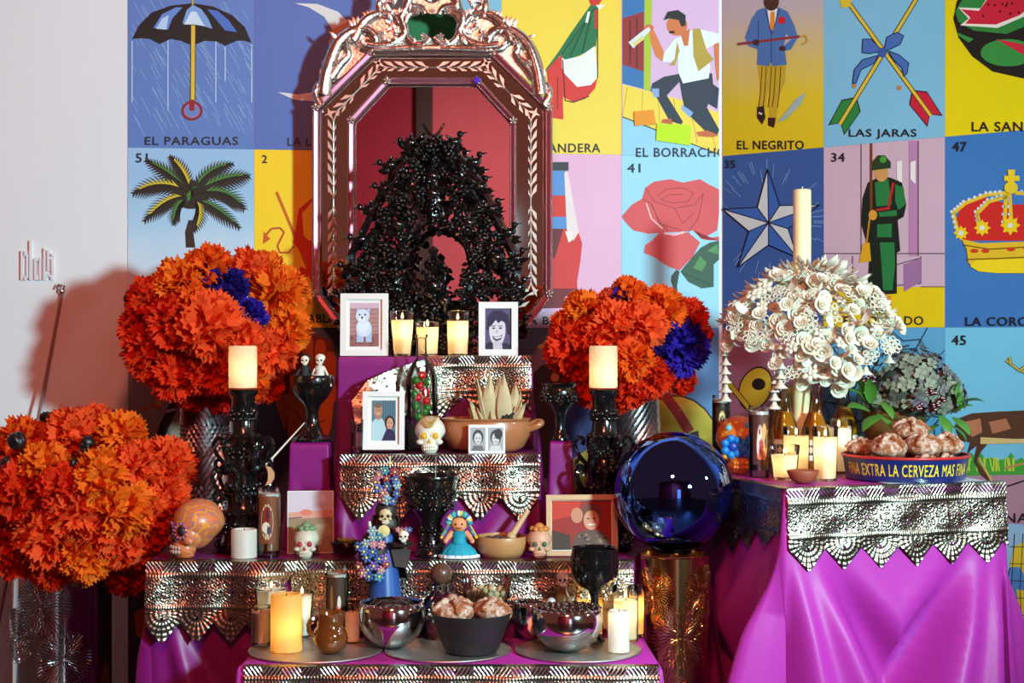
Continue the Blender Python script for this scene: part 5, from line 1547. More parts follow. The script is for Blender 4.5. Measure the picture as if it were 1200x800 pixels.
# ------------------------------------------------------------------ candles in glass
M_fl = flame('candle_flame', (255, 214, 120), 9.0)
def jar_candle(px, Y, z, wt, wb, hpx, label, waxf=0.6, lit=0.12, m=None, group=None, ribs=0, name='glass_candle'):
    s = Y / F
    rt, rb_, h = wt / 2 * s, wb / 2 * s, hpx * s
    root = thing(name, label, 'candle', atz(px, z + 0.001, Y), group=group)
    fn = (lambda a, zz: 1 + 0.02 * math.cos(ribs * a)) if ribs else None
    th = 0.0018
    mb = MB(); mb.lathe([(0, 0), (rb_, 0), (rt, h)], 28, fn=fn); mb.build('glass', M_glass, root)
    mb = MB(); mb.ring((0, 0, h), rt - 0.0012, 0.0016, 28, 5); mb.build('glass_rim', M_glass, root)
    k0, k1 = 0.008, h * waxf
    ra = rb_ + (rt - rb_) * k0 / h - th - 0.0012; rb2 = rb_ + (rt - rb_) * k1 / h - th - 0.0012
    mb = MB(); mb.lathe([(0, k0), (ra, k0), (rb2, k1), (rb2 * 0.85, k1 - 0.002), (0.0, k1 - 0.004)], 24); mb.build('wax', m or M_wax, root)
    mb = MB(); mb.tube([(0, 0, k1 - 0.006), (0, 0, k1 + 0.008)], 0.0014, 5); w_ = mb.build('wick', M_wick, root)
    if lit:
        mb = MB(); mb.lathe([(0, 0), (0.0035, 0.004), (0.0042, 0.008), (0.002, 0.016), (0, 0.021)], 8); mb.build('flame', M_fl, w_, loc=(0, 0, k1 + 0.004))
        glow(root, (0, 0, k1 * 0.72), lit, r=0.005)
        glow(root, (0, 0, k1 + 0.016), lit * 0.5, r=0.004)
    return root

def cyl_print(parent, r, shapes, name='printed_image'):
    """flat colour print wrapped round the front of a jar: ellipses (angle, z, half angle, half height, rgb)"""
    mb = MB()
    for k_, (a0, z, ha, hz, rgb) in enumerate(shapes):
        rr_ = r + 0.0003 + 0.00012 * k_
        if len(rgb) == 4:      # rectangle
            V = []; f = []
            for i in range(9):
                a = -PI / 2 + a0 + ha * (i / 4 - 1)
                V += [(rr_ * math.cos(a), rr_ * math.sin(a), z - hz), (rr_ * math.cos(a), rr_ * math.sin(a), z + hz)]
            f = [(2 * i, 2 * i + 2, 2 * i + 3, 2 * i + 1) for i in range(8)]
            mb.add(V, f, mb.m(ink(rgb[:3])))
        else:
            V = [(rr_ * math.cos(-PI / 2 + a0), rr_ * math.sin(-PI / 2 + a0), z)]
            for i in range(14):
                t = TAU * i / 14; a = -PI / 2 + a0 + ha * math.cos(t)
                V.append((rr_ * math.cos(a), rr_ * math.sin(a), z + hz * math.sin(t)))
            mb.add(V, [(0, 1 + i, 1 + (i + 1) % 14) for i in range(14)], mb.m(ink(rgb)))
    return mb.build(name, None, parent)
def veladora(px, Y, z, wpx, hpx, label, wax, shapes, top=0.13):
    s = Y / F; r = wpx / 2 * s; h = hpx * s
    root = thing('devotional_candle', label, 'candle', atz(px, z + 0.001, Y))
    mb = MB(); mb.lathe([(0, 0), (r * 0.9, 0), (r * 0.93, h * 0.06), (r, h * 0.09), (r, h * 0.9), (r * 0.95, h * 0.93), (r * 0.97, h)], 28); g = mb.build('glass', M_glass, root)
    mb = MB(); mb.lathe([(0, h * 0.1), (r * 0.92, h * 0.1), (r * 0.92, h * (1 - top)), (0, h * (1 - top))], 24); mb.build('wax', mat('wax_%d_%d' % wax[:2], wax, 0.4, 0, 0.15, 30), root)
    mb = MB(); mb.lathe([(0, h * (1 - top) + 0.0005), (r * 0.9, h * (1 - top) + 0.0005), (r * 0.9, h * (1 - top) + 0.01), (0, h * (1 - top) + 0.008)], 24); mb.build('wax_top', M_waxw, root)
    cyl_print(root, r, [(a, zz * h, ha, hz * h, c) for a, zz, ha, hz, c in shapes])
    return root
SAINT = [(0, 0.52, 0.75, 0.33, (60, 34, 24, 1)), (0, 0.60, 0.5, 0.20, (206, 160, 90)), (0, 0.68, 0.34, 0.10, (238, 214, 150)), (0, 0.44, 0.33, 0.22, (196, 180, 160)), (-0.2, 0.46, 0.14, 0.18, (150, 40, 40)), (0.2, 0.46, 0.14, 0.18, (120, 50, 60)), (0, 0.48, 0.10, 0.08, (226, 190, 90)), (0, 0.68, 0.14, 0.055, (90, 50, 30)), (0, 0.675, 0.09, 0.04, (214, 160, 120)), (0, 0.28, 0.25, 0.05, (70, 80, 110))]
ROSY = [(0, 0.52, 0.75, 0.34, (84, 44, 34, 1)), (0.35, 0.5, 0.3, 0.26, (206, 150, 80)), (-0.05, 0.52, 0.3, 0.22, (196, 150, 140)), (-0.1, 0.6, 0.18, 0.09, (236, 200, 180)), (0.05, 0.42, 0.2, 0.12, (170, 60, 50)), (-0.25, 0.45, 0.12, 0.14, (220, 200, 190)), (0.0, 0.3, 0.35, 0.05, (200, 110, 80)), (-0.1, 0.64, 0.08, 0.04, (120, 70, 50))]
HEART = [(0, 0.55, 0.8, 0.34, (120, 64, 36, 1)), (0, 0.52, 0.55, 0.26, (206, 190, 160)), (0, 0.6, 0.3, 0.15, (150, 36, 36)), (0.05, 0.62, 0.16, 0.1, (80, 30, 40)), (-0.1, 0.44, 0.35, 0.08, (230, 214, 190)), (0.15, 0.4, 0.16, 0.06, (60, 60, 90))]
DARKV = [(0, 0.5, 0.8, 0.36, (66, 40, 26, 1)), (0.25, 0.38, 0.22, 0.14, (206, 80, 40)), (0.3, 0.5, 0.16, 0.1, (214, 200, 190)), (0.0, 0.3, 0.4, 0.07, (170, 110, 50)), (-0.4, 0.55, 0.15, 0.2, (130, 90, 50))]

# ------------------------------------------------------------------ pictures in frames
def frame(px0, py0, px1, py1, Y, z, label, paint, fm=None, bw=5, mw=7, tilt=0.12, rz=0.0, mount=(232, 226, 222), cat='photo frame', name='framed_photo'):
    s = Y / F
    w_, h = (px1 - px0) * s, (py1 - py0) * s
    root = thing(name, label, cat, atz((px0 + px1) / 2, z + 0.002, Y), rz)
    root.rotation_euler = (-tilt, 0, rz)
    b = bw * s; fm = fm or M_whitef
    if bw:
        for (x0, x1, z0, z1) in ((-w_ / 2, w_ / 2, 0, b), (-w_ / 2, w_ / 2, h - b, h), (-w_ / 2, -w_ / 2 + b, b, h - b), (w_ / 2 - b, w_ / 2, b, h - b)):
            mb = MB(); mb.box(x0, x1, -0.012, 0.006, z0, z1); mb.build('frame_rail', fm, root, smooth=False)
    mb = MB(); mb.box(-w_ / 2 + b, w_ / 2 - b, -0.002 if bw else -0.001, 0.004 if bw else 0.001, b, h - b); mb.build('mount', mat('mount_board_%d' % mount[0], mount, 0.6, 0, 0.02), root, smooth=False)
    m = b + mw * s
    mp = lambda x, y: (-w_ / 2 + m + x * (w_ - 2 * m), m + (1 - y) * (h - 2 * m))
    pr = Print(mp, -0.0030 if bw else -0.0016, -0.00006)
    pr.clip = (-w_ / 2 + m, m, w_ / 2 - m, h - m)
    paint(pr)
    pr.done('photograph', root)
    if bw:
        mb = MB(); mb.tube([(0, 0.006, h * 0.62), (0, h * 0.28, 0.004 + math.tan(tilt) * h * 0.28)], 0.004, 5); mb.build('stand_leg', M_dark, root)
    return root
def bg(p, rgb):
    p.poly([(0, 0), (1, 0), (1, 1), (0, 1)], rgb)
def ph_dog(p):
    bg(p, (176, 130, 126)); p.poly([(0, 0), (1, 0), (1, .12), (0, .12)], (206, 170, 190))
    for i in range(7):
        p.line([(0, .16 + .1 * i), (1, .15 + .1 * i)], .012, (140, 96, 92))
    p.poly([(0, .74), (1, .70), (1, 1), (0, 1)], (150, 96, 92))
    for i in range(24):
        p.ell(R.random(), R.uniform(.78, 1), .04, .015, (110, 66, 66), 6)
    W1, W2 = (206, 218, 236), (170, 190, 220)
    for x in (.3, .42, .62, .7):
        p.poly([(x - .06, .62), (x + .06, .62), (x + .05, .9), (x - .07, .9)], W2)
    p.ell(.48, .58, .27, .2, W1); p.ell(.46, .52, .2, .16, (224, 232, 244))
    p.poly([(.22, .28), (.24, .08), (.38, .18)], W2); p.poly([(.52, .18), (.70, .10), (.66, .3)], W2); p.ell(.44, .30, .24, .16, W1); p.ell(.42, .37, .1, .07, (236, 240, 246))
    p.ell(.34, .27, .035, .02, (40, 40, 60)); p.ell(.53, .27, .035, .02, (40, 40, 60)); p.ell(.42, .335, .045, .022, (30, 30, 44)); p.line([(.42, .36), (.42, .40)], .02, (60, 60, 80))
def ph_man(p):
    bg(p, (86, 74, 110)); p.poly([(0, .86), (.3, .8), (.45, .9), (.8, .84), (1, .9), (1, 1), (0, 1)], (40, 34, 60)); p.ell(.46, .52, .31, .4, (216, 206, 214)); p.poly([(.3, .8), (.62, .8), (.66, 1), (.3, 1)], (196, 186, 196))
    p.poly([(.06, .5), (.08, .2), (.3, .06), (.6, .04), (.88, .16), (.96, .42), (.94, .66), (.84, .62), (.78, .36), (.62, .3), (.5, .36), (.4, .28), (.26, .4), (.16, .46), (.14, .56)], (46, 36, 66))
    for x in (.32, .58):
        p.ell(x, .48, .06, .022, (60, 50, 80)); p.line([(x - .08, .43), (x + .08, .425)], .02, (70, 56, 84))
    p.poly([(.44, .5), (.40, .6), (.5, .6)], (180, 168, 180)); p.poly([(.27, .67), (.45, .70), (.66, .64), (.6, .76), (.42, .8), (.3, .74)], (90, 60, 84)); p.poly([(.3, .685), (.45, .715), (.63, .67), (.58, .72), (.42, .745)], (240, 236, 240))
def ph_couple(p):
    bg(p, (84, 120, 134))
    for i in range(6):
        p.poly([(.45 + .1 * i, 0), (.5 + .1 * i, 0), (.5 + .1 * i, .6), (.45 + .1 * i, .6)], (64, 96, 112))
    p.poly([(0, .55), (.18, .44), (.42, .44), (.6, .6), (.6, 1), (0, 1)], (178, 206, 214)); p.ell(.27, .25, .18, .19, (186, 134, 110)); p.ell(.27, .12, .16, .07, (120, 96, 86)); p.poly([(.18, .38), (.36, .38), (.36, .48), (.2, .48)], (176, 124, 100))
    p.ell(.75, .56, .21, .18, (50, 30, 30)); p.ell(.76, .58, .14, .15, (206, 150, 124)); p.poly([(.46, .94), (.6, .74), (.74, .7), (.94, .76), (1, .9), (1, 1), (.42, 1)], (44, 40, 74))
    for x, y in ((.21, .24), (.33, .24), (.71, .56), (.81, .56)):
        p.ell(x, y, .025, .012, (40, 30, 30), 8)
    p.line([(.21, .33), (.33, .33)], .018, (230, 214, 206)); p.line([(.70, .65), (.82, .65)], .016, (170, 60, 60))
def ph_two(p):
    bg(p, (232, 228, 230))
    for x0 in (.02, .54):
        p.poly([(x0, .06), (x0 + .44, .06), (x0 + .44, .94), (x0, .94)], (170, 168, 170)); p.ell(x0 + .22, .42, .16, .28, (70, 68, 70)); p.ell(x0 + .22, .48, .11, .22, (206, 204, 204)); p.poly([(x0 + .02, .94), (x0 + .1, .74), (x0 + .34, .74), (x0 + .42, .94)], (110, 108, 110) if x0 < .3 else (206, 204, 206))
        for d in (.18, .27):
            p.ell(x0 + d, .46, .02, .025, (50, 48, 50), 8)
        p.line([(x0 + .18, .6), (x0 + .27, .6)], .02, (90, 80, 84))
    p.ell(.84, .3, .12, .2, (60, 58, 60))
def ph_land(p):
    bg(p, (206, 190, 200)); p.poly([(0, .34), (1, .30), (1, .45), (0, .45)], (214, 150, 130)); p.poly([(0, .45), (1, .42), (1, 1), (0, 1)], (150, 124, 96)); p.poly([(.1, .6), (.9, .52), (1, .7), (.3, .9)], (170, 146, 112)); p.line([(0, .44), (.3, .42)], .02, (80, 80, 96)); p.ell(.4, .34, .14, .05, (214, 120, 96))
def ph_woman(p):
    bg(p, (150, 34, 26)); p.poly([(0, 0), (.5, 0), (.4, .3), (0, .4)], (190, 50, 30)); p.ell(.66, .30, .18, .24, (110, 60, 46)); p.ell(.66, .40, .13, .2, (206, 140, 110)); p.poly([(.3, 1), (.4, .68), (.6, .6), (.82, .62), (.98, .8), (1, 1)], (96, 70, 60)); p.ell(.42, .3, .1, .16, (196, 130, 100))
    for i in range(26):
        p.ell(R.uniform(.36, .96), R.uniform(.7, .98), .03, .03, R.choice(((60, 44, 40), (150, 110, 90), (110, 90, 60))), 7)
    for x in (.61, .71):
        p.ell(x, .37, .02, .016, (50, 30, 26), 8)
    p.line([(.6, .49), (.73, .49)], .025, (236, 220, 210)); p.poly([(0, .6), (.3, .7), (.3, 1), (0, 1)], (70, 50, 40))
frame(399, 344, 455, 417, 5.27, Z4, 'white framed photo of a small white dog on the top step', ph_dog, bw=7, mw=4, tilt=0.05)
frame(561, 354, 607, 417, 5.27, Z4, 'white framed portrait of a smiling man with dark hair on the top step', ph_man, bw=7.5, mw=0, tilt=0.05)
frame(425, 460, 474, 528, 4.995, Z3 + 0.009, 'white framed photo of a couple on the silver saucer', ph_couple, bw=6, mw=4.5, tilt=0.08)
frame(549, 499, 592, 533, 4.945, Z3, 'small white card with two black and white portraits before the terracotta pot', ph_two, bw=0, mw=1.5, tilt=0.06)
frame(337, 571, 391, 644, 4.865, Z2, 'unframed landscape photo leaning behind the pale skull', ph_land, bw=0, mw=1, tilt=0.1, rz=0.12, cat='photo', name='photo_print')
frame(640, 575, 724, 646, 4.82, Z2, 'photo of a smiling woman on red in a tan wooden frame', ph_woman, fm=mat('tan_wood', (206, 160, 116), 0.5, 0, 0.1, 14), bw=6, mw=1, tilt=0.08, rz=0.08)

# ------------------------------------------------------------------ top step: three glass candles
jar_candle(471.5, 5.27, Z4, 30, 21, 53, 'wide-mouthed lit glass candle next to the dog photo', 0.8, 0.2)
jar_candle(501, 5.27, Z4, 29, 25, 40, 'short lit glass candle between two taller ones on the top step', 0.85, 0.16)
jar_candle(536.5, 5.27, Z4, 28, 25, 53, 'tall lit glass candle next to the man portrait', 0.78, 0.2)

# ------------------------------------------------------------------ pot step
# bottle with fruit inside
def bottle(px, Y, z, prof, label, liquid=None, lm=None, cap=None):
    s = Y / F
    root = thing('bottle', label, 'bottle', atz(px, z + 0.001, Y))
    P = [(r * s, h * s) for r, h in prof]
    mb = MB(); mb.lathe([(0, 0)] + P, 24); mb.build('glass', M_glass, root)
    if liquid:
        Q = [(max(0.0005, r - 0.003), h) for r, h in P if h <= liquid * s]
        mb = MB(); mb.lathe([(0, 0.004)] + Q + [(0, Q[-1][1])], 22); mb.build('drink', lm, root)
    return root, s
b, s = bottle(494, 5.10, Z3, [(18, 0), (19, 3), (19, 84), (14, 98), (7, 108), (6, 118), (6, 131), (7.5, 132), (7.5, 136)], 'clear glass bottle with red and green beads inside beside the couple photo')
for i, (x, zz, c) in enumerate(((-4, 62, 'r'), (5, 68, 'r'), (-2, 76, 'r'), (6, 58, 'r'), (-6, 52, 'g'), (4, 46, 'g'), (-3, 40, 'g'), (-8, 66, 'g'), (7, 80, 'g'), (1, 88, 'r'), (7, 50, 'g'), (-6, 82, 'g'))):
    mb = MB(); mb.ball((x * s, -4 * s, zz * s), 5 * s, 10, 7); mb.build('bead', mat('red_bead', (200, 30, 30), 0.25) if c == 'r' else mat('green_bead', (40, 120, 40), 0.25), b)
mb = MB(); mb.lathe([(0, 4 * s), (16 * s, 4 * s), (16 * s, 30 * s), (0, 30 * s)], 20); mb.build('drink', mat('pale_teal_liquid', (120, 150, 140), 0.1, 0, 0.2), b)
# shot glasses
for px, Y, lb in ((418, 4.97, 'small clear shot glass on the pot step beside the couple photo'), (429, 5.12, 'small clear shot glass behind the couple photo')):
    root = thing('shot_glass', lb, 'glass', atz(px, Z3 + 0.001, Y)); s = Y / F
    mb = MB(); mb.lathe([(0, 0), (7 * s, 0), (8 * s, 40 * s)], 18); mb.build('glass', M_glass, root)
    mb = MB(); mb.lathe([(0, 8.5 * s), (6.3 * s, 8.5 * s), (6.9 * s, 25 * s), (0, 25 * s)], 16); mb.build('drink', mat('plum_drink', (110, 50, 60), 0.15, 0, 0.1), root)
# silver saucer under the couple photo
mb = MB(); mb.lathe([(0, 0.001), (0.05, 0.001), (0.07, 0.008), (0.073, 0.011), (0.07, 0.011), (0.05, 0.005), (0, 0.005)], 28)
o = mb.build('saucer', M_silver, None); o.location = atz(449, Z3 + 0.001, 5.015); tag(o, 'shallow silver saucer under the couple photo', 'saucer')
# terracotta pot with corn husks
s = 5.065 / F
pot = thing('terracotta_pot', 'glazed terracotta pot with a looped handle holding corn husks', 'pot', atz(570, Z3 + 0.002, 5.065)); pot.scale = (1, 0.72, 1)
mb = MB(); mb.lathe([(0, 0), (36 * s, 0), (44 * s, 5 * s), (51 * s, 18 * s), (52 * s, 28 * s), (50 * s, 35 * s), (53 * s, 38 * s), (50 * s, 39 * s), (47 * s, 35 * s), (44 * s, 16 * s), (0, 8 * s)], 32); mb.build('body', M_terra, pot)
mb = MB(); mb.tube(scurve([(50 * s, -8 * s, 26 * s), (60 * s, -10 * s, 30 * s), (64 * s, -6 * s, 33 * s), (60 * s, 0, 34 * s), (50 * s, 2 * s, 30 * s)], 4), 0.011, 8); mb.build('handle', M_terra, pot)
mb = MB(); mb.tube(scurve([(-50 * s, -8 * s, 26 * s), (-54 * s, -10 * s, 30 * s), (-55 * s, 0, 32 * s), (-50 * s, 2 * s, 30 * s)], 4), 0.011, 8); mb.build('handle', M_terra, pot)
M_husk = mat('dry_corn_husk', (214, 190, 146), 0.7, 0, 0.2, 30, bump=0.3, bscale=50, trans=0.15)
rh = random.Random(4)
def husk(px, py, tipx, tipy, Y, w_):
    a = at(px, py, Y); b_ = at(tipx, tipy, Y + rh.uniform(-0.03, 0.03)); d = b_ - a; sd = d.cross(Vector((0, 1, 0))).normalized()
    mb = MB(); V = []
    n = 7
    for i in range(n + 1):
        t = i / n; ww = w_ * (math.sin(PI * (0.25 + 0.74 * t)) + 0.04)
        c = d * t + Vector((0, -0.02 * math.sin(3 * t), 0))
        V += [c - sd * ww + Vector((0, 0.008, 0)), c, c + sd * ww + Vector((0, 0.008, 0))]
    f = []
    for i in range(n):
        q = 3 * i; f += [(q, q + 1, q + 4, q + 3), (q + 1, q + 2, q + 5, q + 4)]
    mb.add(V, f)
    o = mb.build('corn_husk', M_husk, None, loc=a); tag(o, 'dry pale corn husk standing in the terracotta pot', 'corn husk', 'corn husks in the terracotta pot')
for (x, y, tx, ty, w_) in ((572, 500, 574, 436, .020), (582, 500, 586, 440, .018), (592, 502, 590, 438, .022), (602, 502, 604, 448, .02), (575, 502, 565, 452, .02), (586, 504, 578, 462, .022), (598, 503, 616, 472, .014), (566, 502, 548, 478, .012), (604, 503, 610, 458, .014), (580, 503, 594, 460, .02), (560, 503, 552, 470, .014)):
    husk(x, y, tx, ty, 5.06 + rh.uniform(-0.03, 0.035), w_)
for q in range(16):
    x = rh.uniform(556, 604)
    husk(x, 503, x + rh.uniform(-14, 14), rh.uniform(440, 478), 5.065 + rh.uniform(-0.03, 0.03), rh.uniform(0.005, 0.011))
mb = MB()
for i in range(30):
    a = rh.uniform(0, TAU); q = rh.uniform(0, 1) ** 0.5
    mb.ball((0.022 * q * math.cos(a), 0.02 * q * math.sin(a), 0.004 + 0.034 * rh.random()), 0.008, 6, 4)
o = mb.build('dried_flower', mat('dark_dried_flower', (40, 36, 30), 0.8, 0, 0.3), None, loc=at(595, 500, 5.035)); tag(o, 'dark dried flower head tucked among the corn husks', 'flower')
# white sugar skull with yellow eyes
mb = MB(); mE = mat('yellow_foil', (226, 170, 30), 0.35)
skull_mesh(mb, mb.m(M_bone), mb.m(mE), mb.m(M_bone))
s = 4.965 / F
o = tag(mb.build('sugar_skull', None, None), 'white sugar skull with yellow eyes beside the terracotta pot', 'skull'); o.location = atz(504, Z3 + 0.545 * 0.098, 4.98); o.scale = (0.098,) * 3
mb = MB()
for i in range(15):
    a = -0.9 + 1.8 * i / 14
    mb.tube([(0.0 + 0.1 * math.sin(a), -0.52, 0.30), (0.26 * math.sin(a), -0.42, 0.48), (0.38 * math.sin(a), -0.1, 0.65)], [0.006, 0.009, 0.006], 4)
mb.build('icing', mat('gold_icing', (206, 160, 70), 0.5), o)

# goblets
def goblet(px, Y, z, prof, label, m=M_black, cat='goblet', flowers=0):
    s = Y / F
    root = thing('goblet', label, cat, atz(px, z + 0.002, Y))
    mb = MB(); mb.lathe([(0, 0)] + [(r * s, h * s) for r, h in prof], 28); mb.build('cup', m, root)
    if flowers:
        fm = flower5(7 * s, 2.5 * s).mesh('flower', m)
        for zz, rr_, n_ in flowers:
            for k_ in range(n_):
                a = TAU * k_ / n_ + zz
                link('flower', fm, root, (rr_ * s * math.cos(a), rr_ * s * math.sin(a), zz * s), (0, 0, a + PI / 2))
    return root, s
g, s = goblet(366, 5.06, ZPL, [(24, 0), (24, 3), (13, 8), (8, 20), (7, 34), (10, 42), (19, 52), (25, 64), (26, 74), (24.5, 77), (22.5, 74), (18, 60), (0, 52)], 'black glazed goblet carrying a skeleton bride and groom')
# skeleton bride and groom on it (small)
for sx, hat, cl in ((-8.5, (30, 26, 28), (34, 30, 34)), (9, (232, 224, 214), (226, 216, 206))):
    fig = thing('skeleton_figurine', ('skeleton groom in black' if sx < 0 else 'skeleton bride in white') + ' standing in the black goblet', 'figurine', atz(366 + sx * 1.0, ZPL + 0.002 + 58 * s, 5.06 - 0.008))
    cm = mat('figure_cloth_%d' % cl[0], cl, 0.7)
    mb = MB(); mb.lathe([(0, 0), (6 * s, 0), (6.5 * s, 14 * s), (5 * s, 24 * s), (6 * s, 29 * s), (2 * s, 31 * s), (0, 31 * s)], 12); mb.build('clothes', cm, fig)
    mb = MB(); skull_mesh(mb, mb.m(M_bone), mb.m(M_blk), mb.m(M_bone), Matrix.Translation((0, 0, 36 * s)) @ Matrix.Scale(11 * s, 4)); mb.build('head', None, fig)
    mb = MB(); mb.ball((0, 0.004, 39 * s), (6.2 * s, 5.5 * s, 5 * s), 10, 6); mb.build('hair', mat('figure_hair_%d' % hat[0], hat, 0.6), fig)
    mb = MB()
    for q in (-1, 1):
        mb.tube([(5 * s * q, 0, 27 * s), (9 * s * q, -4 * s, 20 * s), (14 * s * (1 if sx > 0 else -1) if q == (1 if sx > 0 else -1) else 2 * s * q, -8 * s, (6 if q == (1 if sx > 0 else -1) else 18) * s)], [1.6 * s, 1.4 * s, 1 * s], 5)
    mb.build('arms', cm, fig)
goblet(656, 5.045, ZPR, [(11, 0), (11, 3), (8, 8), (6, 16), (7, 30), (12, 38), (20, 48), (21, 58), (19, 62), (22, 66), (20, 67), (16, 60), (0, 50)], 'black glazed goblet with flared rim on the narrow purple plinth', flowers=[(50, 20, 9)])
g, s = goblet(505, 4.81, Z2, [(19, 0), (19, 4), (16, 8), (13, 16), (11, 34), (14, 44), (22, 54), (28, 66), (29, 80), (31, 88), (33, 92), (32, 95), (28, 92), (26, 84), (22, 66), (0, 56)], 'large embossed black goblet behind the rag doll', flowers=[(74, 28, 12), (60, 25, 9), (30, 12, 5), (12, 14, 6)])
mb = MB(); mb.tube([(0, 0, 0.0), (0.002, 0, 0.15)], 0.0016, 5); o = mb.build('incense_stick', mat('grey_incense', (150, 140, 130), 0.8), None, loc=atz(510, Z2 + 58 * s, 4.81)); tag(o, 'thin grey incense stick standing in the large black goblet', 'incense stick')
# dark glass bowl cup in front of the framed woman
g, s = goblet(697, 4.545, Z1 + 0.008, [(12, 0), (12, 3), (6, 10), (5, 50), (8, 60), (20, 66), (28, 80), (29, 96), (27, 108), (28, 110), (25, 108), (26, 94), (22, 78), (0, 66)], 'smoked dark glass goblet in front of the framed woman', m=mat('smoked_glass', (30, 30, 32), 0.05, 0.6, 0.1, coat=1.0))

# ------------------------------------------------------------------ wide step: left
# painted orange skull
mb = MB()
mO = mat('painted_orange_clay', (206, 110, 70), 0.35, 0, 0.1)
nt = mO.node_tree; bs_ = nt.nodes['Principled BSDF']
tcx = nt.nodes.new('ShaderNodeTexCoord'); vo = nt.nodes.new('ShaderNodeTexVoronoi'); vo.inputs['Scale'].default_value = 5.5
wv_ = nt.nodes.new('ShaderNodeTexWave'); wv_.wave_type = 'RINGS'; wv_.inputs['Scale'].default_value = 2.2; wv_.inputs['Distortion'].default_value = 9.0; wv_.inputs['Detail Scale'].default_value = 1.6
rp = nt.nodes.new('ShaderNodeValToRGB'); e = rp.color_ramp.elements
rp.color_ramp.interpolation = 'CONSTANT'
e[0].position = 0; e[0].color = lin((214, 116, 60)) + (1,); e[1].position = 0.42; e[1].color = lin((160, 100, 130)) + (1,)
for pos, cc in ((0.6, (196, 120, 110)), (0.72, (90, 110, 120)), (0.80, (226, 140, 50))):
    q = e.new(pos); q.color = lin(cc) + (1,)
nt.links.new(tcx.outputs['Object'], wv_.inputs['Vector']); nt.links.new(wv_.outputs['Fac'], rp.inputs[0]); nt.links.new(rp.outputs[0], bs_.inputs['Base Color'])
skull_mesh(mb, mb.m(mO), mb.m(mat('skull_socket', (40, 24, 40), 0.5)), mb.m(mat('skull_teeth', (206, 180, 170), 0.4)))
o = tag(mb.build('painted_skull', None, None), 'skull painted in orange and mauve swirls on the corner of the wide step', 'skull'); o.scale = (0.148,) * 3; o.location = atz(229, Z2 + 0.56 * 0.148, 4.775); o.rotation_euler = (0, 0, -0.85)
rg = MB()
for k_ in range(12):
    a = TAU * k_ / 12
    for s_ in (-1, 1):
        rg.ball((0.175 * s_ + 0.148 * math.cos(a), -0.435 + 0.06 * s_ * math.cos(a) * 0.8, 0.03 + 0.148 * math.sin(a)), 0.028, 6, 4)
rg.build('eye_ring', mat('mauve_paint', (150, 90, 150), 0.4), o)
# plate under pillar and plain pillar candle
mb = MB(); mb.lathe([(0, 0.001), (0.085, 0.001), (0.098, 0.006), (0.1, 0.009), (0.085, 0.005), (0, 0.005)], 30); o = mb.build('saucer', M_silver, None, loc=atz(276, Z2 + 0.001, 4.83 - 0.002)); tag(o, 'shallow silver saucer beside the painted orange skull', 'saucer')
bpy.data.objects.remove(o)
pillar(286, 4.765, Z2 + 0.004, 30, 33, 'unlit short white pillar candle before the left black candlestick', M_waxs if False else M_waxw)
veladora(315, 4.80, Z2, 27, 81, 'devotional glass candle with a winged heart print beside the landscape photo', (130, 74, 40), HEART)
# small pale skull
def small_skull(px, Y, z, sc, label, m, eye, extra=None, rz=0.0):
    mb = MB(); skull_mesh(mb, mb.m(m), mb.m(eye), mb.m(m))
    o = tag(mb.build('sugar_skull', None, None), label, 'skull'); o.scale = (sc,) * 3; o.location = atz(px, z + 0.545 * sc, Y); o.rotation_euler = (0, 0, rz)
    if extra:
        mb = MB()
        for i in range(9):
            a = TAU * i / 9
            mb.ball((0.28 * math.cos(a), 0.05 + 0.28 * math.sin(a), 0.58), (0.13, 0.13, 0.1), 7, 5)
        mb.ball((0, 0.05, 0.62), 0.2, 8, 6)
        mb.build('icing_crown', extra, o)
    return o
small_skull(358.5, 4.775, Z2, 0.079, 'pale skull with red eyes in front of the landscape photo', mat('pale_green_paste', (206, 196, 176), 0.5, 0, 0.08), mat('red_icing', (170, 40, 50), 0.5), mat('green_icing', (120, 150, 110), 0.6))
small_skull(632, 4.762, Z2 + 0.003, 0.076, 'small pinkish skull with green eyes beside the clay mortar bowl', mat('pink_paste', (214, 160, 130), 0.5, 0, 0.08), mat('green_eye', (60, 90, 60), 0.5), mat('orange_icing', (206, 130, 60), 0.6))
# dark bowl with green sprig
root = thing('dark_bowl', 'small dark bowl with green leaves beside the pale skull', 'bowl', atz(406, Z2 + 0.001, 4.80)); s = 4.8 / F
mb = MB(); mb.lathe([(0, 0), (9 * s, 0), (16 * s, 8 * s), (19 * s, 18 * s), (17 * s, 18 * s), (12 * s, 8 * s), (0, 5 * s)], 20); mb.build('bowl', M_black, root)
gl = leafmesh(0.03, 0.011, 0.3, mat('lime_leaf', (150, 170, 50), 0.5, 0, 0.2))
for k_ in range(9):
    a = TAU * k_ / 9
    link('leaf', gl, root, (0.006 * math.cos(a), 0.006 * math.sin(a), 14 * s), orient((math.cos(a) * 0.7, math.sin(a) * 0.7, 1), 0), 1.0)
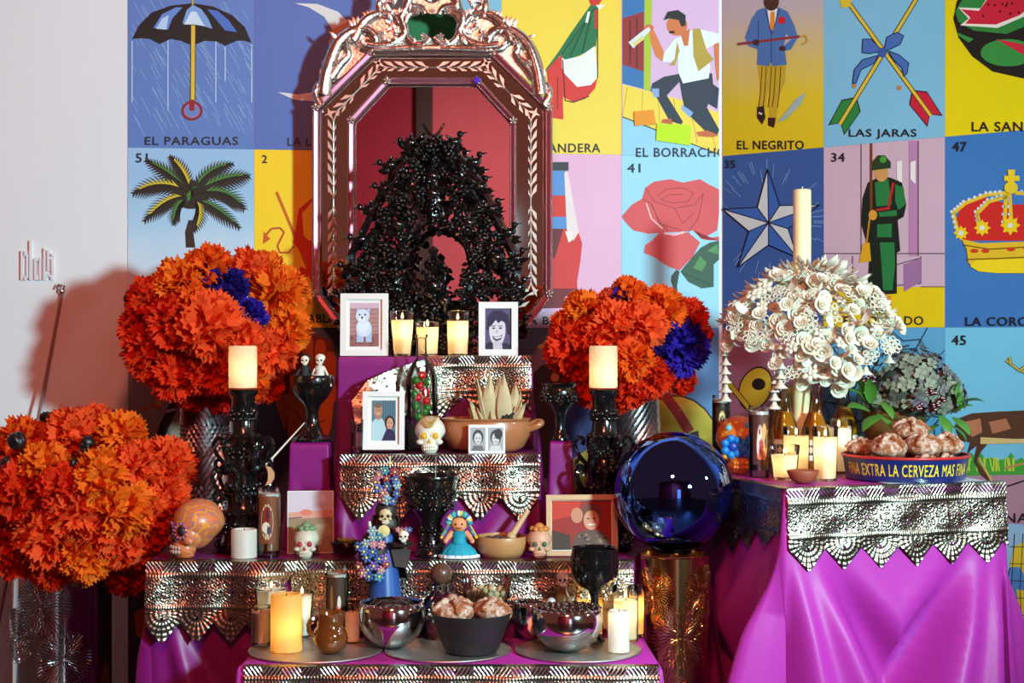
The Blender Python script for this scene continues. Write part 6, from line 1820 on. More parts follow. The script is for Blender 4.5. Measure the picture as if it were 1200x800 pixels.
# white ceremonial stick from the candlestick, crescent ornament
root = thing('white_stick', 'thin white stick with a small knob leaning by the goblet plinth', 'stick', at(316, 540, 4.93))
mb = MB(); d = at(357, 495, 5.055) - at(316, 540, 4.93); mb.tube([(0, 0, 0), d * 0.5, d], [0.0035, 0.0028, 0.0015], 6); mb.build('shaft', M_bone, root)
mb = MB(); mb.ball((0, 0, 0), (0.011, 0.008, 0.008), 8, 6); mb.tube([(-0.012, 0, -0.01), (0, 0, 0)], 0.004, 5); mb.build('knob', M_bone, root)
mb = MB(); cres = [(math.cos(t) * 0.022, math.sin(t) * 0.026) for t in [1.9 + 2.6 * i / 12 for i in range(13)]] + [(math.cos(t) * 0.017 - 0.0, math.sin(t) * 0.024) for t in [4.4 - 2.4 * i / 12 for i in range(13)]]
mb.prism([(x * 1.2, z) for x, z in [(-0.004, 0.03), (0.01, 0.024), (0.018, 0.008), (0.018, -0.008), (0.01, -0.024), (-0.004, -0.03), (0.002, -0.014), (0.003, 0.0), (0.002, 0.014)]], -0.004, 0.004)
o = mb.build('crescent_ornament', mat('tan_clay', (206, 150, 110), 0.5), None, loc=at(313, 557, 4.845)); tag(o, 'tan crescent moon ornament hung on the left black candlestick', 'ornament')

# wide step: rag doll
s = 4.757 / F
doll = thing('rag_doll', 'rag doll in a turquoise dress with a ribbon headdress beside the black goblet', 'doll', atz(538, Z2 + 0.005, 4.757))
M_turq = mat('turquoise_cloth', (20, 150, 176), 0.7, 0, 0.2, 40); M_skin = mat('doll_cloth', (226, 150, 100), 0.7); M_lacew = mat('white_lace', (220, 226, 230), 0.8)
mb = MB(); mb.lathe([(0, 0), (21 * s, 0), (22 * s, 2 * s), (18 * s, 9 * s), (12 * s, 15 * s), (7 * s, 20 * s), (0, 20 * s)], 40, Matrix.Scale(0.62, 4, (0, 1, 0)), fn=lambda a, z: 1 + 0.05 * math.cos(14 * a)); mb.build('skirt', M_turq, doll)
mb = MB(); mb.lathe([(20 * s, 0), (23.5 * s, 0.4 * s), (23 * s, 3 * s), (21 * s, 4 * s)], 40, Matrix.Scale(0.62, 4, (0, 1, 0)), fn=lambda a, z: 1 + 0.05 * math.cos(16 * a)); mb.build('lace_hem', M_lacew, doll)
mb = MB(); mb.lathe([(0, 16 * s), (9 * s, 17 * s), (8 * s, 24 * s), (9 * s, 29 * s), (4 * s, 32 * s), (0, 33 * s)], 16); mb.build('blouse', M_turq, doll)
for q in (-1, 1):
    mb = MB(); mb.tube([(8 * s * q, 0, 29 * s), (12 * s * q, -3 * s, 25 * s), (15 * s * q, -6 * s, 21 * s)], [4 * s, 3.6 * s, 2.6 * s], 8); mb.ball((15.5 * s * q, -6.5 * s, 20 * s), 3 * s, 8, 6); mb.build('arm', M_skin, doll)
mb = MB(); mb.ball((0, -1 * s, 39 * s), (10 * s, 9 * s, 9.2 * s), 16, 10); hd = mb.build('head', M_skin, doll)
mb = MB()
for q in (-1, 1):
    mb.ball((3.6 * s * q, -9.6 * s, 40 * s), (1.1 * s, 0.6 * s, 1.3 * s), 6, 4, None, mb.m(M_blk))
mb.tube([(-3 * s, -9.6 * s, 36 * s), (0, -10 * s, 35 * s), (3 * s, -9.6 * s, 36 * s)], 0.6 * s, 4, None, mb.m(mat('red_thread', (180, 30, 40), 0.6))); mb.build('face', None, hd)
mb = MB(); mb.ball((0, 2 * s, 41.5 * s), (11.5 * s, 9 * s, 9 * s), 14, 8); mb.build('hair', mat('black_yarn', (24, 18, 18), 0.9, bump=0.4), doll)
RC_ = [(40, 150, 180), (230, 190, 40), (220, 226, 230), (30, 100, 160), (90, 180, 150)]
for k_ in range(15):
    a = PI * (k_ + 0.3) / 14.6
    mb = MB(); mb.ball((12.5 * s * math.cos(a), -4 * s, (41 + 11 * math.sin(a)) * s), (3.8 * s, 3.2 * s, 3.8 * s), 7, 5); c_ = RC_[k_ % 5]; mb.build('ribbon_bow', mat('ribbon_%d' % c_[0], c_, 0.6), doll)
for q in (-1, 1):
    for k_ in range(4):
        c_ = RC_[(k_ + 3) % 5]; mb = MB(); mb.tube([(12 * s * q, -4 * s, 38 * s), ((15 + 2 * k_) * s * q, -5 * s, (32 - 3 * k_) * s)], [2 * s, 1.6 * s], 5); mb.build('ribbon_tail', mat('ribbon_%d' % c_[0], c_, 0.6), doll)
# little turquoise bird beside it
# clay mortar bowl with pestle
root = thing('clay_bowl', 'tan clay mortar bowl on the wide step beside the rag doll', 'bowl', atz(588, Z2 + 0.001, 4.80)); s = 4.80 / F
mb = MB(); mb.lathe([(0, 0), (22 * s, 0), (29 * s, 8 * s), (32 * s, 20 * s), (31 * s, 25 * s), (28 * s, 25 * s), (26 * s, 18 * s), (14 * s, 10 * s), (0, 9 * s)], 26); mb.build('bowl', mat('tan_glazed_clay', (186, 132, 84), 0.4, 0, 0.2, 16), root)
mb = MB()
for i in range(18):
    a = rh.uniform(0, TAU); q = rh.uniform(0, 20) * s
    mb.ball((q * math.cos(a), q * math.sin(a), 20 * s), (5 * s, 5 * s, 4 * s), 6, 4)
mb.build('herbs', mat('dry_herbs', (90, 70, 66), 0.9, 0, 0.3), root)
mb = MB(); mb.tube([(0, 0, 0), (0.05, 0.03, 0.075)], [0.011, 0.008], 8); mb.ball((0, 0, 0), 0.016, 8, 6); o = mb.build('pestle', mat('tan_wood', (206, 160, 116), 0.5), None, loc=atz(599, Z2 + 0.06, 4.80)); tag(o, 'tan wooden pestle resting in the clay mortar bowl', 'pestle')

# ------------------------------------------------------------------ lowest step
for i, (px, lb) in enumerate(((370, 'round embossed silver tray under the glowing amber candle'), (525, 'round embossed silver tray under the black bread bowl'), (677.5, 'round embossed silver tray under the right mirror bowl'))):
    root = thing('round_tray', lb, 'tray', atz(px, Z1 + 0.001 , 4.455), group='round silver trays')
    mb = MB(); r = 0.182 if i == 0 else 0.172
    n1, n2 = 72, 26; V = []; f = []
    for j in range(n2 + 1):
        q = r * j / n2
        for k_ in range(n1):
            a = TAU * k_ / n1
            zz = 0.004 + 0.0012 * math.sin(q * 300) * math.cos(12 * a) + (0.0015 * max(0, (q / r - 0.86) / 0.14))
            V.append((q * math.cos(a), q * math.sin(a), zz))
    for j in range(n2):
        for k_ in range(n1):
            k2 = (k_ + 1) % n1; f.append((j * n1 + k_, (j + 1) * n1 + k_, (j + 1) * n1 + k2, j * n1 + k2))
    mb.add(V, f); mb.build('plate', mat('tray_silver', (206, 202, 196), 0.42, 1.0, 0.1), root, edge=0)
    mb = MB(); mb.ring((0, 0, 0.004), r, 0.0024, 60, 6); mb.lathe([(0, 0), (r, 0.0)], 40); mb.build('rim', mat('tray_silver', (206, 202, 196), 0.42, 1.0, 0.1), root)
ZTR = Z1 + 0.008
def YT(py, mx=4.63): return min(mx, depth_for(ZTR, py))
pillar(335.5, YT(762), ZTR, 37, 66, 'glowing amber pillar candle on the left tray', M_waxa, lit=0.13, gh=0.42)
jar_candle(306, YT(755), ZTR, 25, 24, 44, 'small cream glass candle left of the glowing amber candle', 0.86, 0, M_waxs)
jar_candle(318, YT(744), ZTR, 37, 30, 56, 'wide white glass candle behind the glowing amber candle', 0.97, 0.03, M_waxw)  # unlit candle; faint flame and inner lamps added to whiten the wax
jar_candle(354, YT(747), ZTR, 27, 17, 53, 'tapered lit white glass candle right of the glowing amber candle', 0.93, 0.05, M_waxw)
pillar(413, YT(751), ZTR, 17, 34, 'small cream pillar candle behind the amber glass jug', M_waxs)
veladora(395, YT(738), ZTR, 26, 82, 'dark devotional candle behind the amber glass jug', (60, 40, 26), DARKV, top=0.16)
# amber glass jug
root = thing('amber_jug', 'round amber glazed jug on the left tray', 'jug', atz(387, ZTR + 0.001, YT(764))); s = YT(764) / F
M_amb = mat('amber_glaze', (104, 52, 16), 0.08, 0, 0.3, 20, coat=1.0)
mb = MB(); mb.lathe([(0, 0), (12 * s, 0), (18 * s, 6 * s), (21 * s, 16 * s), (19 * s, 25 * s), (15.5 * s, 30 * s), (16 * s, 38 * s), (18.5 * s, 46 * s), (17 * s, 46.5 * s), (13.5 * s, 36 * s), (14 * s, 28 * s), (17 * s, 18 * s), (0, 6 * s)], 30); mb.build('body', M_amb, root)
mb = MB(); mb.tube(scurve([(-15 * s, -2 * s, 40 * s), (-23 * s, -6 * s, 38 * s), (-24 * s, -8 * s, 26 * s), (-18 * s, -6 * s, 20 * s)], 4), 0.0065, 7); mb.build('handle', M_amb, root)
# mirror bowls
def mirror_bowl(px, Y, z, wpx, hpx, label, fill=True):
    s = Y / F; R0 = wpx / 2 * s; h = hpx * s
    root = thing('mirror_bowl', label, 'bowl', atz(px, z + 0.001, Y), group='polished silver bowls')
    prof = [(R0 * 0.34, 0)]
    for i in range(1, 13):
        t = i / 12; a = -1.25 + t * (1.25 + 0.36)
        prof.append((R0 * math.cos(a), h * (math.sin(a) - math.sin(-1.25)) / (math.sin(0.36) - math.sin(-1.25))))
    ro = prof[-1][0]
    mb = MB(); mb.lathe([(0, 0)] + prof + [(ro - 0.003, h + 0.002), (ro - 0.008, h - 0.002)] + [(max(0.001, r - 0.006), max(0.006, zz)) for r, zz in prof[-2::-1]] + [(0, 0.008)], 48); mb.build('shell', M_silver, root)
    mb = MB()
    n_ = 30
    for k_ in range(n_):
        a = TAU * k_ / n_
        mb.ball((ro * math.cos(a) * 0.99, ro * math.sin(a) * 0.99, h), 0.0045, 6, 4)
    mb.build('beaded_rim', M_silver, root)
    return root, R0, h
mirror_bowl(459.5, YT(758), ZTR, 78, 52, 'round polished silver bowl right of the amber jug')
rt, R0, h_ = mirror_bowl(665, YT(762), ZTR, 84, 50, 'round polished silver bowl with a pierced lid beside the front white candle')
mb = MB(); ro = R0 * math.cos(0.36)
for k_ in range(16):
    a = TAU * k_ / 16
    mb.ring((ro * 0.72 * math.cos(a), ro * 0.72 * math.sin(a), h_ + 0.003), 0.009, 0.0028, 10, 5); 
for k_ in range(9):
    a = TAU * k_ / 9
    mb.ring((ro * 0.36 * math.cos(a), ro * 0.36 * math.sin(a), h_ + 0.005), 0.009, 0.0028, 10, 5)
mb.ball((0, 0, h_ + 0.006), (0.01, 0.01, 0.005), 8, 5); mb.build('pierced_lid', M_silver, rt)
mirror_bowl(622, 4.605, ZTR, 42, 42, 'small polished silver bowl behind the bread bowl')
# black bowl with two breads
root = thing('black_bowl', 'matt black flared bowl holding two sweet breads', 'bowl', atz(552.5, ZTR + 0.001, YT(763))); s = YT(763) / F
mb = MB(); mb.lathe([(0, 0), (29 * s, 0), (33 * s, 6 * s), (47 * s, 44 * s), (48 * s, 46 * s), (45.5 * s, 46 * s), (42 * s, 40 * s), (0, 30 * s)], 36); mb.build('body', mat('matt_black_ceramic', (38, 34, 36), 0.45, 0, 0.1), root)
# bread of the dead
M_bread = mat('baked_bread', (158, 84, 38), 0.7, 0, 0.3, 2.5, bump=0.5, bscale=7)
nt = M_bread.node_tree; b_ = nt.nodes['Principled BSDF']; ge = nt.nodes.new('ShaderNodeNewGeometry'); sp = nt.nodes.new('ShaderNodeTexCoord'); nz = nt.nodes.new('ShaderNodeTexNoise'); nz.inputs['Scale'].default_value = 2.7; nz.inputs['Detail'].default_value = 9; nz.inputs['Roughness'].default_value = 0.72
rp = nt.nodes.new('ShaderNodeValToRGB'); rp.color_ramp.elements[0].position = 0.47; rp.color_ramp.elements[1].position = 0.70
old = b_.inputs['Base Color'].links[0].from_socket
mx = nt.nodes.new('ShaderNodeMix'); mx.data_type = 'RGBA'; mx.inputs[7].default_value = lin((240, 226, 212)) + (1,)
nt.links.new(sp.outputs['Object'], nz.inputs['Vector']); nt.links.new(nz.outputs[0], rp.inputs[0]); nt.links.new(rp.outputs[0], mx.inputs[0]); nt.links.new(old, mx.inputs[6]); nt.links.new(mx.outputs[2], b_.inputs['Base Color'])
def bread_mesh(seed, R0):
    rr_ = random.Random(seed); mb = MB()
    ph_ = [rr_.uniform(0, TAU) for _ in range(4)]
    mb.ball((0, 0, R0 * 0.55), (R0, R0, R0 * 0.58), 20, 12, fn=lambda q: q * (1 + 0.06 * math.sin(3 * q.x + ph_[0]) + 0.05 * math.sin(4 * q.y + ph_[1])))
    return mb.mesh('loaf', M_bread)
def bones_mesh(seed, R0):
    rr_ = random.Random(seed); mb = MB()
    for k_ in range(4):
        a = TAU * k_ / 4 + rr_.uniform(-0.2, 0.2)
        P = []
        for i in range(7):
            t = 0.16 + 0.78 * i / 6
            P.append((R0 * math.sin(t * 1.5) * 1.0 * math.cos(a), R0 * math.sin(t * 1.5) * math.sin(a), R0 * (0.55 + 0.58 * math.cos(t * 1.5)) + 0.003))
        mb.tube(P, [R0 * 0.13, R0 * 0.19, R0 * 0.12, R0 * 0.15, R0 * 0.12, R0 * 0.18, R0 * 0.12], 8)
    mb.ball((0, 0, R0 * 1.16), (R0 * 0.28, R0 * 0.28, R0 * 0.24), 10, 7)
    return mb.mesh('bone_strips', M_bread)
LOAF = {k_: (bread_mesh(k_, 1.0), bones_mesh(k_ + 50, 1.0)) for k_ in range(4)}
nb = 0
def bread(p, r, label, group, rot):
    global nb
    a, b = LOAF[nb % 4]; nb += 1
    o = link('sweet_bread', a, None, p, rot, r); tag(o, label, 'bread', group)
    link('bone_strips', b, o)
bz = ZTR + 35 * s
bread(atz(530.5, bz, YT(763) - 0.004), 24 * s, 'sugared sweet bread roll in the matt black bowl', 'breads in the black bowl', (0.12, -0.05, 0.4))
bread(atz(575, bz, YT(763) - 0.004), 22 * s, 'sugared sweet bread roll in the matt black bowl', 'breads in the black bowl', (0.1, 0.05, 1.2))
# decanter with round brown stopper
b, s = bottle(517, YT(736, 4.62), ZTR, [(24, 0), (26, 6), (26, 28), (20, 44), (9, 54), (8, 66), (10, 68)], 'clear glass decanter with a round brown stopper')
mb = MB(); mb.ball((0, 0, 74 * s), 13 * s, 16, 10); mb.tube([(0, 0, 60 * s), (0, 0, 68 * s)], 6 * s, 10); mb.build('stopper', mat('brown_stopper', (96, 62, 48), 0.3, 0, 0.2), b)
# glass dish of nuts
root = thing('glass_dish', 'clear glass dish of pale nuts behind the bread bowl', 'dish', atz(571, ZTR + 0.001, 4.59)); s = 4.59 / F
mb = MB(); mb.lathe([(0, 0), (18 * s, 0), (27 * s, 14 * s), (30 * s, 36 * s)], 28); mb.build('dish', M_glass, root, loc=(0, 0, 36 * s))
mb = MB(); mb.lathe([(0, 0), (20 * s, 0), (21 * s, 2 * s), (5 * s, 6 * s), (4 * s, 30 * s), (14 * s, 36 * s)], 20); mb.build('dish_foot', M_glass, root)
nut = MB(); nut.ball((0, 0, 0), (1, 0.8, 0.8), 8, 6); nut = nut.mesh('nut', mat('pale_nut', (206, 176, 130), 0.6, 0, 0.25, 30, bump=0.2))
st_ = []
for i in range(75):
    a = rh.uniform(0, TAU); q = 20 * s * math.sqrt(rh.random())
    st_.append((q * math.cos(a), q * math.sin(a), (44 + 40 * i / 75) * s))
st_ = settle([4.2 * s] * 75, st_, lambda z: (18 + 12 * min(1.0, max(0.0, z / s - 36) / 30)) * s - 0.001, 37 * s)
for p_ in st_:
    o = link('nut', nut, None, (root.location.x + p_[0], root.location.y + p_[1], root.location.z + p_[2]), (rh.uniform(0, 3), rh.uniform(0, 3), rh.uniform(0, 3)), 4.5 * s)
    tag(o, 'pale shelled nut in the clear glass dish', 'nut', 'nuts in the glass dish')
# skeleton figurine on a bottle
s = YT(740) / F
root = thing('skeleton_bottle', 'small brown bottle topped by a white skull stopper behind the silver bowl', 'bottle', atz(659, ZTR + 0.001, YT(740)))
mb = MB(); mb.lathe([(0, 0), (12 * s, 0), (13 * s, 4 * s), (13 * s, 40 * s), (6 * s, 52 * s), (5 * s, 60 * s), (0, 60 * s)], 18); mb.build('body', mat('brown_glass', (96, 60, 30), 0.1, 0, 0.2, coat=1.0), root)
mb = MB(); skull_mesh(mb, mb.m(M_silver if False else mat('grey_white_skull', (196, 200, 206), 0.3)), mb.m(M_blk), mb.m(M_bone), Matrix.Translation((0, 0, 66 * s)) @ Matrix.Scale(15 * s, 4)); mb.build('skull_stopper', None, root)
root = thing('skeleton_figurine', 'tiny seated skeleton beside the silver bowl lid', 'figurine', atz(646, ZTR + 0.001, 4.555)); s = 4.555 / F
mb = MB(); mb.lathe([(0, 0), (9 * s, 0), (9 * s, 24 * s), (6 * s, 30 * s), (5 * s, 38 * s), (0, 39 * s)], 12); mb.build('clothes', mat('figure_dark', (40, 40, 50), 0.6), root)
mb = MB(); skull_mesh(mb, mb.m(mat('grey_white_skull', (196, 200, 206), 0.3)), mb.m(M_blk), mb.m(M_bone), Matrix.Translation((0, 0, 44 * s)) @ Matrix.Scale(11 * s, 4)); mb.build('head', None, root)
# right group of candles
jar_candle(691, YT(739), ZTR, 34, 32, 48, 'lit yellow glass candle under the smoked goblet', 0.85, 0.2, M_waxa)
pillar(725, YT(763), ZTR, 25, 48, 'white pillar candle at the front of the right tray', M_waxw, lit=0.08, gh=0.85)
jar_candle(733, YT(751), ZTR, 31, 29, 64, 'tall lit glass candle behind the front white pillar', 0.75, 0.16, M_wax)
jar_candle(746, YT(742), ZTR, 20, 19, 58, 'narrow lit glass candle beside the brass drum', 0.8, 0.16, M_waxa)

# ------------------------------------------------------------------ skeleton lady figurine in blue
LY = YT(737, 4.62)
s = LY / F
lady = thing('skeleton_lady', 'tall skeleton lady figurine in a blue dress with clay flowers and a tray', 'figurine', atz(451, ZTR + 0.001, LY))
def lv_(px, py, y=0.0):
    return Vector(((px - 451) * s, y, (742.5 - py) * s))
M_bdress = mat('blue_dress_paint', (44, 78, 150), 0.4, 0, 0.15, 20); M_cape = mat('dark_brown_cape', (52, 34, 30), 0.5, 0, 0.2, 20)
mb = MB(); mb.lathe([(0, 0), (24 * s, 0), (25 * s, 3 * s), (22 * s, 28 * s), (18 * s, 60 * s), (13 * s, 92 * s), (11 * s, 104 * s), (13 * s, 116 * s), (9 * s, 124 * s), (4 * s, 127 * s), (0, 127 * s)], 28, fn=lambda a, z: 1 + 0.03 * math.cos(9 * a)); mb.build('dress', M_bdress, lady)
mb = MB()
V = []; f = []
for i in range(13):
    a = PI * 0.02 + (PI * 0.96) * i / 12
    for j in range(7):
        t = j / 6; r = (12 + 10 * t + 2 * math.sin(5 * a)) * s
        V.append((r * math.cos(a) * 1.15, r * math.sin(a), (142 - 75 * t) * s))
for i in range(12):
    for j in range(6):
        f.append((i * 7 + j, (i + 1) * 7 + j, (i + 1) * 7 + j + 1, i * 7 + j + 1))
mb.add(V, f); mb.build('cape', M_cape, lady)
mb = MB(); skull_mesh(mb, mb.m(mat('aged_bone', (206, 186, 140), 0.5)), mb.m(M_blk), mb.m(M_bone), Matrix.Translation(lv_(452, 601)) @ Matrix.Scale(19 * s, 4)); mb.build('head', None, lady)
mb = MB(); mb.ball(lv_(452, 596, 4 * s), (13 * s, 11 * s, 14 * s), 14, 8); mb.ball(lv_(452, 612, 6 * s), (15 * s, 9 * s, 14 * s), 12, 8); mb.build('hood', M_cape, lady)
mb = MB(); mb.lathe([(0, -0.002), (6.5 * s, -0.002), (7 * s, 0), (0, 0.002)], 18, Matrix.Translation(lv_(451, 617, -14 * s)) @ Matrix.Rotation(PI / 2, 4, 'X')); mb.build('medallion', mat('pale_gold_disc', (236, 216, 150), 0.3, 0.2), lady)
FC = [(90, 120, 190), (70, 140, 160), (200, 130, 150), (120, 90, 170), (60, 90, 150), (140, 170, 190), (150, 60, 80), (60, 130, 110)]
FM = [flower5(6.2 * s, 2.2 * s, 6, mat('clay_flower_%d' % c[0], c, 0.4), mat('flower_eye', (226, 210, 120), 0.4)).mesh('clay_flower', None) for c in FC]
rl = random.Random(2)
def cluster(cx, cy, rx, ry, n_, y0):
    pts_ = []
    for t in range(900):
        x = rl.uniform(-1, 1); y = rl.uniform(-1, 1)
        if x * x + y * y > 1: continue
        p_ = (cx + x * rx, cy + y * ry)
        if all((p_[0] - a) ** 2 + (p_[1] - b) ** 2 > 48 for a, b in pts_) and len(pts_) < n_:
            pts_.append(p_)
            link('clay_flower', FM[rl.randrange(8)], lady, lv_(p_[0], p_[1], y0 - 6 * s * math.sqrt(max(0, 1 - x * x))), (rl.uniform(-.3, .3), rl.uniform(0, 1), x * 0.6), rl.uniform(0.85, 1.1))
    mb = MB(); mb.ball(lv_(cx, cy, y0 + 5 * s), (rx * 0.9 * s, 7 * s, ry * 0.95 * s), 12, 8); mb.build('flower_backing', M_cape, lady)
cluster(455, 564, 15, 22, 14, -4 * s)
cluster(438, 643, 19, 28, 20, -18 * s)
mb = MB(); mb.tube([lv_(452, 588), lv_(455, 575)], 0.012, 8); mb.tube([lv_(449, 541), lv_(461, 537)], 0.002, 4); mb.tube([lv_(457, 546), lv_(457, 531)], 0.002, 4); mb.build('headdress_cross', mat('pale_gold_disc', (236, 216, 150), 0.3), lady)
for q, pts_ in ((-1, [(443, 616, -2), (432, 626, -8), (436, 638, -14)]), (1, [(461, 616, -2), (472, 628, -8), (476, 634, -14)])):
    mb = MB(); mb.tube([lv_(a, b, c * s) for a, b, c in pts_], [5 * s, 4.4 * s, 2.6 * s], 8); mb.build('sleeve', M_cape, lady)
    mb = MB(); mb.ball(lv_(pts_[-1][0], pts_[-1][1], -15 * s), 3 * s, 8, 6); mb.build('hand', M_bone, lady)
mb = MB(); mb.lathe([(0, 0), (12 * s, 0), (15 * s, 4 * s), (14 * s, 4 * s), (0, 1.5 * s)], 18, Matrix.Translation(lv_(472, 634, -16 * s))); mb.build('tray', M_cape, lady)
mb = MB(); skull_mesh(mb, mb.m(M_bone), mb.m(M_blk), mb.m(M_bone), Matrix.Translation(lv_(474, 623, -16 * s)) @ Matrix.Scale(13 * s, 4)); mb.build('little_skull', None, lady)
for dx in (-6, -2, 3, 7):
    link('clay_flower', FM[(dx + 8) % 8], lady, lv_(474 + dx, 615, -18 * s), (0, 0, 0), 0.6)
mb = MB(); mb.add([lv_(458, 634, -13 * s), lv_(482, 640, -12 * s), lv_(478, 660, -14 * s), lv_(464, 658, -15 * s)], [(0, 1, 2, 3)]); mb.add([lv_(458, 634, -9 * s), lv_(482, 640, -8 * s), lv_(478, 660, -10 * s), lv_(464, 658, -11 * s)], [(3, 2, 1, 0)]); mb.build('shawl_end', M_cape, lady)
mb = MB(); mb.tube([lv_(436, 624, -12 * s), lv_(434, 606, -12 * s)], [2.4 * s, 1.6 * s], 6); mb.build('little_candle', M_bone, lady)
# ------------------------------------------------------------------ offering table on the right
veladora(845, 5.105, ZT, 21, 88, 'dark devotional candle with a robed saint in a halo beside the flowered skull', (54, 30, 22), SAINT, top=0.1)
veladora(889.5, 4.865, ZT, 25, 84, 'devotional candle with a rosy winged figure right of the flowered skull', (90, 46, 34), ROSY, top=0.13)
# flowered skull (painted, big blue blossom)
mb = MB()
mF = mat('orange_yellow_clay', (226, 130, 40), 0.4, 0, 0.1, 8)
nt = mF.node_tree; bsd = nt.nodes['Principled BSDF']; tcx = nt.nodes.new('ShaderNodeTexCoord'); vo = nt.nodes.new('ShaderNodeTexVoronoi'); vo.inputs['Scale'].default_value = 6.5
rp = nt.nodes.new('ShaderNodeValToRGB'); rp.color_ramp.interpolation = 'CONSTANT'; e = rp.color_ramp.elements
e[0].position = 0; e[0].color = lin((244, 196, 50)) + (1,); e[1].position = 0.30; e[1].color = lin((222, 116, 44)) + (1,)
nt.links.new(tcx.outputs['Object'], vo.inputs['Vector']); nt.links.new(vo.outputs['Distance'], rp.inputs[0]); nt.links.new(rp.outputs[0], bsd.inputs['Base Color'])
skull_mesh(mb, mb.m(mF), mb.m(mat('blue_socket', (20, 60, 150), 0.4)), mb.m(mF))
o = tag(mb.build('flowered_skull', None, None), 'orange and yellow painted skull with blue blossom eyes between two devotional candles', 'skull'); o.scale = (0.150,) * 3; o.location = atz(866, ZT + 0.555 * 0.150, 4.99); o.rotation_euler = (0, 0, 0.0)
for s_ in (-1, 1):
    mb = MB()
    for k_ in range(7):
        a = TAU * k_ / 7
        mb.ball((0.185 * s_ + 0.17 * math.cos(a), -0.46, 0.03 + 0.17 * math.sin(a)), (0.085, 0.05, 0.085), 8, 5)
    mb.build('eye_blossom', mat('blue_paint', (20, 120, 196), 0.4), o)
mb = MB()
for x, z in ((0.12, 0.46), (-0.25, 0.4), (0.3, 0.3)):
    mb.ball((x, -0.38 + abs(x) * 0.3, z), (0.07, 0.05, 0.07), 8, 5)
mb.build('painted_rosette', mat('pale_blue_paint', (110, 180, 196), 0.4), o)
# beer bottles
M_beer = mat('golden_beer', (214, 140, 24), 0.1, 0, 0.1, 8, trans=0.5)
def beer(px, Y, lb):
    b, s = bottle(px, Y, ZT, [(15.5, 0), (16.5, 3), (16.5, 50), (13, 62), (8, 74), (6.2, 90), (5.6, 100), (6.6, 101), (6.6, 105)], lb, 76, M_beer)
    b['group'] = 'beer bottles behind the candles'
    cyl_print(b, 16.6 * s, [(0.0, 30 * s, 1.0, 12 * s, (226, 224, 214, 1)), (0.0, 30 * s, 0.9, 6 * s, (24, 40, 90, 1)), (-0.5, 30 * s, 0.16, 3.6 * s, (226, 224, 214)), (-0.1, 30 * s, 0.16, 3.6 * s, (226, 224, 214)), (0.3, 30 * s, 0.16, 3.6 * s, (226, 224, 214))], 'paper_label')
    return b
beer(919.5, 4.953, 'clear beer bottle behind the candles, nearest the rosy devotional candle')
beer(955.5, 4.93, 'clear beer bottle just behind the foot of the white candle tree')
beer(989, 5.10, 'clear beer bottle beside the hydrangea pot')
jar_candle(933, 4.865, ZT, 32, 30, 58, 'tall lit glass candle behind the low votive on the offering table', 0.82, 0.2, M_wax)
jar_candle(919.5, 4.785, ZT, 36, 27, 40, 'low lit votive glass beside the terracotta saucer', 0.72, 0.14, M_wax, ribs=0)
jar_candle(967, 4.745, ZT, 30, 27, 63, 'tall lit faceted glass candle beside the bread tray', 0.80, 0.24, M_wax, ribs=10)
jar_candle(983, 5.0, ZT, 32, 31, 62, 'tall wide glass candle between the bread tray and the white candle tree', 0.85, 0.12, M_waxw)
# small terracotta bowl
Yb = 4.66; s = Yb / F
mb = MB(); mb.lathe([(0, 0), (9 * s, 0), (15 * s, 5 * s), (19 * s, 14 * s), (18.6 * s, 15 * s), (17 * s, 14.5 * s), (13 * s, 6 * s), (0, 3 * s)], 28); o = mb.build('terracotta_bowl', mat('red_terracotta', (150, 74, 46), 0.55, 0, 0.15, 20), None, loc=atz(941, ZT + 0.002, Yb)); tag(o, 'small plain terracotta saucer at the table edge', 'bowl')
# beer tray with lettering
Yt = 4.815; s = Yt / F
tray = thing('beer_tray', 'round navy beer tray with a red rim and yellow lettering, heaped with breads', 'tray', atz(1061, ZT + 0.004, Yt))
M_navy = mat('navy_enamel', (22, 36, 96), 0.3, 0, 0.05, coat=0.4); M_redrim = mat('red_enamel', (190, 40, 36), 0.35, 0, 0.05)
R0, R1, h = 68 * s, 72.5 * s, 27 * s
mb = MB(); mb.lathe([(0, 0), (R0, 0), (R1, h), (R1 - 0.003, h), (R0 - 0.003, 0.004), (0, 0.004)], 64); mb.build('body', M_navy, tray)
mb = MB(); mb.ring((0, 0, h), R1, 0.0045, 64, 8); mb.build('rim', M_redrim, tray)
txt = 'FINA EXTRA LA CERVEZA MAS FINA  '
v, f = text_geo('FINA EXTRA LA CERVEZA MAS FINA')
mb = MB(); mi = mb.m(ink((236, 200, 40)))
def onrim(a, z):
    r = R0 + (R1 - R0) * z / h + 0.0008
    t = -PI / 2 + a
    return (r * math.cos(t), r * math.sin(t), z)
for bx, by in ((0, 0), (0.004, 0), (0, 0.0006)):
    mb.add([onrim(-1.36 + (2.36) * x + bx, h * (0.24 + 0.50 * y) + by) for x, y in v], f, mi)
mb.add([onrim(1.14 + 0.10 * x, h * (0.24 + 0.50 * y)) for x, y in text_geo('O')[0]], text_geo('O')[1], mi)
mb.build('lettering', None, tray, smooth=False)
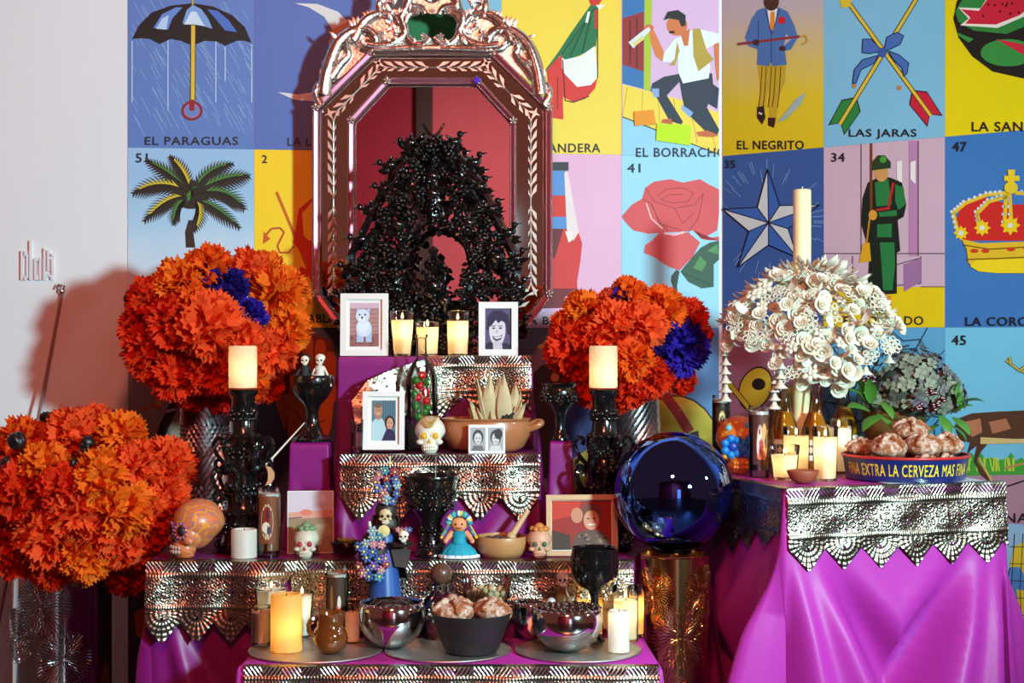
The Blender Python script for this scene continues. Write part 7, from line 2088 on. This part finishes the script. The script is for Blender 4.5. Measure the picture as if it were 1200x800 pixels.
# paper doily under it
mb = MB(); mb.add([(-0.165, -0.185, 0), (0.155, -0.178, 0), (0.17, 0.12, 0), (-0.16, 0.11, 0), (-0.165, -0.185, 0.0015), (0.155, -0.178, 0.0015), (0.17, 0.12, 0.0015), (-0.16, 0.11, 0.0015)], [(3, 2, 1, 0), (4, 5, 6, 7), (0, 1, 5, 4), (1, 2, 6, 5), (2, 3, 7, 6), (3, 0, 4, 7)])
o = mb.build('paper_sheet', mat('pale_paper', (206, 222, 226), 0.8), None, smooth=False, loc=atz(1070, ZT + 0.0015, Yt)); o.rotation_euler = (0, 0, 0.28); tag(o, 'pale paper sheet under the beer tray', 'paper')
# heap of breads
tz = ZT + 0.004
heap = [(1012, 0.10, 0.022, 23), (1044, 0.13, 0.018, 20), (1082, 0.13, 0.018, 25), (1112, 0.08, 0.022, 24), (1002, 0.02, 0.022, 22), (1122, -0.02, 0.022, 22), (1035, -0.03, 0.022, 26), (1078, -0.02, 0.02, 26), (1100, -0.08, 0.022, 22), (1020, -0.09, 0.022, 22),
        (1028, 0.06, 0.072, 26), (1064, 0.02, 0.075, 30), (1100, 0.03, 0.068, 24), (1050, -0.05, 0.07, 24), (1058, 0.0, 0.105, 25), (1016, 0.0, 0.062, 20), (1084, -0.05, 0.07, 20)]
rad_ = [min(0.053, rp_ * s * 0.84) for (px, dy, z, rp_) in heap]
pos_ = settle(rad_, [((px - 1061) * s, -dy, 0.02 + z * 1.7) for (px, dy, z, rp_) in heap], lambda z: (R0 - 0.006) if z < h else R0 + 0.004 - 0.1 * (z - h), 0.004, 0.78, 0.92, 260)
for i, q in enumerate(pos_):
    bread(Vector((tray.location.x + q[0], Yt + q[1], tray.location.z + q[2] - 0.72 * rad_[i])), rad_[i], 'sugared sweet bread roll heaped on the beer tray', 'breads on the beer tray', (rw.uniform(0.0, 0.15), rw.uniform(-0.1, 0.1), rw.uniform(0, 3)))
# hydrangea in a brown pot
Yh = 5.12; s = Yh / F
plant = thing('potted_hydrangea', 'grey green dried hydrangea with dark red berries and green leaves in a brown pot', 'plant', atz(1040, ZT + 0.002, Yh))
mb = MB(); mb.lathe([(0, 0), (26 * s, 0), (30 * s, 4 * s), (38 * s, 70 * s), (40 * s, 72 * s), (36 * s, 72 * s), (34 * s, 62 * s), (0, 60 * s)], 26, Matrix.Translation((10 * s, 0.02, 0))); mb.build('pot', mat('brown_pot', (126, 78, 40), 0.5, 0, 0.2), plant)
def hv(px, py, y=0.0):
    return Vector(((px - 1040) * s, y, 1.35 - (py - HOR) * s - ZT - 0.002))
HMS = []
for k_, c in enumerate(((122, 124, 106), (106, 98, 108), (142, 146, 124), (88, 86, 80))):
    mm = mat('hydrangea_%d' % k_, c, 0.8, 0, 0.2, 60, trans=0.15); mb = MB()
    for q in range(4):
        a = TAU * q / 4
        T = Matrix.Rotation(a, 4, 'Z')
        mb.add([(0.0, 0, 0), (0.010, -0.009, 0.004), (0.020, -0.006, 0.003), (0.021, 0.006, 0.005), (0.010, 0.009, 0.002)], [(0, 1, 4), (1, 2, 3, 4)], 0, T)
    mb.ball((0, 0, 0.002), 0.003, 5, 4)
    HMS.append(mb.mesh('floret', mm, smooth=False))
rk = random.Random(17)
for (cx, cy, rr_, n_, y0) in ((1062, 452, 46, 210, -0.05), (1030, 466, 26, 60, -0.02), (1094, 462, 30, 80, -0.06)):
    for i in range(n_):
        z = rk.uniform(-0.55, 1); a = rk.uniform(0, TAU); r = math.sqrt(1 - z * z)
        d = Vector((r * math.cos(a), r * math.sin(a), z))
        if d.y > 0.5: continue
        link('floret', HMS[rk.choice((0, 0, 1, 2, 2, 3))], plant, hv(cx, cy, y0) + d * rr_ * s * rk.uniform(0.85, 1.05), orient(d, rk.uniform(0, 2)), rk.uniform(0.7, 1.1))
    mb = MB(); mb.ball(hv(cx, cy, y0), rr_ * s * 0.8, 12, 8); mb.build('flower_core', mat('hydrangea_core', (70, 70, 60), 0.9), plant)
    mb = MB(); mb.tube([hv(1040, 500), hv(cx, cy, y0)], 0.004, 5); mb.build('stalk', M_stem, plant)
M_berry = mat('dark_red_berry', (96, 20, 30), 0.3, 0, 0.2)
for (cx, cy) in ((1012, 443), (1006, 446), (1072, 456), (1086, 466), (1060, 474), (1081, 474), (1103, 456), (1076, 460)):
    mb = MB()
    for i in range(9):
        mb.ball(hv(cx + rk.uniform(-5, 5), cy + rk.uniform(-4, 4), -0.165 + rk.uniform(-0.015, 0.015) + (0.08 if cx < 1020 or cx > 1095 else 0)), 2.4 * s, 6, 5)
    mb.build('berry_cluster', M_berry, plant)
hl = leafmesh(0.08, 0.026, 0.35, M_leafg)
for (px, py, dx, dz, sc) in ((1010, 470, -0.3, 1, 1.0), (1004, 468, -1, 0.3, 1.0), (1008, 478, -1, -0.1, 1.1), (1018, 482, 0.4, -0.9, 0.9), (1022, 482, -0.7, -0.9, 1.2), (1022, 468, 0.3, -1, 0.9), (1000, 460, -0.6, 0.9, 0.8), (1095, 470, 0.7, 0.7, 1.0), (1100, 482, 1, 0.1, 1.0), (1108, 470, 0.9, -0.2, 1.1), (1104, 486, 0.5, -1, 1.0), (1090, 484, 0.1, -1, 1.0), (1112, 478, 0.2, 0.8, 0.8), (1098, 494, 0.5, -0.9, 1.0), (1086, 494, -0.6, -0.8, 0.8), (1110, 468, 0.2, 0.9, 0.8)):
    link('leaf', hl, plant, hv(px, py, -0.13), orient((dx, -0.35, dz), PI + rk.uniform(-0.5, 0.5)), sc * 0.95)
for (a, b) in (((1062, 490), (1100, 480)), ((1050, 490), (1010, 472)), ((1100, 480), (1112, 472))):
    mb = MB(); mb.tube([hv(a[0], a[1], -0.1), hv(b[0], b[1], -0.13)], 0.0025, 5); mb.build('vine', M_stem, plant)
